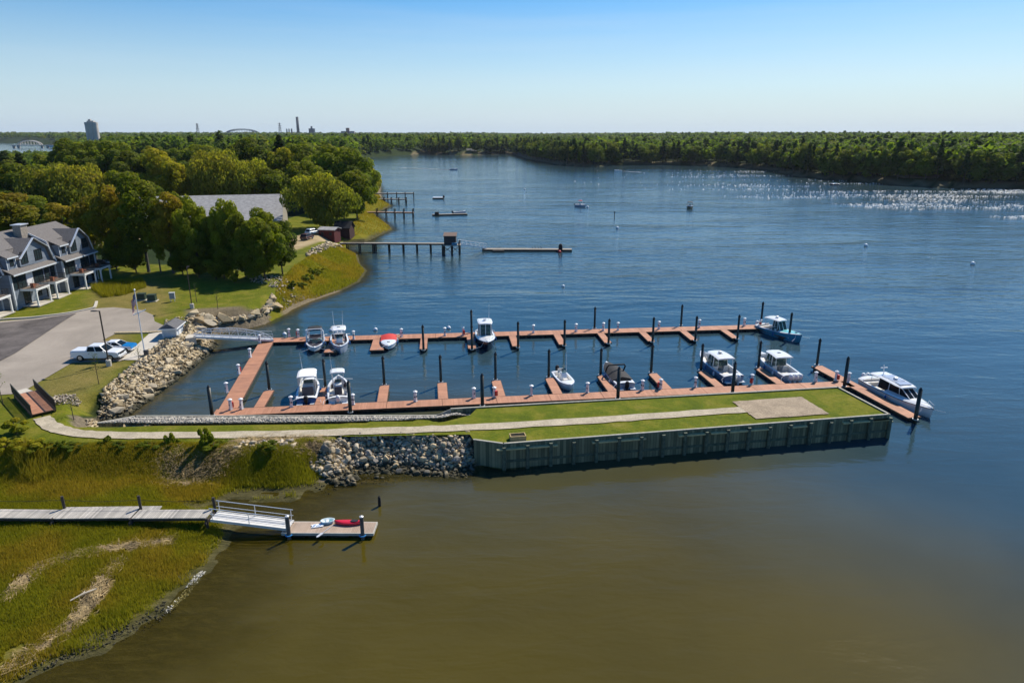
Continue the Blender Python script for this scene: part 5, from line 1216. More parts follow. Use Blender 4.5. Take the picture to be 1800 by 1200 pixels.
near = [('ash_tree', 'oak', 328, 474, 342, 54, 'green', 'green ash hiding the left end of the long grey roof'),
 ('ash_tree', 'oak', 322, 484, 420, 40, 'green', 'low leafy green tree under the tree with orange right side'),
 ('ash_tree', 'oak', 240, 480, 424, 44, 'oak', 'low dark green tree under the slim yellow green maple'),
 ('ash_tree', 'oak', 205, 474, 408, 40, 'green', 'low green tree under the yellow and rust maple'),
 ('ash_tree', 'oak', 420, 474, 360, 46, 'oak', 'dark ash behind the pointed green ash'),
 ('maple_tree', 'tall', 22, 452, 338, 96, 'orange', 'broad maple turning orange at the left edge above the townhouse roofs'),
 ('maple_tree', 'tall', 122, 452, 356, 62, 'orange', 'small maple turning orange right behind the chimney'),
 ('maple_tree', 'tall', 170, 462, 345, 58, 'orange', 'rust tinged maple standing off the right corner of the townhouses'),
 ('maple_tree', 'tall', 205, 470, 326, 76, 'orange', 'yellow and rust crowned maple right of the townhouses'),
 ('maple_tree', 'tall', 236, 474, 340, 44, 'yellow', 'slim yellow green maple between the rust maple and the tallest tree'),
 ('maple_tree', 'tall', 262, 478, 303, 74, 'green', 'tallest dark green tree of the row behind the lawn'),
 ('maple_tree', 'tall', 305, 480, 338, 60, 'orange', 'maple with orange right side beside the tallest tree of the row'),
 ('birch_tree', 'tall', 283, 480, 372, 34, 'green', 'slender green birch with bare lower trunk in the row'),
 ('ash_tree', 'oak', 345, 482, 356, 56, 'green', 'mid green ash in front of the left end of the long grey roof'),
 ('ash_tree', 'oak', 376, 483, 376, 40, 'green', 'low green ash in a dip of the tree row'),
 ('ash_tree', 'oak', 404, 484, 353, 50, 'green', 'pointed green ash in front of the middle of the long grey roof'),
 ('ash_tree', 'oak', 433, 488, 377, 52, 'oak', 'dark rounded ash below the long grey roof'),
 ('ash_tree', 'oak', 466, 492, 369, 66, 'green', 'thick bright green ash near the right end of the row'),
 ('ash_tree', 'oak', 497, 482, 388, 52, 'oak', 'dark bushy ash closing the right end of the row'),
 ('ash_tree', 'oak', 446, 495, 420, 50, 'oak', 'low dark tree at the front foot of the row, right side'),
 ('ash_tree', 'oak', 350, 488, 425, 44, 'oak', 'low dark tree filling the foot of the row, left side'),
 ('ash_tree', 'oak', 395, 490, 428, 46, 'oak', 'low dark tree at the foot of the row, middle'),
 ('ash_tree', 'oak', -20, 400, 276, 100, 'yellow', 'yellow green tree cut by the left edge of the picture'),
 ('oak_tree', 'oak', 48, 400, 290, 100, 'oak', 'dark oak between the yellow green edge tree and the olive willows'),
 ('willow_tree', 'willow', 92, 405, 302, 96, 'willow', 'left of three olive willows above the townhouse roofs'),
 ('willow_tree', 'willow', 140, 405, 298, 100, 'willow', 'middle of three olive willows above the townhouse roofs'),
 ('willow_tree', 'willow', 180, 400, 302, 80, 'willow', 'right of three olive willows above the townhouse roofs'),
 ('pine_tree', 'pine', 22, 345, 267, 50, 'pine', 'dark ragged pine under the distant bay at far left'),
 ('pine_tree', 'pine', 48, 350, 271, 44, 'pine', 'dark ragged pine right below the white arched bridge'),
 ('oak_tree', 'oak', 127, 350, 246, 56, 'oak', 'dark oak left of and below the grain silos'),
 ('oak_tree', 'oak', 163, 352, 247, 76, 'oak', 'dark wide oak just below the grain silos'),
 ('oak_tree', 'oak', 208, 352, 250, 72, 'oak', 'dark oak right of and below the grain silos'),
 ('oak_tree', 'oak', 246, 360, 268, 64, 'oak', 'dark oak left of the bright yellow green tree'),
 ('ash_tree', 'oak', 290, 362, 264, 68, 'yellow', 'bright yellow green tree above the long grey roof, left'),
 ('ash_tree', 'oak', 318, 372, 284, 50, 'yellow', 'lower yellow green tree left of the pale blue house'),
 ('oak_tree', 'oak', 352, 325, 256, 62, 'green', 'dark green oak beyond the pale blue house below the highway'),
 ('willow_tree', 'willow', 392, 375, 270, 96, 'willow', 'large round topped willow above the long grey roof'),
 ('willow_tree', 'willow', 452, 376, 288, 70, 'willow', 'smaller willow right of the large round topped one'),
 ('oak_tree', 'oak', 362, 372, 285, 44, 'yellow', 'yellow green small tree beside the large willow'),
 ('oak_tree', 'oak', 452, 345, 244, 70, 'oak', 'dark tall oak below the left pylon of the power line'),
 ('pine_tree', 'pine', 500, 345, 240, 46, 'pine', 'dark pine pointing up below the tall chimney'),
 ('ash_tree', 'oak', 512, 355, 262, 64, 'yellow', 'light green tree below the dark pine near the river'),
 ('oak_tree', 'oak', 540, 352, 250, 72, 'oak', 'dark oak just right of the tall chimney'),
 ('ash_tree', 'oak', 545, 372, 284, 66, 'green', 'mid green tree behind the round willow by the sheds'),
 ('oak_tree', 'oak', 588, 362, 258, 76, 'green', 'tall green oak in the riverside wood, left one'),
 ('oak_tree', 'oak', 618, 372, 264, 66, 'oak', 'tall dark oak in the riverside wood, middle'),
 ('oak_tree', 'oak', 640, 365, 278, 50, 'green', 'green oak leaning over the river bank above the docks'),
 ('oak_tree', 'oak', 628, 384, 300, 52, 'green', 'green oak with low branches at the river edge above the brown marsh'),
 ('ash_tree', 'oak', 605, 385, 310, 50, 'oak', 'dark tree behind the right side of the round willow'),
 ('willow_tree', 'willow', 572, 402, 312, 92, 'willow', 'round light green willow standing on the lawn behind the red shed'),
 ('ash_tree', 'oak', 650, 352, 292, 34, 'yellow', 'small light green tree overhanging the river farthest right'),
 ('willow_tree', 'willow', 424, 378, 308, 50, 'willow', 'low willow between the two larger willows'),
 ('ash_tree', 'oak', 484, 378, 298, 60, 'green', 'mid green tree behind the right end of the grey roof'),
 ('ash_tree', 'oak', 270, 395, 322, 40, 'oak', 'dark tree behind the tallest tree of the row'),
 ('ash_tree', 'oak', 225, 398, 300, 56, 'green', 'green tree between the olive willows and the tallest tree'),
 ('ash_tree', 'oak', 70, 425, 345, 70, 'oak', 'dark green tree directly above the townhouse chimney')]
for i, (nm, key, bx, by, ty, w, lf, lb) in enumerate(near):
    tree_px(nm, key, i, bx, by, ty, w*1.12, lb, leaf=lf)
random.seed(19)
# a looser belt between the near trees and the far wood, one by one
k = 0; rr = random.Random(5)
for bi, Y in enumerate((300, 330, 365, 405, 450, 500)):
    x = -0.78*Y; bn = 0
    while x < -70:
        x += rr.uniform(9, 16); yy = Y+rr.uniform(-14, 14)
        if x > -62-0.03*Y or (x > -0.34*Y and Y > 600): continue
        h_, s_, u_2 = [float(q[0]) for q in height(np.array([x]), np.array([yy]))]
        if u_2 < 5: continue
        px = 900+FPX*x/(yy*math.cos(PITCH)+20*math.sin(PITCH))
        if (245 < px < 350 and yy < 345) or (px < 116 and yy > 322): continue
        key = 'far_pine' if rr.random() < 0.2 else 'far_oak'; bn += 1
        tree('pine_tree' if key == 'far_pine' else 'oak_tree', key, k, (x, yy, h_-0.2), rr.uniform(12, 18), rr.uniform(11, 15) if key == 'far_oak' else 8.5, '%s tree %s from left in %s line of the belt behind the near woods' % ('pine' if key == 'far_pine' else 'leafy', ORD[min(bn-1, 29)], ORD[bi]), group='belt of trees beyond the near woods', leaf=rr.choice(['oak', 'oak', 'green', 'oak', 'green', 'yellow']) if key == 'far_oak' else 'pine'); k += 1
# front row along the opposite bank
def along(pts, step):
    out = []; carry = 0
    for a, b in zip(pts[:-1], pts[1:]):
        a, b = Vector(a), Vector(b); d = b-a; s = carry
        while s < d.length: out.append((a+d*s/d.length, Vector((-d.y, d.x)).normalized())); s += step*rr.uniform(.75, 1.25)
        carry = s-d.length
    return out
clear = [(1232, 1262), (1590, 1690)]
SPOTS = [(700, 'far up the river at left'), (800, 'left of the tiny white house'), (925, 'right of the tiny white house'), (1000, 'at the tip of the wooded point'), (1100, 'on the wooded point'), (1235, 'left of the small grassy gap'), (1340, 'just right of the small grassy gap'), (1420, 'above the bend of the bank'), (1500, 'behind the dark blue speedboat'), (1600, 'beside the small white house'), (1700, 'by the grey roofed river house'), (3000, 'right of the river house')]
CNT = {}
def spot_label(kind, row, px):
    w_ = next(b for a, b in SPOTS if px < a); key_ = (kind, row, w_); CNT[key_] = CNT.get(key_, 0)+1
    return '%s tree, %s from left in %s row, %s' % (kind, ORD[CNT[key_]-1], row, w_)
for row, off in ((0, 4), (1, 11)):
    for p, nn in along(far_shore, 10.5 if row == 0 else 13):
        q = p+nn*(off+rr.uniform(-2, 3)); h_, s_, u_2 = [float(z[0]) for z in height(np.array([q.x]), np.array([q.y]))]
        px = 900+FPX*q.x/(q.y*math.cos(PITCH)+26*math.sin(PITCH))
        if u_2 < 0.3 or px > 1990: continue
        if any(a < px < b for a, b in clear) and row == 0: continue
        pine = rr.random() < (0.45 if px < 1420 else 0.2); near_ = q.y < 520
        key = 'far_pine' if pine else 'far_oak'
        tree('pine_tree' if pine else 'oak_tree', key, k, (q.x, q.y, h_-0.3), rr.uniform(19, 25) if pine else rr.uniform(15, 22), rr.uniform(8, 11) if pine else rr.uniform(13, 18),
             spot_label('dark pine' if pine else 'leafy', 'front' if row == 0 else 'second', px), group='trees lining the opposite bank', leaf='pine' if pine else rr.choice(['oak', 'oak', 'green'])); k += 1
N_SINGLE = k
# far forest: one mass, too many to count
def forest_mesh():
    r = np.random.default_rng(77); protos = []
    for i in range(8):
        kd = 'pine' if i >= 6 else 'oak'; rad_ = np.random.default_rng(500+i); cen, rad = crown_blobs(rad_, kd, 1.0, 0.75 if kd == 'oak' else 0.45); sel = rad_.permutation(len(cen))[:18]; cen = cen-np.array([0, 0, 0.04])
        V, A = leafcloud(rad_, cen[sel], rad[sel]*1.3, 11, 0.13, 0.8, up=0.45); pm = rad_.permutation(len(V)//4); V = V.reshape(-1, 4, 3)[pm].reshape(-1, 3); A = A.reshape(-1, 4)[pm].ravel(); protos.append((V, A))
    xs, ys = [], []
    d = 330.0
    while d < 8500:
        st = max(7.5, d*0.0115); x = np.arange(-0.95*d, 0.95*d, st); xs.append(x+r.uniform(-.5, .5, len(x))*st); ys.append(np.full(len(x), d)+r.uniform(-.5, .5, len(x))*max(8, d*0.02)); d += max(9, d*0.021)
    x, y = np.concatenate(xs), np.concatenate(ys); z, s, u = height(x, y)
    px = 900+FPX*x/(y*math.cos(PITCH)+24*math.sin(PITCH))
    ok = (u > 9) & ~inside(x, y, [tuple(Vector((-2500, 1290))), (-640, 1290), (-640, 2700), (-2500, 2700)]) & ((z > 1))
    ok |= (u > 9) & (z > 1) & (y > 1290) & ~inside(x, y, LAKE)
    ok &= ~((x < 0) & (y < 560)) & ~((px > 1560) & (px < 1700) & (u < 26) & (y < 500))
    ok &= ~((y > 900) & (y < 1120) & (x > -520) & (x < -330))
    ok &= ~((px < 116) & (y < 1330) & (y > 900)) & ~(inside(x, y, LAKE)) & ~((px > 143) & (px < 182) & (y > 500) & (y < 1500)) & ~((px > 355) & (px < 440) & (y > 820) & (y < 1100))
    x, y, z, px = x[ok], y[ok], z[ok], px[ok]; Vs, As, Hs = [], [], []; n_ = len(x)
    for i in range(n_):
        pine = r.random() < (0.35 if x[i] > 0 else 0.22); V, A = protos[6+r.integers(2) if pine else r.integers(6)]
        if y[i] > 2200: q = len(V)//4//2*4; V, A = V[:q], A[:q]; c_ = V.reshape(-1, 4, 3).mean(1).repeat(4, 0); V = c_+(V-c_)*1.5
        Ht = r.uniform(15, 23)*(1.1 if pine else 1.0)*(0.72+0.56*float(fbm(np.array([x[i]/70]), np.array([y[i]/110]), 2)[0]))
        if px[i] < 116 and y[i] < 1000: Ht = r.uniform(8, 11.5)
        w = Ht*(1+min(y[i]/3500, 1.2)); a = r.random()*6.28; ca, sa = math.cos(a), math.sin(a)
        Vs.append(np.column_stack([(V[:, 0]*ca-V[:, 1]*sa)*w+x[i], (V[:, 0]*sa+V[:, 1]*ca)*w+y[i], V[:, 2]*Ht+z[i]])); As.append(A*0.45+(0.0 if pine else r.random()*0.55)); Hs.append(np.full(len(V), 0.0 if pine else (r.random() < 0.14)*0.8))
    V = np.concatenate(Vs); print('forest trees', n_, 'quads', len(V)//4)
    o = mesh_np('distant_forest', V, np.arange(len(V)).reshape(-1, 4), leaf_mat('leaf_distant', (0.030, 0.060, 0.010), (0.075, 0.112, 0.014)), dict(rnd=np.concatenate(As), hue=np.concatenate(Hs)))
    return tag(o, 'unbroken woodland reaching to the horizon', kind='stuff')
forest_mesh()
# shrubs and saplings
def bush(px, py, w, h_, leaf, label, name='shrub', cat='shrub', i=0, group=None, z=None):
    p = L(px, py); return tree(name, 'bush', i, (p.x, p.y, p.z-0.1), h_, w, label, cat, group, leaf)
for i, (x, y, w, h_, lf, lb) in enumerate([(380, 492, 3.2, 3.0, 'green', 'round green shrub at the edge of the lawn under the tree row, left'), (412, 497, 3.0, 2.6, 'yellow', 'pale round shrub at the edge of the lawn under the tree row, right'),
    (60, 792, 2.8, 1.3, 'yellow', 'yellow flowering shrub below the footbridge'), (16, 790, 2.6, 1.3, 'yellow', 'yellow green shrub at the left edge below the footbridge'), (30, 762, 2.6, 1.6, 'yellow', 'loose yellow green shrub beside the footbridge'),
    (303, 800, 1.7, 2.4, 'green', 'upright dark green sapling bush below the gravel path, left'), (362, 795, 1.8, 2.6, 'green', 'upright green sapling bush below the gravel path, right'), (340, 808, 3.2, 1.7, 'green', 'wide green bush between the two upright saplings'),
    (385, 802, 3.0, 1.8, 'oak', 'dark green bush right of the upright saplings'), (190, 800, 2.0, 2.0, 'oak', 'dark pointed bush below the curve of the path'), (140, 806, 3.0, 1.0, 'yellow', 'low yellowish bush below the curve of the path'),
    (225, 808, 3.0, 1.2, 'green', 'low green bush right of the dark pointed one'), (270, 806, 2.6, 1.0, 'oak', 'low dark green bush left of the upright saplings'), (110, 803, 2.4, 1.1, 'green', 'low green bush right of the yellow flowering shrub'), (170, 800, 2.0, 1.0, 'yellow', 'small yellow green bush left of the dark pointed one')]):
    bush(x, y, w, h_, lf, lb, i=i)
def sapling(px, py, h_, label, leaves=60):
    p = L(px, py); t = empty('sapling', p, random.random()*6, label, 'sapling', 'young trees planted in the lawns'); r = np.random.default_rng(int(px)); m = MB()
    m.tube([(0, 0, 0), (0.03, 0, h_*.5), (0, 0.04, h_)], [0.05, 0.035, 0.01], 6)
    tips = []
    for i in range(9):
        z = h_*(.4+.06*i); a = i*2.4; q = (0.5*math.cos(a)*(1-i/14), 0.5*math.sin(a)*(1-i/14), z+0.55); m.tube([(0, 0, z), q], [0.018, 0.007], 4, cap=False); tips.append(q)
    m.build('trunk', M_bark, t); V, A = leafcloud(r, np.array(tips), np.full(len(tips), 0.28), leaves/9, 0.10); mesh_np('crown', V, np.arange(len(V)).reshape(-1, 4), LM['green'], dict(rnd=A, hue=A*0), parent=t)
sapling(174, 675, 3.6, 'thin sapling on the lawn between the footbridge and the lamp post', 160)
sapling(346, 531, 3.2, 'bare sapling right beside the back lamp post'); sapling(383, 543, 3.0, 'bare sapling on the lawn right of the back lamp post')
sapling(246, 640, 2.2, 'short sapling just below the plaza'); sapling(6, 712, 4.2, 'sapling at the left edge beside the footbridge', 90); sapling(130, 738, 2.4, 'short sapling inside the curve of the gravel path', 30)
# ------------------------------------------------------------ townhouses
M_blue = plank_mat('blue_shakes', (0.175, 0.215, 0.265), (0.225, 0.27, 0.325), 0.16, 'Z', 0.75)
M_sky_trim = mat('pale_trim', (0.62, 0.66, 0.70), 0.5, var=0.04)
M_wglass = glass_mat('window_glass', (0.025, 0.04, 0.045), 0.0)
def window(t, x, y, z, w, h, panes=2, face='y', name='window'):
    """in the plane y (facing -y) or the plane x"""
    m = MB(); g = MB()
    def bx(mb, u, d, zz, du, dd, dz):
        if face == 'y': mb.box((x+u, y-d, z+zz), (du, dd, dz))
        else: mb.box((x-d, y+u, z+zz), (dd, du, dz))
    for s in (-1, 1): bx(m, s*(w/2), 0.03, h/2, 0.09, 0.10, h+0.09); 
    for s in (0, 1): bx(m, 0, 0.03, s*h, w-0.09, 0.10, 0.09)
    for i in range(1, panes): bx(m, -w/2+w*i/panes, 0.035, h/2, 0.05, 0.08, h-0.09)
    bx(m, 0, 0.035, h*0.5, w-0.09, 0.06, 0.05)
    o = m.build(name, M_dark, t); bx(g, 0, 0.015, h/2, w-0.1, 0.03, h-0.1); g.build('pane', M_wglass, o); return o
def townhouse(org, rz, W_, label):
    """local: x along the front (away from camera), y inward from the front, z up; front faces -y"""
    t = empty('townhouse', org, rz, label, 'townhouse', 'attached blue townhouses'); D = 12.0; He = 5.5
    MB().box((W_/2, D/2, He/2-0.5), (W_, D, He+1.0)).build('wall', M_blue, t)
    # upper storey in gambrel section, ridge along x
    pr = [(0.7, He), (1.9, He+3.4), (6.0, He+5.6), (10.1, He+3.4), (11.3, He)]; m = MB()
    m.add([(0.05, y, z) for y, z in pr]+[(W_-.05, y, z) for y, z in pr], [(0, 1, 2, 3, 4), (9, 8, 7, 6, 5)]); m.build('gable_wall', M_blue, t)
    def rsheet(mb, a, b, c, d, th=0.14):   # quad slab
        a, b, c, d = map(Vector, (a, b, c, d)); n_ = (b-a).cross(d-a).normalized()*th; vs = [a, b, c, d, a+n_, b+n_, c+n_, d+n_]
        mb.add(vs, [(3, 2, 1, 0), (4, 5, 6, 7), (0, 1, 5, 4), (1, 2, 6, 5), (2, 3, 7, 6), (3, 0, 4, 7)])
    m = MB(); x0, x1 = -0.3, W_+0.1
    for (ya, za), (yb, zb) in zip(pr[:-1], pr[1:]): rsheet(m, (x0, ya, za), (x1, ya, za), (x1, yb, zb), (x0, yb, zb))
    rsheet(m, (x0, -0.75, He-0.12), (x1, -0.75, He-0.12), (x1, 1.0, He+0.85), (x0, 1.0, He+0.85))
    # side pent at the near end
    rf = m.build('roof', M_shing2, t)
    m = MB()
    for (ya, za), (yb, zb) in zip(pr[:-1], pr[1:]): m.bar((x0-.03, ya, za+.05), (x0-.03, yb, zb+.05), 0.07, 0.26)
    m.bar((x0, -0.80, He-0.10), (x1, -0.80, He-0.10), 0.06, 0.24); m.build('trim', M_sky_trim, t)
    # front gambrel gable dormer
    gx0, gx1 = 3.3, W_-0.5; pk = gx0+(gx1-gx0)*0.46; q = [(gx0, He+0.7), (gx0, He+2.4), (pk, He+4.9), (gx1-1.0, He+2.9), (gx1, He+0.5)]
    yf = 0.15; m = MB(); m.add([(x, yf, z) for x, z in q]+[(x, 4.2, z) for x, z in q], [(0, 1, 2, 3, 4), (0, 5, 6, 1)]); dw_ = fix_normals(m.build('dormer_wall', M_blue, t))
    m = MB(); e = 0.45
    for (xa, za), (xb, zb), yb_ in ((q[2], (q[1][0]-e, q[1][1]-e*.9), 5.6), ((q[3][0], q[3][1]), q[2], 5.6), (q[4], q[3], 3.0)): rsheet(m, (xb, yf-0.4, zb), (xb, yb_, zb), (xa, yb_, za), (xa, yf-0.4, za)) if xa > xb else rsheet(m, (xb, yf-0.4, zb), (xb, yb_, zb), (xa, yb_, za), (xa, yf-0.4, za))
    fix_normals(m.build('dormer_roof', M_shing2, t))
    m = MB()
    for a, b in zip([(q[1][0]-e, q[1][1]-e*.9), q[2], q[3]], [q[2], q[3], q[4]]): m.bar((a[0], yf-0.42, a[1]+.04), (b[0], yf-0.42, b[1]+.04), 0.08, 0.30, up=(0, 1, 0))
    m.build('dormer_trim', M_sky_trim, t)
    window(dw_, gx0+1.3, yf, He+1.1, 1.7, 1.9, 2); window(dw_, gx0+5.1, yf, He+1.1, 1.9, 1.7, 3)
    # small wall dormer at the near end
    m = MB(); m.box((1.6, 1.7, He+1.6), (2.3, 2.6, 2.2)); sd_ = m.build('side_dormer', M_blue, t); m = MB(); rsheet(m, (0.2, 0.05, He+2.5), (3.0, 0.05, He+2.5), (3.0, 3.6, He+4.2), (0.2, 3.6, He+4.2)); m.build('side_dormer_roof', M_shing2, t)
    m = MB(); m.bar((0.2, 0.0, He+2.52), (3.0, 0.0, He+2.52), 0.06, 0.22)
    for x in (0.5, 2.7): m.box((x, 0.38, He+1.6), (0.14, 0.06, 2.0))
    m.build('side_dormer_trim', M_sky_trim, t); window(sd_, 1.7, 0.40, He+1.2, 0.8, 1.1, 1)
    # lower front: glazing, white bay, doors
    for x, w in ((0.9, 1.0), (2.6, 2.0), (7.1, 2.6), (9.6, 1.3), (11.2, 1.1)):
        if x+w/2 < W_-0.2: window(t, x, 0.0, 2.95, w, 2.2, 2 if w > 1.4 else 1)
    MB().box((4.75, -0.03, 4.1), (1.7, 0.05, 2.2)).build('white_panel', M_trim, t)
    window(t, 3.2, 0.0, 0.1, 1.6, 2.1, 2, name='patio_door'); window(t, 6.4, 0.0, 0.7, 1.4, 1.4, 2); window(t, 9.6, 0.0, 0.1, 2.0, 2.1, 2, name='patio_door')
    m = MB()
    for x in (0.0, W_): m.box((x, -0.02, He/2-0.4), (0.26, 0.26, He+0.8))
    m.build('corner_board', M_sky_trim, t)
    window(t, 0.0, 4.2, 3.1, 1.5, 1.7, 2, face='x'); window(t, 0.0, 4.2, 0.6, 1.5, 1.7, 2, face='x'); window(t, 0.0, 8.6, 3.1, 1.5, 1.7, 2, face='x')
    # two balconies on white posts
    for bx0, bx1, z in ((1.7, 5.4, 2.75), (7.2, 10.8, 2.75)):
        b_ = empty_part('balcony', t); m = MB(); m.box(((bx0+bx1)/2, -1.25, z), (bx1-bx0, 2.5, 0.14)); m.build('floor', mat('porch_floor', (0.22, 0.17, 0.13), 0.8), b_)
        m = MB()
        for x, y, a, c in (((bx0+bx1)/2, -2.53, bx1-bx0+.1, .08), (bx0, -1.25, .08, 2.45), (bx1, -1.25, .08, 2.45)): m.box((x, y, z-0.08), (a, c, 0.34))
        m.build('fascia', M_trim, b_)
        for x in (bx0+.1, bx1-.1):
            m = MB(); m.box((x, -2.42, z/2-0.25), (0.22, 0.22, z+0.3)); m.bar((x, -2.42, z-0.7), (x+(0.6 if x < (bx0+bx1)/2 else -0.6), -2.42, z-0.2), 0.12); m.build('post', M_trim, b_)
        m = MB()
        for a, c in (((bx0, -2.45), (bx1, -2.45)), ((bx0, -0.05), (bx0, -2.45)), ((bx1, -0.05), (bx1, -2.45))):
            A_, B_ = Vector((*a, z+1.05)), Vector((*c, z+1.05)); m.bar(A_, B_, 0.05); m.bar(A_-Vector((0, 0, .9)), B_-Vector((0, 0, .9)), 0.03); k_ = int((B_-A_).length/0.2)
            for i in range(k_+1): p_ = A_+(B_-A_)*i/max(k_, 1); m.bar(p_, p_-Vector((0, 0, .98)), 0.022)
        m.build('railing', M_dark, b_)
        MB().box(((bx0+bx1)/2, -1.3, 0.0), (bx1-bx0+.3, 2.8, 0.16)).build('patio', M_conc, b_)
        MB().box((bx0+1.2, -1.4, z+0.45), (0.5, 0.5, 0.7)).box((bx0+2.2, -1.3, z+0.4), (0.7, 0.7, 0.06)).build('chair', mat('deck_chair', (0.30, 0.11, 0.06), 0.7), b_)
    return t
def empty_part(name, parent):
    o = bpy.data.objects.new(name, None); COL.objects.link(o); o.parent = parent; return o
hz0 = L(30, 545); hz1 = L(119, 513)
for k_, (px, lb) in enumerate([(None, 'attached blue grey gambrel townhouse cut by the left edge of the picture'), ((30, 545), 'blue grey gambrel townhouse with two balconies, nearer of the two seen whole'), ((119, 513), 'blue grey gambrel townhouse farthest right with stone chimney above it')]):
    if px: org = L(*px)
    else: org = L(30, 545)+Vector((1.4-2.6, -12.6, 0.0))
    org.z = 3.05+0.1*k_
    # x axis along the front pointing away from the camera (+Y), front normal to +X: local -y must map to +X
    tt = townhouse(org, R(93.5), 12.3 if k_ < 2 else 10.6, lb)
    if k_ == 2:
        c_ = MB(); c_.box((-1.2, 5.2, 10.6), (1.9, 1.3, 2.8)); ch_ = c_.build('chimney', mat('chimney_stone', (0.22, 0.19, 0.16), 0.9, scale=6, col2=(0.38, 0.33, 0.27), bump=0.5), tt); MB().box((-1.2, 5.2, 12.07), (2.3, 1.7, 0.14)).build('chimney_cap', M_galv, ch_)
# white chairs on the patio
for i, (x, y) in enumerate([(55, 533), (64, 529)]):
    t = empty('garden_chair', L(x, y), R(40*i), 'white garden chair on the patio under the balcony, %s' % ('left' if i == 0 else 'right'), 'chair', 'white patio chairs')
    MB().box((0, 0, 0.38), (0.55, 0.55, 0.06)).build('seat', M_trim, t); MB().bar((0, 0.25, 0.38), (0, 0.45, 1.0), 0.5, 0.05).build('backrest', M_trim, t)
    for a in (-1, 1):
        for b in (-1, 1): MB().box((a*0.24, b*0.24, 0.18), (0.06, 0.06, 0.36)).build('leg', M_trim, t)
# ------------------------------------------------------------ buildings beyond
def gable(name, label, cat, c, rz, w, d, he, hr, wm, rm, chim=False, wins=(), over=0.4):
    """w along the ridge (local x), d across; c on the ground at the middle"""
    t = empty(name, c, rz, label, cat); m = MB(); m.add([(-w/2, -d/2, -1), (w/2, -d/2, -1), (w/2, d/2, -1), (-w/2, d/2, -1), (-w/2, -d/2, he), (w/2, -d/2, he), (w/2, d/2, he), (-w/2, d/2, he), (-w/2, 0, hr-.1), (w/2, 0, hr-.1)],
        [(3, 2, 1, 0), (0, 1, 5, 4), (2, 3, 7, 6), (1, 2, 6, 9, 5), (3, 0, 4, 8, 7)]); m.build('wall', wm, t); m = MB(); k = (hr-he)/(d/2)
    for s in (-1, 1):
        a = [(-w/2-over, s*(d/2+over), he-over*k), (w/2+over, s*(d/2+over), he-over*k), (w/2+over, 0, hr), (-w/2-over, 0, hr)]; th = 0.18
        m.add(a+[(x, y, z+th) for x, y, z in a], [(3, 2, 1, 0), (4, 5, 6, 7), (0, 1, 5, 4), (1, 2, 6, 5), (2, 3, 7, 6), (3, 0, 4, 7)])
    fix_normals(m.build('roof', rm, t))
    for x, z, ww, hh_ in wins: window(t, x, -d/2, z, ww, hh_, 2)
    if chim: MB().box((w*0.2, 0.3, hr+0.5), (0.9, 0.9, 2.2)).build('chimney', MATS['chimney_stone'], t)
    return t
M_lroof = mat('pale_grey_roof', (0.27, 0.26, 0.25), 0.9, scale=1.2, col2=(0.38, 0.365, 0.35))
q = L(440, 395, 4); gable('workshop_building', 'long low building with a wide pale grey roof behind the tree row', 'building', (-89, 206, 3.2), R(14), 40, 26, 3.4, 9.6, mat('tan_wall', (0.32, 0.29, 0.24), 0.8), M_lroof, wins=((18, 1, 2, 1.4), (12, 1, 2, 1.4)))
M_dred = mat('barn_red', (0.115, 0.018, 0.016), 0.85, var=0.25)
q = L(577, 421); gable('boat_shed', 'dark red shed with pale shallow roof by the pier head', 'shed', (q.x, q.y+2, q.z), R(-12), 4.6, 3.8, 2.6, 3.1, M_dred, M_lroof, wins=((-1.2, 1.2, .6, .7), (1.2, 1.2, .6, .7)), over=0.35)
q = P(603, 414, 2.2); gable('boat_shed', 'brown shed with black gable roof behind the dark red shed', 'shed', (q.x, q.y+2, q.z), R(-8), 4.6, 4.0, 2.2, 3.8, mat('brown_shed', (0.06, 0.022, 0.018), 0.9), mat('black_roof', (0.02, 0.02, 0.022), 0.9, var=0.3), over=0.3)
q = L(340, 330); gable('cottage', 'pale blue white house glimpsed between yellow green tree and willow', 'house', (q.x, q.y, q.z), R(75), 9, 8, 5.0, 8.0, mat('pale_blue_wall', (0.42, 0.50, 0.58), 0.7), mat('slate_roof', (0.08, 0.10, 0.13), 0.8), wins=())
q = L(1640, 325); gable('river_house', 'grey roofed house half hidden by bushes on the opposite bank at right', 'house', (q.x-2, q.y+14, q.z), R(-6), 20, 10, 4.5, 8.5, mat('grey_wall', (0.16, 0.15, 0.14), 0.8), mat('brown_roof', (0.13, 0.115, 0.10), 0.9), True, wins=((-7, 1, 2, 1.6), (-2, 1, 2, 1.6), (4, 1, 2, 1.6)))
q = L(1576, 319); gable('river_house', 'small white house among trees left of the grey roofed river house', 'house', (q.x, q.y+16, q.z), 0, 6, 5, 3, 4.5, M_trim, MATS['brown_roof'])
q = L(828, 272); gable('river_house', 'tiny white house in the trees on the far shore straight up river', 'house', (q.x, q.y+12, q.z), 0, 16, 9, 5, 9, M_trim, M_lroof)
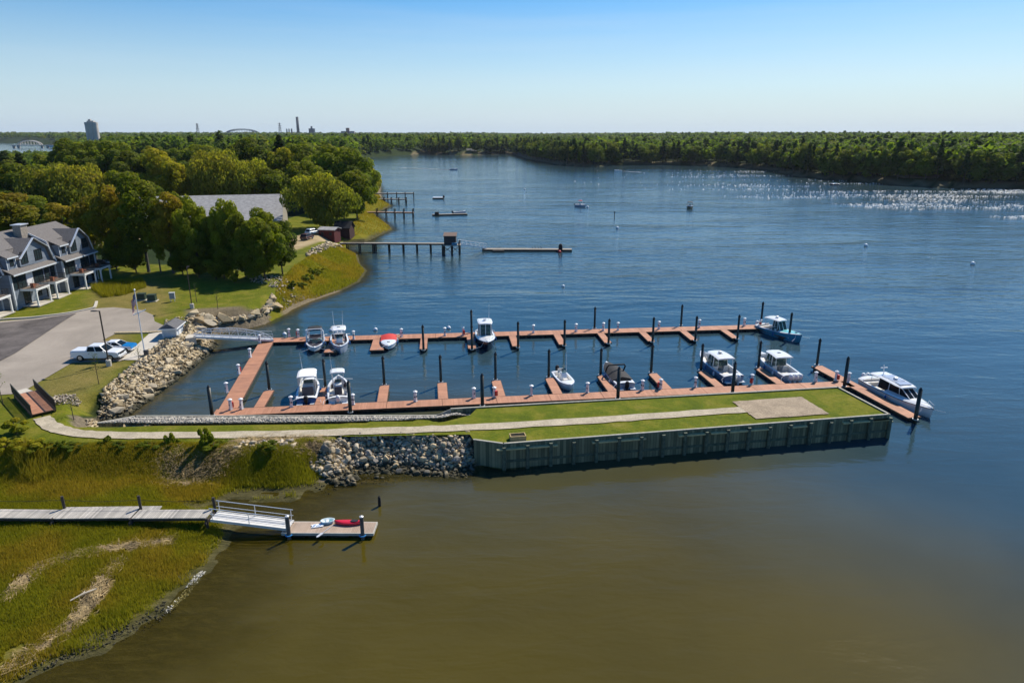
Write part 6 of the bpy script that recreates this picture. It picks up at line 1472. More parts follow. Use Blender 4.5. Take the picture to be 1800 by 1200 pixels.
# vehicles by the red shed and behind the row
def small_car(px, py, rz, mt, label, name='parked_car', L_=4.6, hood=None):
    p = L(px, py); t = empty(name, (p.x, p.y, p.z+0.05), rz, label, 'car'); k = L_/4.4
    prof = [(2.2*k, 0.35), (2.22*k, 0.65), (2.1*k, 0.85), (1.0*k, 1.0), (-1.9*k, 1.0), (-2.2*k, 0.95), (-2.2*k, 0.4)]+arches(-1.35*k, .4)[::-1]+arches(1.4*k, .4)[::-1]
    car_shell(t, prof, 1.85, mt); cab(t, -2.0*k, -1.7*k, 0.1*k, 0.8*k, 1.0, 1.55, 0.86, 0.68, mt, M_dglass)
    for x in (-1.35*k, 1.4*k):
        for y in (-0.82, 0.82): wheel(t, x, y, 0.34, 0.22)
    return t
small_car(540, 421, R(80), mat('maroon_paint', (0.09, 0.04, 0.035), 0.3), 'maroon car parked on the sandy drive left of the red shed')
small_car(551, 412, R(60), mat('pale_blue_paint', (0.45, 0.58, 0.70), 0.3), 'pale blue and white car parked beyond the maroon one')
small_car(186, 470, R(5), mat('black_paint', (0.01, 0.01, 0.012), 0.3), 'black car in the shade of the trees right of the townhouses')
small_car(337, 365, R(10), M_carw, 'white car parked at the left end of the long grey roof')
# ------------------------------------------------------------ piers up river
M_pwood = mat('grey_wood', (0.30, 0.26, 0.21), 0.9, var=0.2); M_pdark = mat('dark_wood', (0.045, 0.035, 0.028), 0.9, var=0.3); M_pred = mat('red_wood', (0.36, 0.22, 0.15), 0.9, var=0.15)
def pier(name, label, pA, pB, z, w, bents, extra=0.0, deckm=None, back=0.0):
    """deck from pA to pB (pixels at deck level z), bents at these pixel columns"""
    a, b = P(*pA, z), P(*pB, z); t = empty(name, (0, 0, 0), 0, label, 'pier'); d = (b-a); du = d.normalized(); s = Vector((-du.y, du.x, 0))
    MB().bar(a, b, w, 0.18).build('deck', deckm or M_pwood, t)
    MB().bar(a+s*(-w*.45)-Vector((0, 0, .22)), b+s*(-w*.45)-Vector((0, 0, .22)), .15, .24).bar(a+s*(w*.45)-Vector((0, 0, .22)), b+s*(w*.45)-Vector((0, 0, .22)), .15, .24).build('stringer', M_pdark, t)
    for x in bents:
        k = (x-pA[0])/(pB[0]-pA[0]); p = a+d*k; m = MB()
        for sg in (-1, 1): q_ = p+s*(sg*w*.5); m.tube([(q_.x, q_.y, -1.5), (q_.x, q_.y, z+extra)], 0.17, 7)
        m.bar(p+s*(w*.55)-Vector((0, 0, .3)), p-s*(w*.55)-Vector((0, 0, .3)), .2, .25); m.build('pile_bent', M_pdark, t)
    return t, a, b, du, s
t, a, b, du, s = pier('pier', 'long grey timber pier reaching from the red shed to the hut over the water', (598, 427), (781, 428), 2.4, 1.5, [610, 632, 656, 660, 684, 709, 733, 757, 778])
m = MB(); p0 = a+du*1.0; 
for i in range(34): q_ = p0+du*i*0.17-s*0.7; m.bar(q_, q_+Vector((0, 0, 1.05)), 0.06)
for z_ in (1.0, 0.5): m.bar(p0-s*.7+Vector((0, 0, z_)), p0+du*6.0-s*.7+Vector((0, 0, z_)), 0.07)
m.build('railing', M_pdark, t)
hc = P(793, 430, 2.4); t = empty('pier_hut', (hc.x, hc.y, 0), 0, 'small dark hut with brown roof standing on piles at the end of the pier', 'hut')
MB().box((0.2, 0, 2.4), (4.6, 3.2, 0.2)).build('platform', M_pwood, t)
for x in (-1.9, 0.2, 2.2):
    m = MB()
    for y in (-1.5, 1.5): m.tube([(x, y, -1.5), (x, y, 2.3 if x != 2.2 else 3.4)], 0.18, 7)
    m.bar((x, -1.5, 0.5), (x, 1.5, 2.2), .1); m.build('leg', M_pdark, t)
m = MB(); m.bar((-1.9, -1.5, .5), (.2, -1.5, 2.2), .12).bar((.2, -1.5, .5), (-1.9, -1.5, 2.2), .12).bar((.2, -1.5, .5), (2.2, -1.5, 2.2), .12).bar((2.2, -1.5, .5), (.2, -1.5, 2.2), .12); m.build('brace', M_pdark, t)
MB().box((-0.2, 0.1, 3.6), (3.1, 2.4, 2.3)).build('hut_wall', mat('hut_wall', (0.05, 0.042, 0.045), 0.85), t); m = MB(); m.add([(-1.95, -1.35, 4.7), (1.55, -1.35, 4.7), (1.55, 1.6, 5.3), (-1.95, 1.6, 5.3), (-1.95, -1.35, 4.85), (1.55, -1.35, 4.85), (1.55, 1.6, 5.45), (-1.95, 1.6, 5.45)], [(3, 2, 1, 0), (4, 5, 6, 7), (0, 1, 5, 4), (1, 2, 6, 5), (2, 3, 7, 6), (3, 0, 4, 7)]); m.build('hut_roof', mat('hut_roof', (0.17, 0.115, 0.09), 0.9), t)
MB().box((1.0, -1.5, 2.8), (1.4, 0.5, 0.6)).build('blue_tarp', mat('tarp_blue', (0.05, 0.22, 0.38), 0.6), t)
gangway('gangway', 'thin metal gangway from the hut on piles down to the long float', P(808, 430, 2.5), P(853, 436, .6), 1.3, 1.1, False, M_white, M_white, 6)
def raft(name, label, pA, pB, w, z=0.45, m1=None, cat='float'):
    a, b = P(*pA, z), P(*pB, z); t = empty(name, (0, 0, 0), 0, label, cat); MB().bar(a, b, w, 0.12).build('deck', m1 or M_pwood, t); MB().bar(a-Vector((0, 0, .3)), b-Vector((0, 0, .3)), w*.94, 0.46).build('float', M_float, t); return t
raft('mooring_float', 'long narrow grey float beyond the hut on piles', (848, 437.5), (1005, 438), 2.2)
q = P(985, 438, .5); t = empty('dolphin_pile', (q.x, q.y-.6, 0), 0, 'black rubber capped mooring post at the end of the long float', 'post'); MB().lathe((0, 0, -1), [(0.55, 0), (0.55, 2.4), (0.42, 2.9), (0.15, 3.1)], 12).build('post', M_black, t)
q = P(983, 441, .3); t = empty('buoy', (q.x, q.y-1, 0.1), 0, 'red ball buoy against the long float', 'buoy'); MB().lathe((0, 0, -.4), [(0.1, 0), (0.42, .25), (0.48, .5), (0.36, .8), (0.1, .95)], 12).build('ball', M_red, t, True)
for i, x in enumerate((936, 941, 946, 951)):
    q = P(x, 437, .5); t = empty('cormorant', (q.x, q.y, .5), R(90+20*i), 'small black cormorant on the long float, %s from the left' % ORD[i], 'bird', 'cormorants on the float'); m = MB(); m.tube([(-.25, 0, .12), (-.05, 0, .22), (.08, 0, .45), (.10, 0, .66), (.22, 0, .70)], [.05, .13, .10, .045, .02], 8); m.build('body', M_black, t, True)
q = P(860, 438, .4); raft('work_float', 'low dark float tied in front of the left end of the long float', (866, 440), (886, 440), 1.4, .35, M_pdark)
pier('pier', 'timber pier with tall thin posts, nearest of the three beyond the hut', (642, 372.5), (727, 373.5), 2.3, 1.5, [663, 679, 694, 710, 726], 1.4, M_pred)
pier('pier', 'high timber pier with reddish end farthest up the river', (652, 340), (728, 339.5), 3.0, 2.0, [681, 697, 712, 727], 0.5, M_pwood)
pier('pier', 'low timber pier with thin posts between the other two far piers', (645, 349.5), (714, 350), 1.9, 1.4, [662, 675, 688, 701, 714], 0.8, M_pwood)
raft('mooring_float', 'thin float carrying a small grey boat in front of the far piers', (760, 377), (821, 375.5), 1.8)
raft('mooring_float', 'square white float with dark engine far up the river', (761, 347), (780, 347), 3.5, .6, M_white)
q = P(780, 347, .8); t = empty('outboard_engine', (q.x, q.y, 0.6), 0, 'dark outboard engine at the right end of the square float', 'engine'); MB().lathe((0, 0, 0), [(.3, 0), (.55, .3), (.5, .9), (.2, 1.2)], 8).build('cowl', M_black, t)
q = P(768, 377, .5); t = empty('dock_box', (q.x, q.y, 0.4), 0, 'dark box on the thin float', 'box'); MB().box((0, 0, .5), (1.6, 1.0, .9), taper=.9).build('body', M_pdark, t); MB().box((0, 0, 1.0), (1.6, 1.0, .1)).build('lid', M_pdark, t)
boat('skiff', 'small grey boat lying on the thin float up river', (797, 375.3), (819, 374.6), 1.8, hull=M_grey, h0=.9, h1=1.2, foredeck=.8, motors=1, bench=1)
boat('moored_boat', 'white motor boat with red topped bimini moored in mid river', (1012, 362), (1026, 363), 2.0, L=5.2, hull=M_grey, console=.5, foredeck=.7, top=(.3, .6, 1.8, 2.6), topm=M_redc, topname='bimini', motors=1, h0=.9, h1=1.2)
boat('moored_boat', 'dark boat with black canopy frame moored to the right in mid river', (1212, 364), (1216, 371.5), 2.6, L=6.0, hull=M_teak, foredeck=.7, console=.5, top=(.15, .75, 2.3, 2.6), topm=M_black, topname='bimini', motors=1, framem=M_dark, h0=1., h1=1.2)
boat('speedboat', 'dark motor boat running with a long white wake far up river', (790, 298.4), (799, 298.3), 2.6, L=7.5, hull=M_grey, foredeck=.6, console=.45, top=(.3, .55, 1.8, 2.3), topm=M_black, topname='bimini', h0=.9, h1=1.4)
boat('speedboat', 'tiny motor boat with short wake under the opposite woods', (1093, 301), (1086, 301), 2.4, L=6.5, foredeck=.6, console=.45, h0=.9, h1=1.4)
boat('speedboat', 'low dark blue boat lying near the opposite bank at right', (1474, 324.5), (1463, 324.5), 2.2, L=5.5, hull=M_navy, foredeck=.6, console=.45, h0=.7, h1=1.0, deckm=M_hullblue)
M_foam = mat('foam', (0.75, 0.78, 0.80), 0.9, var=0.1)
def wake(pA, pB, w0, w1, label, seed):
    a, b = P(*pA), P(*pB); r = np.random.default_rng(seed); d = b-a; n_ = int(d.length*7); V, F = [], []; s = Vector((-d.y, d.x, 0)).normalized()
    for i in range(n_):
        u = r.random()**1.6; c = a+d*u+s*((r.random()-.5)*(w0+(w1-w0)*u)+math.sin(u*9)*.4); z = .03+r.random()*.10*(1-u); l_, ww = r.uniform(.5, 1.8), r.uniform(.12, .45)*(1-.5*u); dd = d.normalized()
        k_ = len(V); V += [tuple(c-dd*l_+Vector((0, 0, z))), tuple(c-s*ww+Vector((0, 0, z+.05))), tuple(c+dd*l_+Vector((0, 0, z))), tuple(c+s*ww+Vector((0, 0, z+.05)))]; F.append((k_, k_+1, k_+2, k_+3))
    tag(mesh_np('wake', V, F, M_foam), label, kind='stuff')
def flecks():  # sun glitter imitated by small white diffuse flecks, denser towards the right
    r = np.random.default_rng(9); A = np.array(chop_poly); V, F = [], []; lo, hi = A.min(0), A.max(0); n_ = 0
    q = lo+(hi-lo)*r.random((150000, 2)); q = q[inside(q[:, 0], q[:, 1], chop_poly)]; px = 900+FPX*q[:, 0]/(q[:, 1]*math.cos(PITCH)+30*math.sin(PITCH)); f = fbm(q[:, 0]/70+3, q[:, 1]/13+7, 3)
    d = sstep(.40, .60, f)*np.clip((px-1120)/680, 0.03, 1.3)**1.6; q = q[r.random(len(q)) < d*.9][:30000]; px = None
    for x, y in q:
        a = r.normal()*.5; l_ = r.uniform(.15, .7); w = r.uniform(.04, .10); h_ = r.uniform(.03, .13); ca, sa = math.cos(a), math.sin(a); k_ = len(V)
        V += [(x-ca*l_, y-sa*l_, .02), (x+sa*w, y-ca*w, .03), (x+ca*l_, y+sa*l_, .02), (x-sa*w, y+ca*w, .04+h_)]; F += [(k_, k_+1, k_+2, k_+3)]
    tag(mesh_np('whitecaps', V, F, mat('glint_white', (0.88, 0.86, 0.80), .6, var=.03)), 'glittering whitecaps in the current, imitating sun glitter', kind='stuff')  # no real whitecaps: white flecks standing in for sun glitter
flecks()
wake((790, 298.6), (705, 295), 1.2, 5, 'white foam wake', 1); wake((1094, 301.3), (1126, 303), 1.2, 4, 'short foam wake', 2)
M_bwhite = mat('buoy_white', (0.80, 0.82, 0.85), 0.35, var=.02)
def buoy(px, py, label, r=.34):
    q = P(px, py, .15); t = empty('mooring_buoy', (q.x, q.y, 0), 0, label, 'buoy', 'white mooring buoys'); MB().lathe((0, 0, -.2*r/.34), [(.05, 0), (r*.8, r*.4), (r, r), (r*.8, r*1.6), (.05, r*1.95)], 12).build('ball', M_bwhite, t, True); MB().tube([(0, 0, r*1.9), (0, 0, r*2.15)], .05, 6).build('ring', M_galv, t)
for (x, y), lb in (((500, 587), 'white mooring buoy at the left end of the outer dock'), ((582, 580), 'white mooring buoy behind the grey hulled center console'), ((660, 579), 'white mooring buoy behind the red covered runabout'), ((789, 576), 'white mooring buoy between red covered runabout and navy boat'),
    ((990, 503), 'white mooring buoy alone in open water above the marina'), ((1522, 432), 'white mooring buoy in open water to the right'), ((1710, 464), 'white mooring buoy farthest right'), ((1033, 364.5), 'small white buoy right of the boat with red bimini'), ((1085, 401), 'small buoy in open water below the red bimini boat'), ((922, 333), 'faint white buoy in mid river')):
    buoy(x, y, lb, .34 if y > 500 else .55)
q = P(1080, 381); t = empty('channel_post', (q.x, q.y, 0), 0, 'thin dark post standing in mid river', 'post'); MB().tube([(0, 0, -1), (0, 0, 1.8)], .14, 6).build('post', M_dark, t); MB().box((0, 0, 1.7), (.5, .1, .5)).build('board', M_dark, t)
# ------------------------------------------------------------ the far skyline
M_fconc = mat('silo_concrete', (0.50, 0.46, 0.41), 0.9, scale=.05, var=.12); M_fdark = mat('far_dark', (0.05, 0.055, 0.06), 0.8); M_fsteel = mat('far_steel', (0.06, 0.09, 0.12), 0.7); M_fbrick = mat('far_brick', (0.20, 0.09, 0.07), 0.9)
def FP(px, py, Y):
    """point at forward distance Y on the sight line"""
    v = (py-600)/FPX; k = Y/(math.cos(PITCH)-v*math.sin(PITCH)); return Vector(((px-900)/FPX*k, Y, H-k*(math.sin(PITCH)+v*math.cos(PITCH))))
c0 = FP(159, 215, 1500); t = empty('grain_silo', (c0.x, 1500, 4), 0, 'tall pale cluster of concrete silos on the left skyline', 'silo'); t.scale = (.78, .78, 1)
for x, y, r_ in ((-9, 0, 7.2), (0.5, -5, 6.4), (9.5, 0, 7.0), (-4, 10, 6.5), (6, 10, 6.5)): MB().lathe((x, y, 0), [(r_, 0), (r_, c0.z-8), (r_*1.06, c0.z-8), (r_*1.06, c0.z-4)], 20).build('bin', M_fconc, t, False)
MB().box((0, 3, c0.z-3.2), (18, 10, 4)).box((-3, 3, c0.z), (6, 6, 4)).build('head_house', M_fconc, t); MB().box((22, 0, 6), (34, 14, 9)).build('annex', mat('white_far', (0.7, 0.7, 0.68), .8), t)
c0 = FP(522, 206, 4500); t = empty('chimney_stack', (c0.x, 4500, 0), 0, 'tall dark chimney on the horizon', 'chimney'); MB().lathe((0, 0, 0), [(10, 0), (7.5, c0.z)], 16).build('shaft', M_fdark, t, True); MB().lathe((0, 0, c0.z), [(8.2, -3), (8.2, 1)], 16).build('rim', M_fdark, t)
c0 = FP(548, 226, 4400); t = empty('power_plant', (c0.x, 4400, 0), 0, 'blocky dark industrial tower right of the tall chimney', 'industrial building'); MB().box((0, 0, c0.z/2), (34, 20, c0.z)).build('block', M_fsteel, t); MB().box((-1, 0, c0.z+6), (9, 9, 14)).build('top', M_fsteel, t)
c0 = FP(611, 225, 4200); t = empty('hospital_block', (c0.x, 4200, 0), 0, 'reddish tower with low pale wings on the horizon', 'building'); MB().box((0, 0, c0.z/2), (18, 16, c0.z)).build('tower', M_fbrick, t); MB().box((-24, 0, c0.z/2-9), (30, 14, c0.z-18)).box((24, 0, c0.z/2-9), (30, 14, c0.z-18)).build('wing', mat('far_pale', (0.36, 0.28, 0.25), .9), t)
for x, lb in ((504, 'left'), (508, 'middle'), (512.5, 'right')):
    c0 = FP(x, 227, 4400); t = empty('storage_tower', (c0.x, 4400, 0), 0, 'small pale tower left of the tall chimney, %s one of three' % lb, 'tower', 'three small towers'); MB().lathe((0, 0, 0), [(4.5, 0), (4.5, c0.z), (2, c0.z+3)], 10).build('shaft', M_fdark if lb == 'right' else M_fconc, t)
for px, ty, lb in ((346, 217, 'lattice pylon on the skyline left of the arch bridge'), (491, 216, 'lattice pylon on the skyline left of the tall chimney'), (120, 231, 'faint small lattice pylon left of the silos')):
    c0 = FP(px, ty, 3400); t = empty('pylon', (c0.x, 3400, 0), 0, lb, 'pylon', 'power line pylons'); m = MB(); h_ = c0.z; w_ = 9
    for sx in (-1, 1):
        for sy in (-1, 1): m.bar((sx*w_, sy*w_, 0), (sx*1.2, sy*1.2, h_), 1.1)
    for i in range(9):
        z0_, z1_ = h_*i/9, h_*(i+1)/9; f0, f1 = w_+(1.2-w_)*i/9, w_+(1.2-w_)*(i+1)/9; m.bar((-f0, -f0, z0_), (f1, -f1, z1_), .8); m.bar((f0, -f0, z0_), (-f1, -f1, z1_), .8)
    m.build('lattice', M_fdark, t); m = MB()
    for z_ in (.72, .84, .95): m.bar((-9, 0, h_*z_), (9, 0, h_*z_), 1.0)
    m.build('crossarm', M_fdark, t)
# steel arch bridge
a, b = FP(396, 236, 4600), FP(456, 236, 4600); t = empty('arch_bridge', ((a.x+b.x)/2, 4600, 0), 0, 'steel arch bridge on the horizon', 'bridge'); hw = (b.x-a.x)/2; top = FP(425, 228.5, 4600).z; dk_ = a.z
MB().box((0, 0, dk_-1), (hw*4.2, 14, 4)).build('deck', M_fsteel, t)
for sy in (-7, 7):
    m = MB(); pts = [(hw*math.cos(u), sy, dk_-6+(top-dk_+6)*math.sin(u)) for u in np.linspace(0, math.pi, 21)]; m.tube(pts, 2.2, 6)
    p2_ = [(x, y, z+ (6 if 2 < i < 18 else 3)) for i, (x, y, z) in enumerate(pts)]; m.tube(p2_, 1.6, 6)
    for i in range(21): m.bar(pts[i], p2_[i], 1.2)
    m.build('arch', M_fsteel, t); m = MB()
    for i in range(2, 19): m.bar(pts[i], (pts[i][0], sy, dk_), .9)
    m.build('hanger', M_fsteel, t)
for x in (-2, -1, 1, 2): MB().box((x*hw, 0, dk_/2-2), (8, 12, dk_)).build('pier', M_fconc, t)
# pale arched bridge over the bay
a, b = FP(33, 259, 1750), FP(74, 259, 1750); t = empty('bay_bridge', ((a.x+b.x)/2, 1750, 0), 0, 'low pale arched truss bridge over the distant bay at left', 'bridge'); hw = (b.x-a.x)/2; M_pale = mat('pale_steel', (0.62, 0.56, 0.50), .7)
MB().box((hw*.2, 0, 6), (hw*3.6, 8, 2)).build('deck', M_pale, t); m = MB()
for sy in (-4, 4):
    pts = [(hw*math.cos(u), sy, 5+12*math.sin(u)) for u in np.linspace(0, math.pi, 13)]; m.tube(pts, 1.0, 5)
    for i in range(1, 12): m.bar(pts[i], (pts[i][0], sy, 6), .6)
m.build('arch', M_pale, t)
for x in (-1.4, -1, 1, 1.5): MB().box((x*hw, 0, 2), (3, 7, 8)).build('pier', M_fconc, t)
for i, (px, w_) in enumerate(((98, 26), (106, 16))):
    c0 = FP(px, 254, 1720); t = empty('harbour_shed', (c0.x, 1720, 0), 0, 'pale low building on the shore of the distant bay, %s' % ('left' if i == 0 else 'right'), 'building'); MB().box((0, 0, 4), (w_, 14, 6+2*i)).build('wall', MATS['white_far'], t); MB().box((0, 0, 8+i), (w_+2, 16, 1)).build('roof', M_fbrick, t)
# highway on a viaduct
a, b = FP(366, 263, 1000), FP(432, 262.5, 1040); t = empty('highway_viaduct', (0, 0, 0), 0, 'pale concrete highway viaduct crossing above the left woods', 'viaduct'); s = (b-a).to_2d().normalized(); n_ = Vector((-s.y, s.x, 0))
a = a-Vector((s.x, s.y, 0))*40; b = b+Vector((s.x, s.y, 0))*260
MB().bar(a, b, 26, 1.4).build('deck', mat('pale_concrete', (0.52, 0.46, 0.38), .9), t); m = MB()
for sg in (-1, 1): m.bar(a+n_*sg*13+Vector((0, 0, 1.2)), b+n_*sg*13+Vector((0, 0, 1.2)), .4, 1.1)
m.build('parapet', mat('tan_concrete', (0.36, 0.30, 0.24), .9), t)
for i in range(8):
    p = a+(b-a)*(i+.5)/8; MB().bar((p.x-n_.x*10, p.y-n_.y*10, p.z-1.6), (p.x+n_.x*10, p.y+n_.y*10, p.z-1.6), 2.4, 1.6).box((p.x-n_.x*6, p.y-n_.y*6, (p.z-2)/2), (2.5, 2.5, p.z-2)).box((p.x+n_.x*6, p.y+n_.y*6, (p.z-2)/2), (2.5, 2.5, p.z-2)).build('pier', M_fconc, t)
for i, px in enumerate((391, 396, 418)):
    p = a+(b-a)*((FP(px, 262, 1010).x-a.x)/(b.x-a.x)); t = empty('highway_car', (p.x, p.y, p.z+.7), R(4), 'tiny car on the highway viaduct, %s from the left' % ORD[i], 'car', 'cars on the highway'); k_ = (M_red, M_dark, M_dark)[i]
    MB().box((0, 0, .6), (4.6, 1.9, .8)).build('body', k_, t); MB().box((-.2, 0, 1.3), (2.6, 1.7, .7), taper=.8).build('window', M_dglass, t)
for i, px in enumerate((355, 398, 427)):
    p = a+(b-a)*((FP(px, 262, 1010).x-a.x)/(b.x-a.x)); t = empty('highway_lamp', (p.x, p.y+n_.y*13, p.z), 0, 'tall thin highway lamp post on the viaduct, %s from the left' % ORD[i], 'street lamp', 'highway lamps'); MB().tube([(0, 0, 0), (0, 0, 14)], [.5, .3], 6).build('pole', M_galv, t); MB().bar((-3, 0, 14), (3, 0, 14), .4).build('arm', M_galv, t)
# ------------------------------------------------------------ boardwalk, ramp and small float in the marsh
BZ = 1.25
M_bw = plank_mat('weathered_boards', (0.30, 0.28, 0.245), (0.52, 0.48, 0.42), 0.16, 'X', 0.9)
M_post = mat('dark_post', (0.05, 0.04, 0.034), 0.9, var=.3); M_gpost = mat('grey_post', (0.115, 0.10, 0.09), 0.9, var=.3, scale=5)
t = empty('boardwalk', (0, 0, 0), 0, 'weathered grey plank boardwalk crossing the marsh at lower left', 'boardwalk')
segs = [((-260, 900), (101, 903.5), 1.35), ((101, 902.5), (238, 902), 1.5), ((238, 903.5), (369, 904.5), 1.3)]
for i, (a, b, w) in enumerate(segs):
    A_, B_ = P(*a, BZ), P(*b, BZ-0.04*i); d = B_-A_; o = MB().box((d.length/2, 0, 0), (d.length-.04, w, .07)).build('deck_section', M_bw, t); o.location = A_; o.rotation_euler = (R((-1.2, 1.0, -.6)[i]), 0, math.atan2(d.y, d.x))
    o = MB().box((d.length/2, -w*.42, -.14), (d.length, .12, .2)).box((d.length/2, w*.42, -.14), (d.length, .12, .2)).build('stringer', M_post, t); o.location = A_; o.rotation_euler = (0, 0, math.atan2(d.y, d.x))
A_, B_ = P(112, 894, BZ), P(281, 893, BZ-.05); d = B_-A_; o = MB().box((d.length/2, 0, 0), (d.length, .75, .06)).build('old_deck', M_bw, t); o.location = A_-Vector((0, 0, .1)); o.rotation_euler = (R(4), 0, math.atan2(d.y, d.x))
for i, (x, ht) in enumerate(((101, 1.1), (237, 1.15), (369, 1.0), (-60, 1.1))):
    p = P(x, 903, BZ)
    for sg, hh_ in ((-1, .05), (1, ht)): q_ = Vector((p.x+.1, p.y+sg*.78, 0)); MB().tube([(q_.x, q_.y, -.8), (q_.x-.08, q_.y+.05, BZ+hh_)], .11, 7).build('post', M_post, t)
    MB().box((p.x, p.y, BZ-.32), (.16, 1.9, .2)).build('cross_beam', M_post, t)
m = MB(); pp = [P(x, 903, BZ)+Vector((0, .83, .75)) for x in (-60, 101, 237, 369)]
for a, b in zip(pp[:-1], pp[1:]): m.tube([a, (a+b)/2-Vector((0, 0, .12)), b], .018, 4)
m.build('rope', M_dark, t)
# ramp
ra, rb_ = P(376, 906, BZ+.05), P(512, 922.5, .62)
t = empty('ramp', (0, 0, 0), 0, 'white aluminium ramp with side rails from the boardwalk down to the small float', 'gangway'); d = rb_-ra; du = d.to_2d().normalized(); s = Vector((-du.y, du.x, 0)); pz = Vector((0, 0, 1)); w = 1.15
M_rw = mat('ramp_white', (0.66, 0.64, 0.60), .5, var=.06)
for k_ in range(4): MB().bar(ra+s*(-w/2+w*(k_+.5)/4), rb_+s*(-w/2+w*(k_+.5)/4), w/4-.05, .05).build('deck_board', M_rw, t)
for sg in (-1, 1):
    o_ = s*(sg*(w/2+.03)); MB().bar(ra+o_-pz*.04, rb_+o_-pz*.04, .07, .22).build('side_beam', M_rw, t); m = MB(); m.tube([ra+o_+pz*1.0, rb_+o_+pz*1.0], .03, 6)
    m.tube([ra+o_+pz*.5, rb_+o_+pz*.5], .024, 6); m.build('handrail', M_alu, t); m = MB()
    for u in (0.03, .5, .97): m.bar(ra+d*u+o_, ra+d*u+o_+pz*1.0, .045)
    m.build('rail_post', M_alu, t)
# float
c1, c2, c3, c4 = (P(*q_, .45) for q_ in ((494, 934.5), (655, 936.5), (662, 917), (510, 917.5)))
fo = (c1+c4)/2; d = (c2+c3)/2-fo; rz = math.atan2(d.y, d.x); t = empty('small_float', (fo.x, fo.y, 0), rz, 'small grey brown timber float at the foot of the white ramp', 'dock'); Ln = d.length; w = (c3-c2).length*.95
M_fdeck = plank_mat('float_boards', (0.36, 0.27, 0.20), (0.44, 0.34, 0.26), .14, 'X', .9)
MB().box((Ln/2, 0, .41), (Ln, w, .08)).build('deck', M_fdeck, t); m = MB()
for sg in (-1, 1): m.box((Ln/2, sg*(w/2+.04), .34), (Ln+.16, .08, .22))
for x in (-.04, Ln+.04): m.box((x, 0, .34), (.08, w, .22))
m.build('rim', mat('pale_rim', (0.45, 0.42, 0.36), .8), t)
for i in range(4): MB().box(((i+.5)*Ln/4, 0, .02), (Ln/4*.8, w*.9, .55)).build('float', M_float, t)
M_bluer = mat('blue_hoop', (0.03, 0.22, 0.50), .5)
for i, x in enumerate((.55, Ln-.75)):
    m = MB(); m.tube([Vector((x+.2*math.cos(a)*1.2, -w/2-.2+.26*math.sin(a), .38)) for a in np.linspace(0, -math.pi, 9)], .05, 6); m.build('blue_hoop', M_bluer, t)
    q_ = Matrix.Rotation(rz, 4, 'Z') @ Vector((x, -w/2-.16, 0)); tt = empty('float_post', (fo.x+q_.x, fo.y+q_.y, 0), 0, 'grey wooden post holding the %s end of the small float' % ('ramp' if i == 0 else 'outer'), 'post', 'posts of the small float')
    MB().tube([(0, 0, -1.5), (0, 0, 1.95)], .15, 10).build('post', M_gpost, tt); MB().lathe((0, 0, 1.95), [(.16, -.03), (.16, .04), (.02, .10)], 10).build('cap', M_galv, tt)
# kayak
ka, kb = P(588, 919.5, .5), P(637, 920, .5); kc = (ka+kb)/2; t = empty('kayak', (kc.x, kc.y, .47), math.atan2((kb-ka).y, (kb-ka).x), 'bright red kayak lying on the small float', 'kayak'); Lk = (kb-ka).length
M_kr = mat('kayak_red', (0.62, 0.012, 0.035), .35, var=.05, coat=.3); m = MB(); N = 15; vs = []
for i in range(N):
    u = i/(N-1); x = -Lk/2+Lk*u; ww = .36*max(math.sin(math.pi*u), 0)**.75+.012; hh_ = .30+.10*(2*u-1)**2
    for k_ in range(8):
        a_ = 2*math.pi*k_/8; vs.append((x, ww*math.cos(a_), hh_*.5+(hh_*.5)*math.sin(a_)*(0.8 if math.sin(a_) > 0 else 1)))
m.add(vs, [(i*8+k_, i*8+(k_+1) % 8, (i+1)*8+(k_+1) % 8, (i+1)*8+k_) for i in range(N-1) for k_ in range(8)]+[tuple(range(7, -1, -1)), tuple(range((N-1)*8, N*8))]); fix_normals(m.build('hull', M_kr, t, True))
m = MB(); m.tube([(Lk*.22+.30*math.cos(a), .16*math.sin(a), .30) for a in np.linspace(0, 2*math.pi, 15)], .022, 5); m.build('cockpit_rim', M_dark, t)
m = MB(); m.lathe((0, 0, .285), [(.001, 0), (.001, .012)], 3); m2 = MB(); m2.add([(Lk*.22+.28*math.cos(a), .14*math.sin(a), .315) for a in np.linspace(0, 2*math.pi, 13)[:-1]], [tuple(range(12))]); m2.build('cockpit', M_dark, t)
# small pale dinghy, board, paddle
q_ = P(576, 918, .47); t = empty('toy_boat', (q_.x, q_.y, .46), R(12), 'small pale blue and white round ended boat beside the red kayak', 'dinghy'); m = MB(); ell = lambda rx, ry, z, n_=16: [(rx*math.cos(2*math.pi*i/n_), ry*math.sin(2*math.pi*i/n_), z) for i in range(n_)]
vs = ell(.46, .26, 0)+ell(.58, .36, .24)+ell(.50, .29, .24)+ell(.40, .22, .10); m.add(vs, [(r_*16+i, r_*16+(i+1) % 16, (r_+1)*16+(i+1) % 16, (r_+1)*16+i) for r_ in range(3) for i in range(16)]+[tuple(range(48, 64))]); m.build('hull', mat('pale_blue_plastic', (0.50, 0.62, 0.66), .4), t, True)
MB().box((0, 0, .16), (.2, .42, .05)).build('seat', M_white, t); MB().box((.25, 0, .14), (.2, .3, .04)).build('cushion', mat('teal_cushion', (0.10, 0.32, 0.34), .6), t)
q_ = P(558, 924, .47); t = empty('swim_board', (q_.x, q_.y, .47), R(18), 'blue and white patterned board lying left of the pale boat', 'board'); m = MB(); m.prism([(-.48, -.22), (.40, -.26), (.52, 0), (.40, .26), (-.48, .22), (-.40, 0)], 0, .07); m.build('board', M_white, t)
m = MB()
for x, y in ((-.2, .08), (.0, -.1), (.22, .08), (.18, -.12), (-.3, -.1)): m.box((x, y, .075), (.2, .07, .02), .5)
m.build('pattern', M_bluer, t)
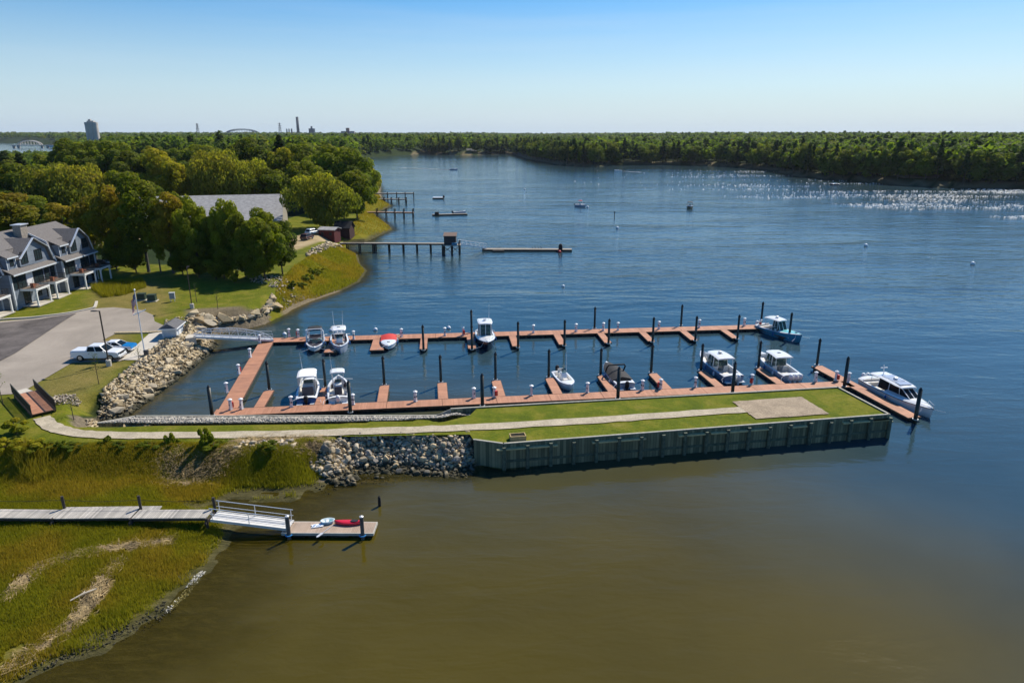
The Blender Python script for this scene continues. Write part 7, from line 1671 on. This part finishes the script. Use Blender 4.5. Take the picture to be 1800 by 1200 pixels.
q_ = P(571, 933, .5); t = empty('paddle', (q_.x, q_.y, .47), R(64), 'pale paddle lying across the front edge of the small float', 'paddle'); MB().tube([(-.3, 0, .03), (1.0, 0, .03)], .022, 6).build('shaft', M_alu, t); m = MB(); m.prism([(-.85, -.09), (-.3, -.12), (-.25, 0), (-.3, .12), (-.85, .09), (-.95, 0)], 0, .04); m.build('blade', M_galv, t)
q_ = P(667, 889, 0); t = empty('old_post', (q_.x, q_.y, 0), 0, 'short black rotten post alone in the brown water', 'post'); MB().tube([(0, 0, -1), (.02, 0, .5), (.0, .02, .85)], [.14, .13, .11], 9).build('post', M_black, t); MB().tube([(0, .02, .83), (.02, .03, .97)], [.07, .04], 6).build('splinter', M_black, t)
# ------------------------------------------------------------ marsh grass
def grass_mat():
    m, n, l, b = nt('marsh_blades'); at = n.new('ShaderNodeAttribute'); at.attribute_name = 'rnd'; h2 = n.new('ShaderNodeAttribute'); h2.attribute_name = 'hue'
    c = mix(n, l, h2.outputs['Fac'], ramp(n, l, at.outputs['Fac'], [(0, (0.17, 0.18, 0.008)), (1, (0.40, 0.37, 0.02))]), ramp(n, l, at.outputs['Fac'], [(0, (0.26, 0.20, 0.010)), (1, (0.52, 0.36, 0.04))]))
    l.new(c, b.inputs['Base Color']); b.inputs['Roughness'].default_value = .8; b.inputs['Specular IOR Level'].default_value = .15
    t = n.new('ShaderNodeBsdfTranslucent'); l.new(c, t.inputs[0]); mx = n.new('ShaderNodeMixShader'); mx.inputs[0].default_value = .5; l.new(b.outputs[0], mx.inputs[1]); l.new(t.outputs[0], mx.inputs[2]); l.new(mx.outputs[0], n['Material Output'].inputs[0]); return m
M_gr = grass_mat()
def blades(name, poly, n_, h0, h1, w, seed, cond=None, huef=None, label=None, m=None, lean=.35):
    r = np.random.default_rng(seed); A = np.array(poly); lo, hi = A.min(0), A.max(0); q = lo+(hi-lo)*r.random((int(n_*2.6), 2)); q = q[inside(q[:, 0], q[:, 1], poly)]; z, s, u = height(q[:, 0], q[:, 1]); ok = s > .5
    if cond is not None: ok &= cond(q[:, 0], q[:, 1], s, u, r)
    q, z, s = q[ok][:n_], z[ok][:n_], s[ok][:n_]; N = len(q); hh_ = (h0+(h1-h0)*r.random(N))*(.55+.9*fbm(q[:, 0]/2.3, q[:, 1]/2.3, 3)); a = r.random(N)*6.28; ln = hh_*lean*r.random(N)
    bx_, by_ = np.cos(a)*w*.5, np.sin(a)*w*.5; wx_ = ln*.7+.1*hh_; wy_ = -ln*.3
    v = np.stack([np.column_stack([q[:, 0]-bx_, q[:, 1]-by_, z-.05]), np.column_stack([q[:, 0]+bx_, q[:, 1]+by_, z-.05]), np.column_stack([q[:, 0]+wx_*np.cos(a*3)+bx_*.3, q[:, 1]+wy_+by_*.3, z+hh_])], 1).reshape(-1, 3)
    hue = np.clip(huef(q[:, 0], q[:, 1])+r.normal(size=N)*.12, 0, 1) if huef else np.zeros(N)
    o = mesh_np(name, v, np.arange(3*N).reshape(-1, 3), m or M_gr, dict(rnd=np.repeat(r.random(N)*.6+.4*fbm(q[:, 0]*.7, q[:, 1]*.7, 2), 3), hue=np.repeat(hue, 3))); return tag(o, label, kind='stuff')
def wr_free(x, y, s, u, r):
    d = np.full(x.shape, 99.0)
    for q_, wd in ((wrl, 1.0), (wrl2, .8), (wrl3, .55)): d = np.minimum(d, segdist(x, y, q_, False)*wd)
    return ((d+2.6*(fbm(x*.8, y*.8, 3)-.38) > .55) | (fbm(x/2.5+9, y/2.5, 3) < .42)) & (u < .3) & (r.random(len(x)) < sstep(.3, 2.2, s+1.4*(fbm(x/1.1, y/1.1, 3)-.4)))
hf = lambda x, y: sstep(.40, .60, fbm(x/7+1, y/7+4, 4))*.8
lowm = PP([(-120, 1230), (40, 1200), (110, 1165), (240, 1120), (345, 1040), (400, 960), (415, 905), (300, 880), (-120, 880)], .4)
blades('marsh_grass', lowm, 170000, .15, .42, .06, 61, wr_free, hf, 'olive and rust marsh grass')
upm = PP([(-120, 920), (330, 900), (500, 880), (560, 862), (640, 815), (520, 800), (400, 812), (-120, 800)], .6)
blades('marsh_grass', upm, 130000, .15, .45, .07, 62, wr_free, hf, 'tall marsh grass beyond the boardwalk')
bankm = PP([(-120, 830), (520, 822), (515, 795), (560, 783), (420, 782), (250, 782), (100, 782), (-120, 770)], 1.8)
blades('bank_grass', bankm, 60000, .15, .4, .07, 63, lambda x, y, s, u, r: (u > -3.6) & (u < .6), lambda x, y: .2*fbm(x/3, y/3, 2), 'long green grass on the bank')
nm = PP([(500, 555), (560, 528), (650, 495), (650, 440), (600, 428), (540, 458), (490, 520), (470, 545)], .4)
blades('marsh_grass', nm, 26000, .2, .5, .18, 64, lambda x, y, s, u, r: u < .3, hf, 'marsh grass along the river bank')
nm2 = PP([(610, 425), (700, 404), (670, 372), (700, 362), (660, 340), (630, 372), (605, 412)], .4)
blades('marsh_grass', nm2, 16000, .2, .5, .24, 65, lambda x, y, s, u, r: u < .3, lambda x, y: hf(x, y)*.5+.5, 'brown marsh grass below the riverside wood')
sw = PP([(160, 508), (175, 500), (250, 494), (258, 505), (220, 518), (180, 522)], 3.2)
blades('tall_grass', sw, 5000, .6, 1.2, .10, 66, None, lambda x, y: .15+0*x, 'tall grass in the swale by the townhouses')
reed = PP([(35, 838), (25, 815), (60, 802), (92, 818), (88, 840), (60, 846)], .9)
blades('reeds', reed, 900, .7, 1.4, .05, 67, None, lambda x, y: .5+0*x, 'pale leaning reeds', lean=.9)
# leafy growth along the bank above the marsh
def weed(px, py, w, h_, lf, i): bush(px, py, w, h_, lf, '%s leafy weed clump on the bank above the marsh, %s from left' % ({'green': 'green', 'yellow': 'yellowish', 'oak': 'dark'}[lf], ORD[min(i, 29)]), 'weed_clump', 'weeds', i, 'weed clumps on the bank')
rw = random.Random(8)
for i in range(30):
    x = -15+17.5*i+rw.uniform(-6, 6); weed(x, rw.uniform(786, 818), rw.uniform(1.2, 2.6), rw.uniform(.5, 1.1), rw.choice(['green', 'green', 'yellow', 'oak']), i)
for i in range(22): weed_x = 440+7.2*i+rw.uniform(-2, 2); o = bush(weed_x, 0.0+rw.uniform(0, 14)+(552-(weed_x-440)*.66), rw.uniform(1.5, 3.2), rw.uniform(.8, 1.8), rw.choice(['green', 'yellow', 'oak']), 'low shrub between lawn and river marsh, %s from left' % ORD[i], 'bank_shrub', 'shrub', i, 'shrubs along the river bank')
# dead straw and sticks
def sticks(name, line, n_, seed, spread, label):
    r = np.random.default_rng(seed); P_ = np.array(line); V, F, A = [], [], []
    for i in range(n_):
        k_ = r.random()*(len(P_)-1.001); j = int(k_); c = P_[j]+(P_[j+1]-P_[j])*(k_-j)+r.normal(size=2)*spread; a = r.normal()*.7+math.atan2(*(P_[j+1]-P_[j])[::-1]); l_ = r.uniform(.15, .6); w = r.uniform(.015, .04)
        V.append((c[0], c[1], a, l_, w)); 
    V = np.array(V); z, s, u = height(V[:, 0], V[:, 1]); ca, sa = np.cos(V[:, 2]), np.sin(V[:, 2]); zz = z+.04+.12*r.random(n_); tl = r.normal(size=n_)*.08
    v = np.stack([np.column_stack([V[:, 0]-ca*V[:, 3], V[:, 1]-sa*V[:, 3], zz-tl]), np.column_stack([V[:, 0]+sa*V[:, 4], V[:, 1]-ca*V[:, 4], zz+.02]), np.column_stack([V[:, 0]+ca*V[:, 3], V[:, 1]+sa*V[:, 3], zz+tl]), np.column_stack([V[:, 0]-sa*V[:, 4], V[:, 1]+ca*V[:, 4], zz+.02])], 1).reshape(-1, 3)
    tag(mesh_np(name, v, np.arange(4*n_).reshape(-1, 4), mat('straw', (0.34, 0.25, 0.12), .9, var=.5, scale=1.5), smooth=False), label, kind='stuff')
sticks('wrack_straw', wrl, 2200, 5, .3, 'pale dead straw left by the tide'); sticks('wrack_straw', wrl2, 1500, 6, .3, 'dead straw left by the tide'); sticks('wrack_straw', wrl3, 9000, 7, .7, 'dead straw along the bank')
for i, (x, y, l_, a_) in enumerate(((148, 1050, 1.6, .9), (160, 832, 1.2, .2), (560, 813, 1.6, .25))):
    p = L(x, y); t = empty('driftwood', (p.x, p.y, p.z+.25), a_, ['pale driftwood stick lying across the lower marsh', 'pale flat driftwood plank in the upper marsh', 'bleached driftwood plank below the riprap'][i], 'driftwood'); MB().tube([(-l_/2, 0, 0), (0, .05, .05), (l_/2, 0, 0)], [.05, .06, .04], 6).build('log', mat('bleached', (0.5, 0.44, 0.34), .9), t); MB().tube([(0, .05, .05), (.2, .25, .1)], [.03, .015], 5).build('branch', MATS['bleached'], t)
loose('oyster_shells', ribbon(PP([(290, 1072), (322, 1042), (340, 1020), (356, 1002)], .15), .5), 420, .05, .16, 71, mat('shell', (0.62, 0.58, 0.48), .8), flat=.3, jit=.02)
loose('shore_stones', ribbon(PP([(20, 1190), (90, 1160), (180, 1128), (260, 1090), (300, 1060)], .1), 1.2), 700, .05, .22, 72, M_rml, flat=.5, jit=.02)
loose('shore_stones', ribbon(PP([(560, 862), (610, 836), (660, 838), (720, 840)], .0), 2.2), 260, .08, .3, 73, M_rml, flat=.5, jit=.02)
# the air: thin summer haze round everything built
m, n, l, b = nt('haze'); n.remove(b); pv = n.new('ShaderNodeVolumePrincipled'); pv.inputs['Color'].default_value = (0.80, 0.88, 1.0, 1); pv.inputs['Density'].default_value = HAZE; pv.inputs['Anisotropy'].default_value = 0.2
l.new(pv.outputs[0], n['Material Output'].inputs['Volume'])
if HAZE > 0:
    o = MB().box((0, 6000, 74), (19000, 14000, 212)).build('haze', m); tag(o, kind='stuff')
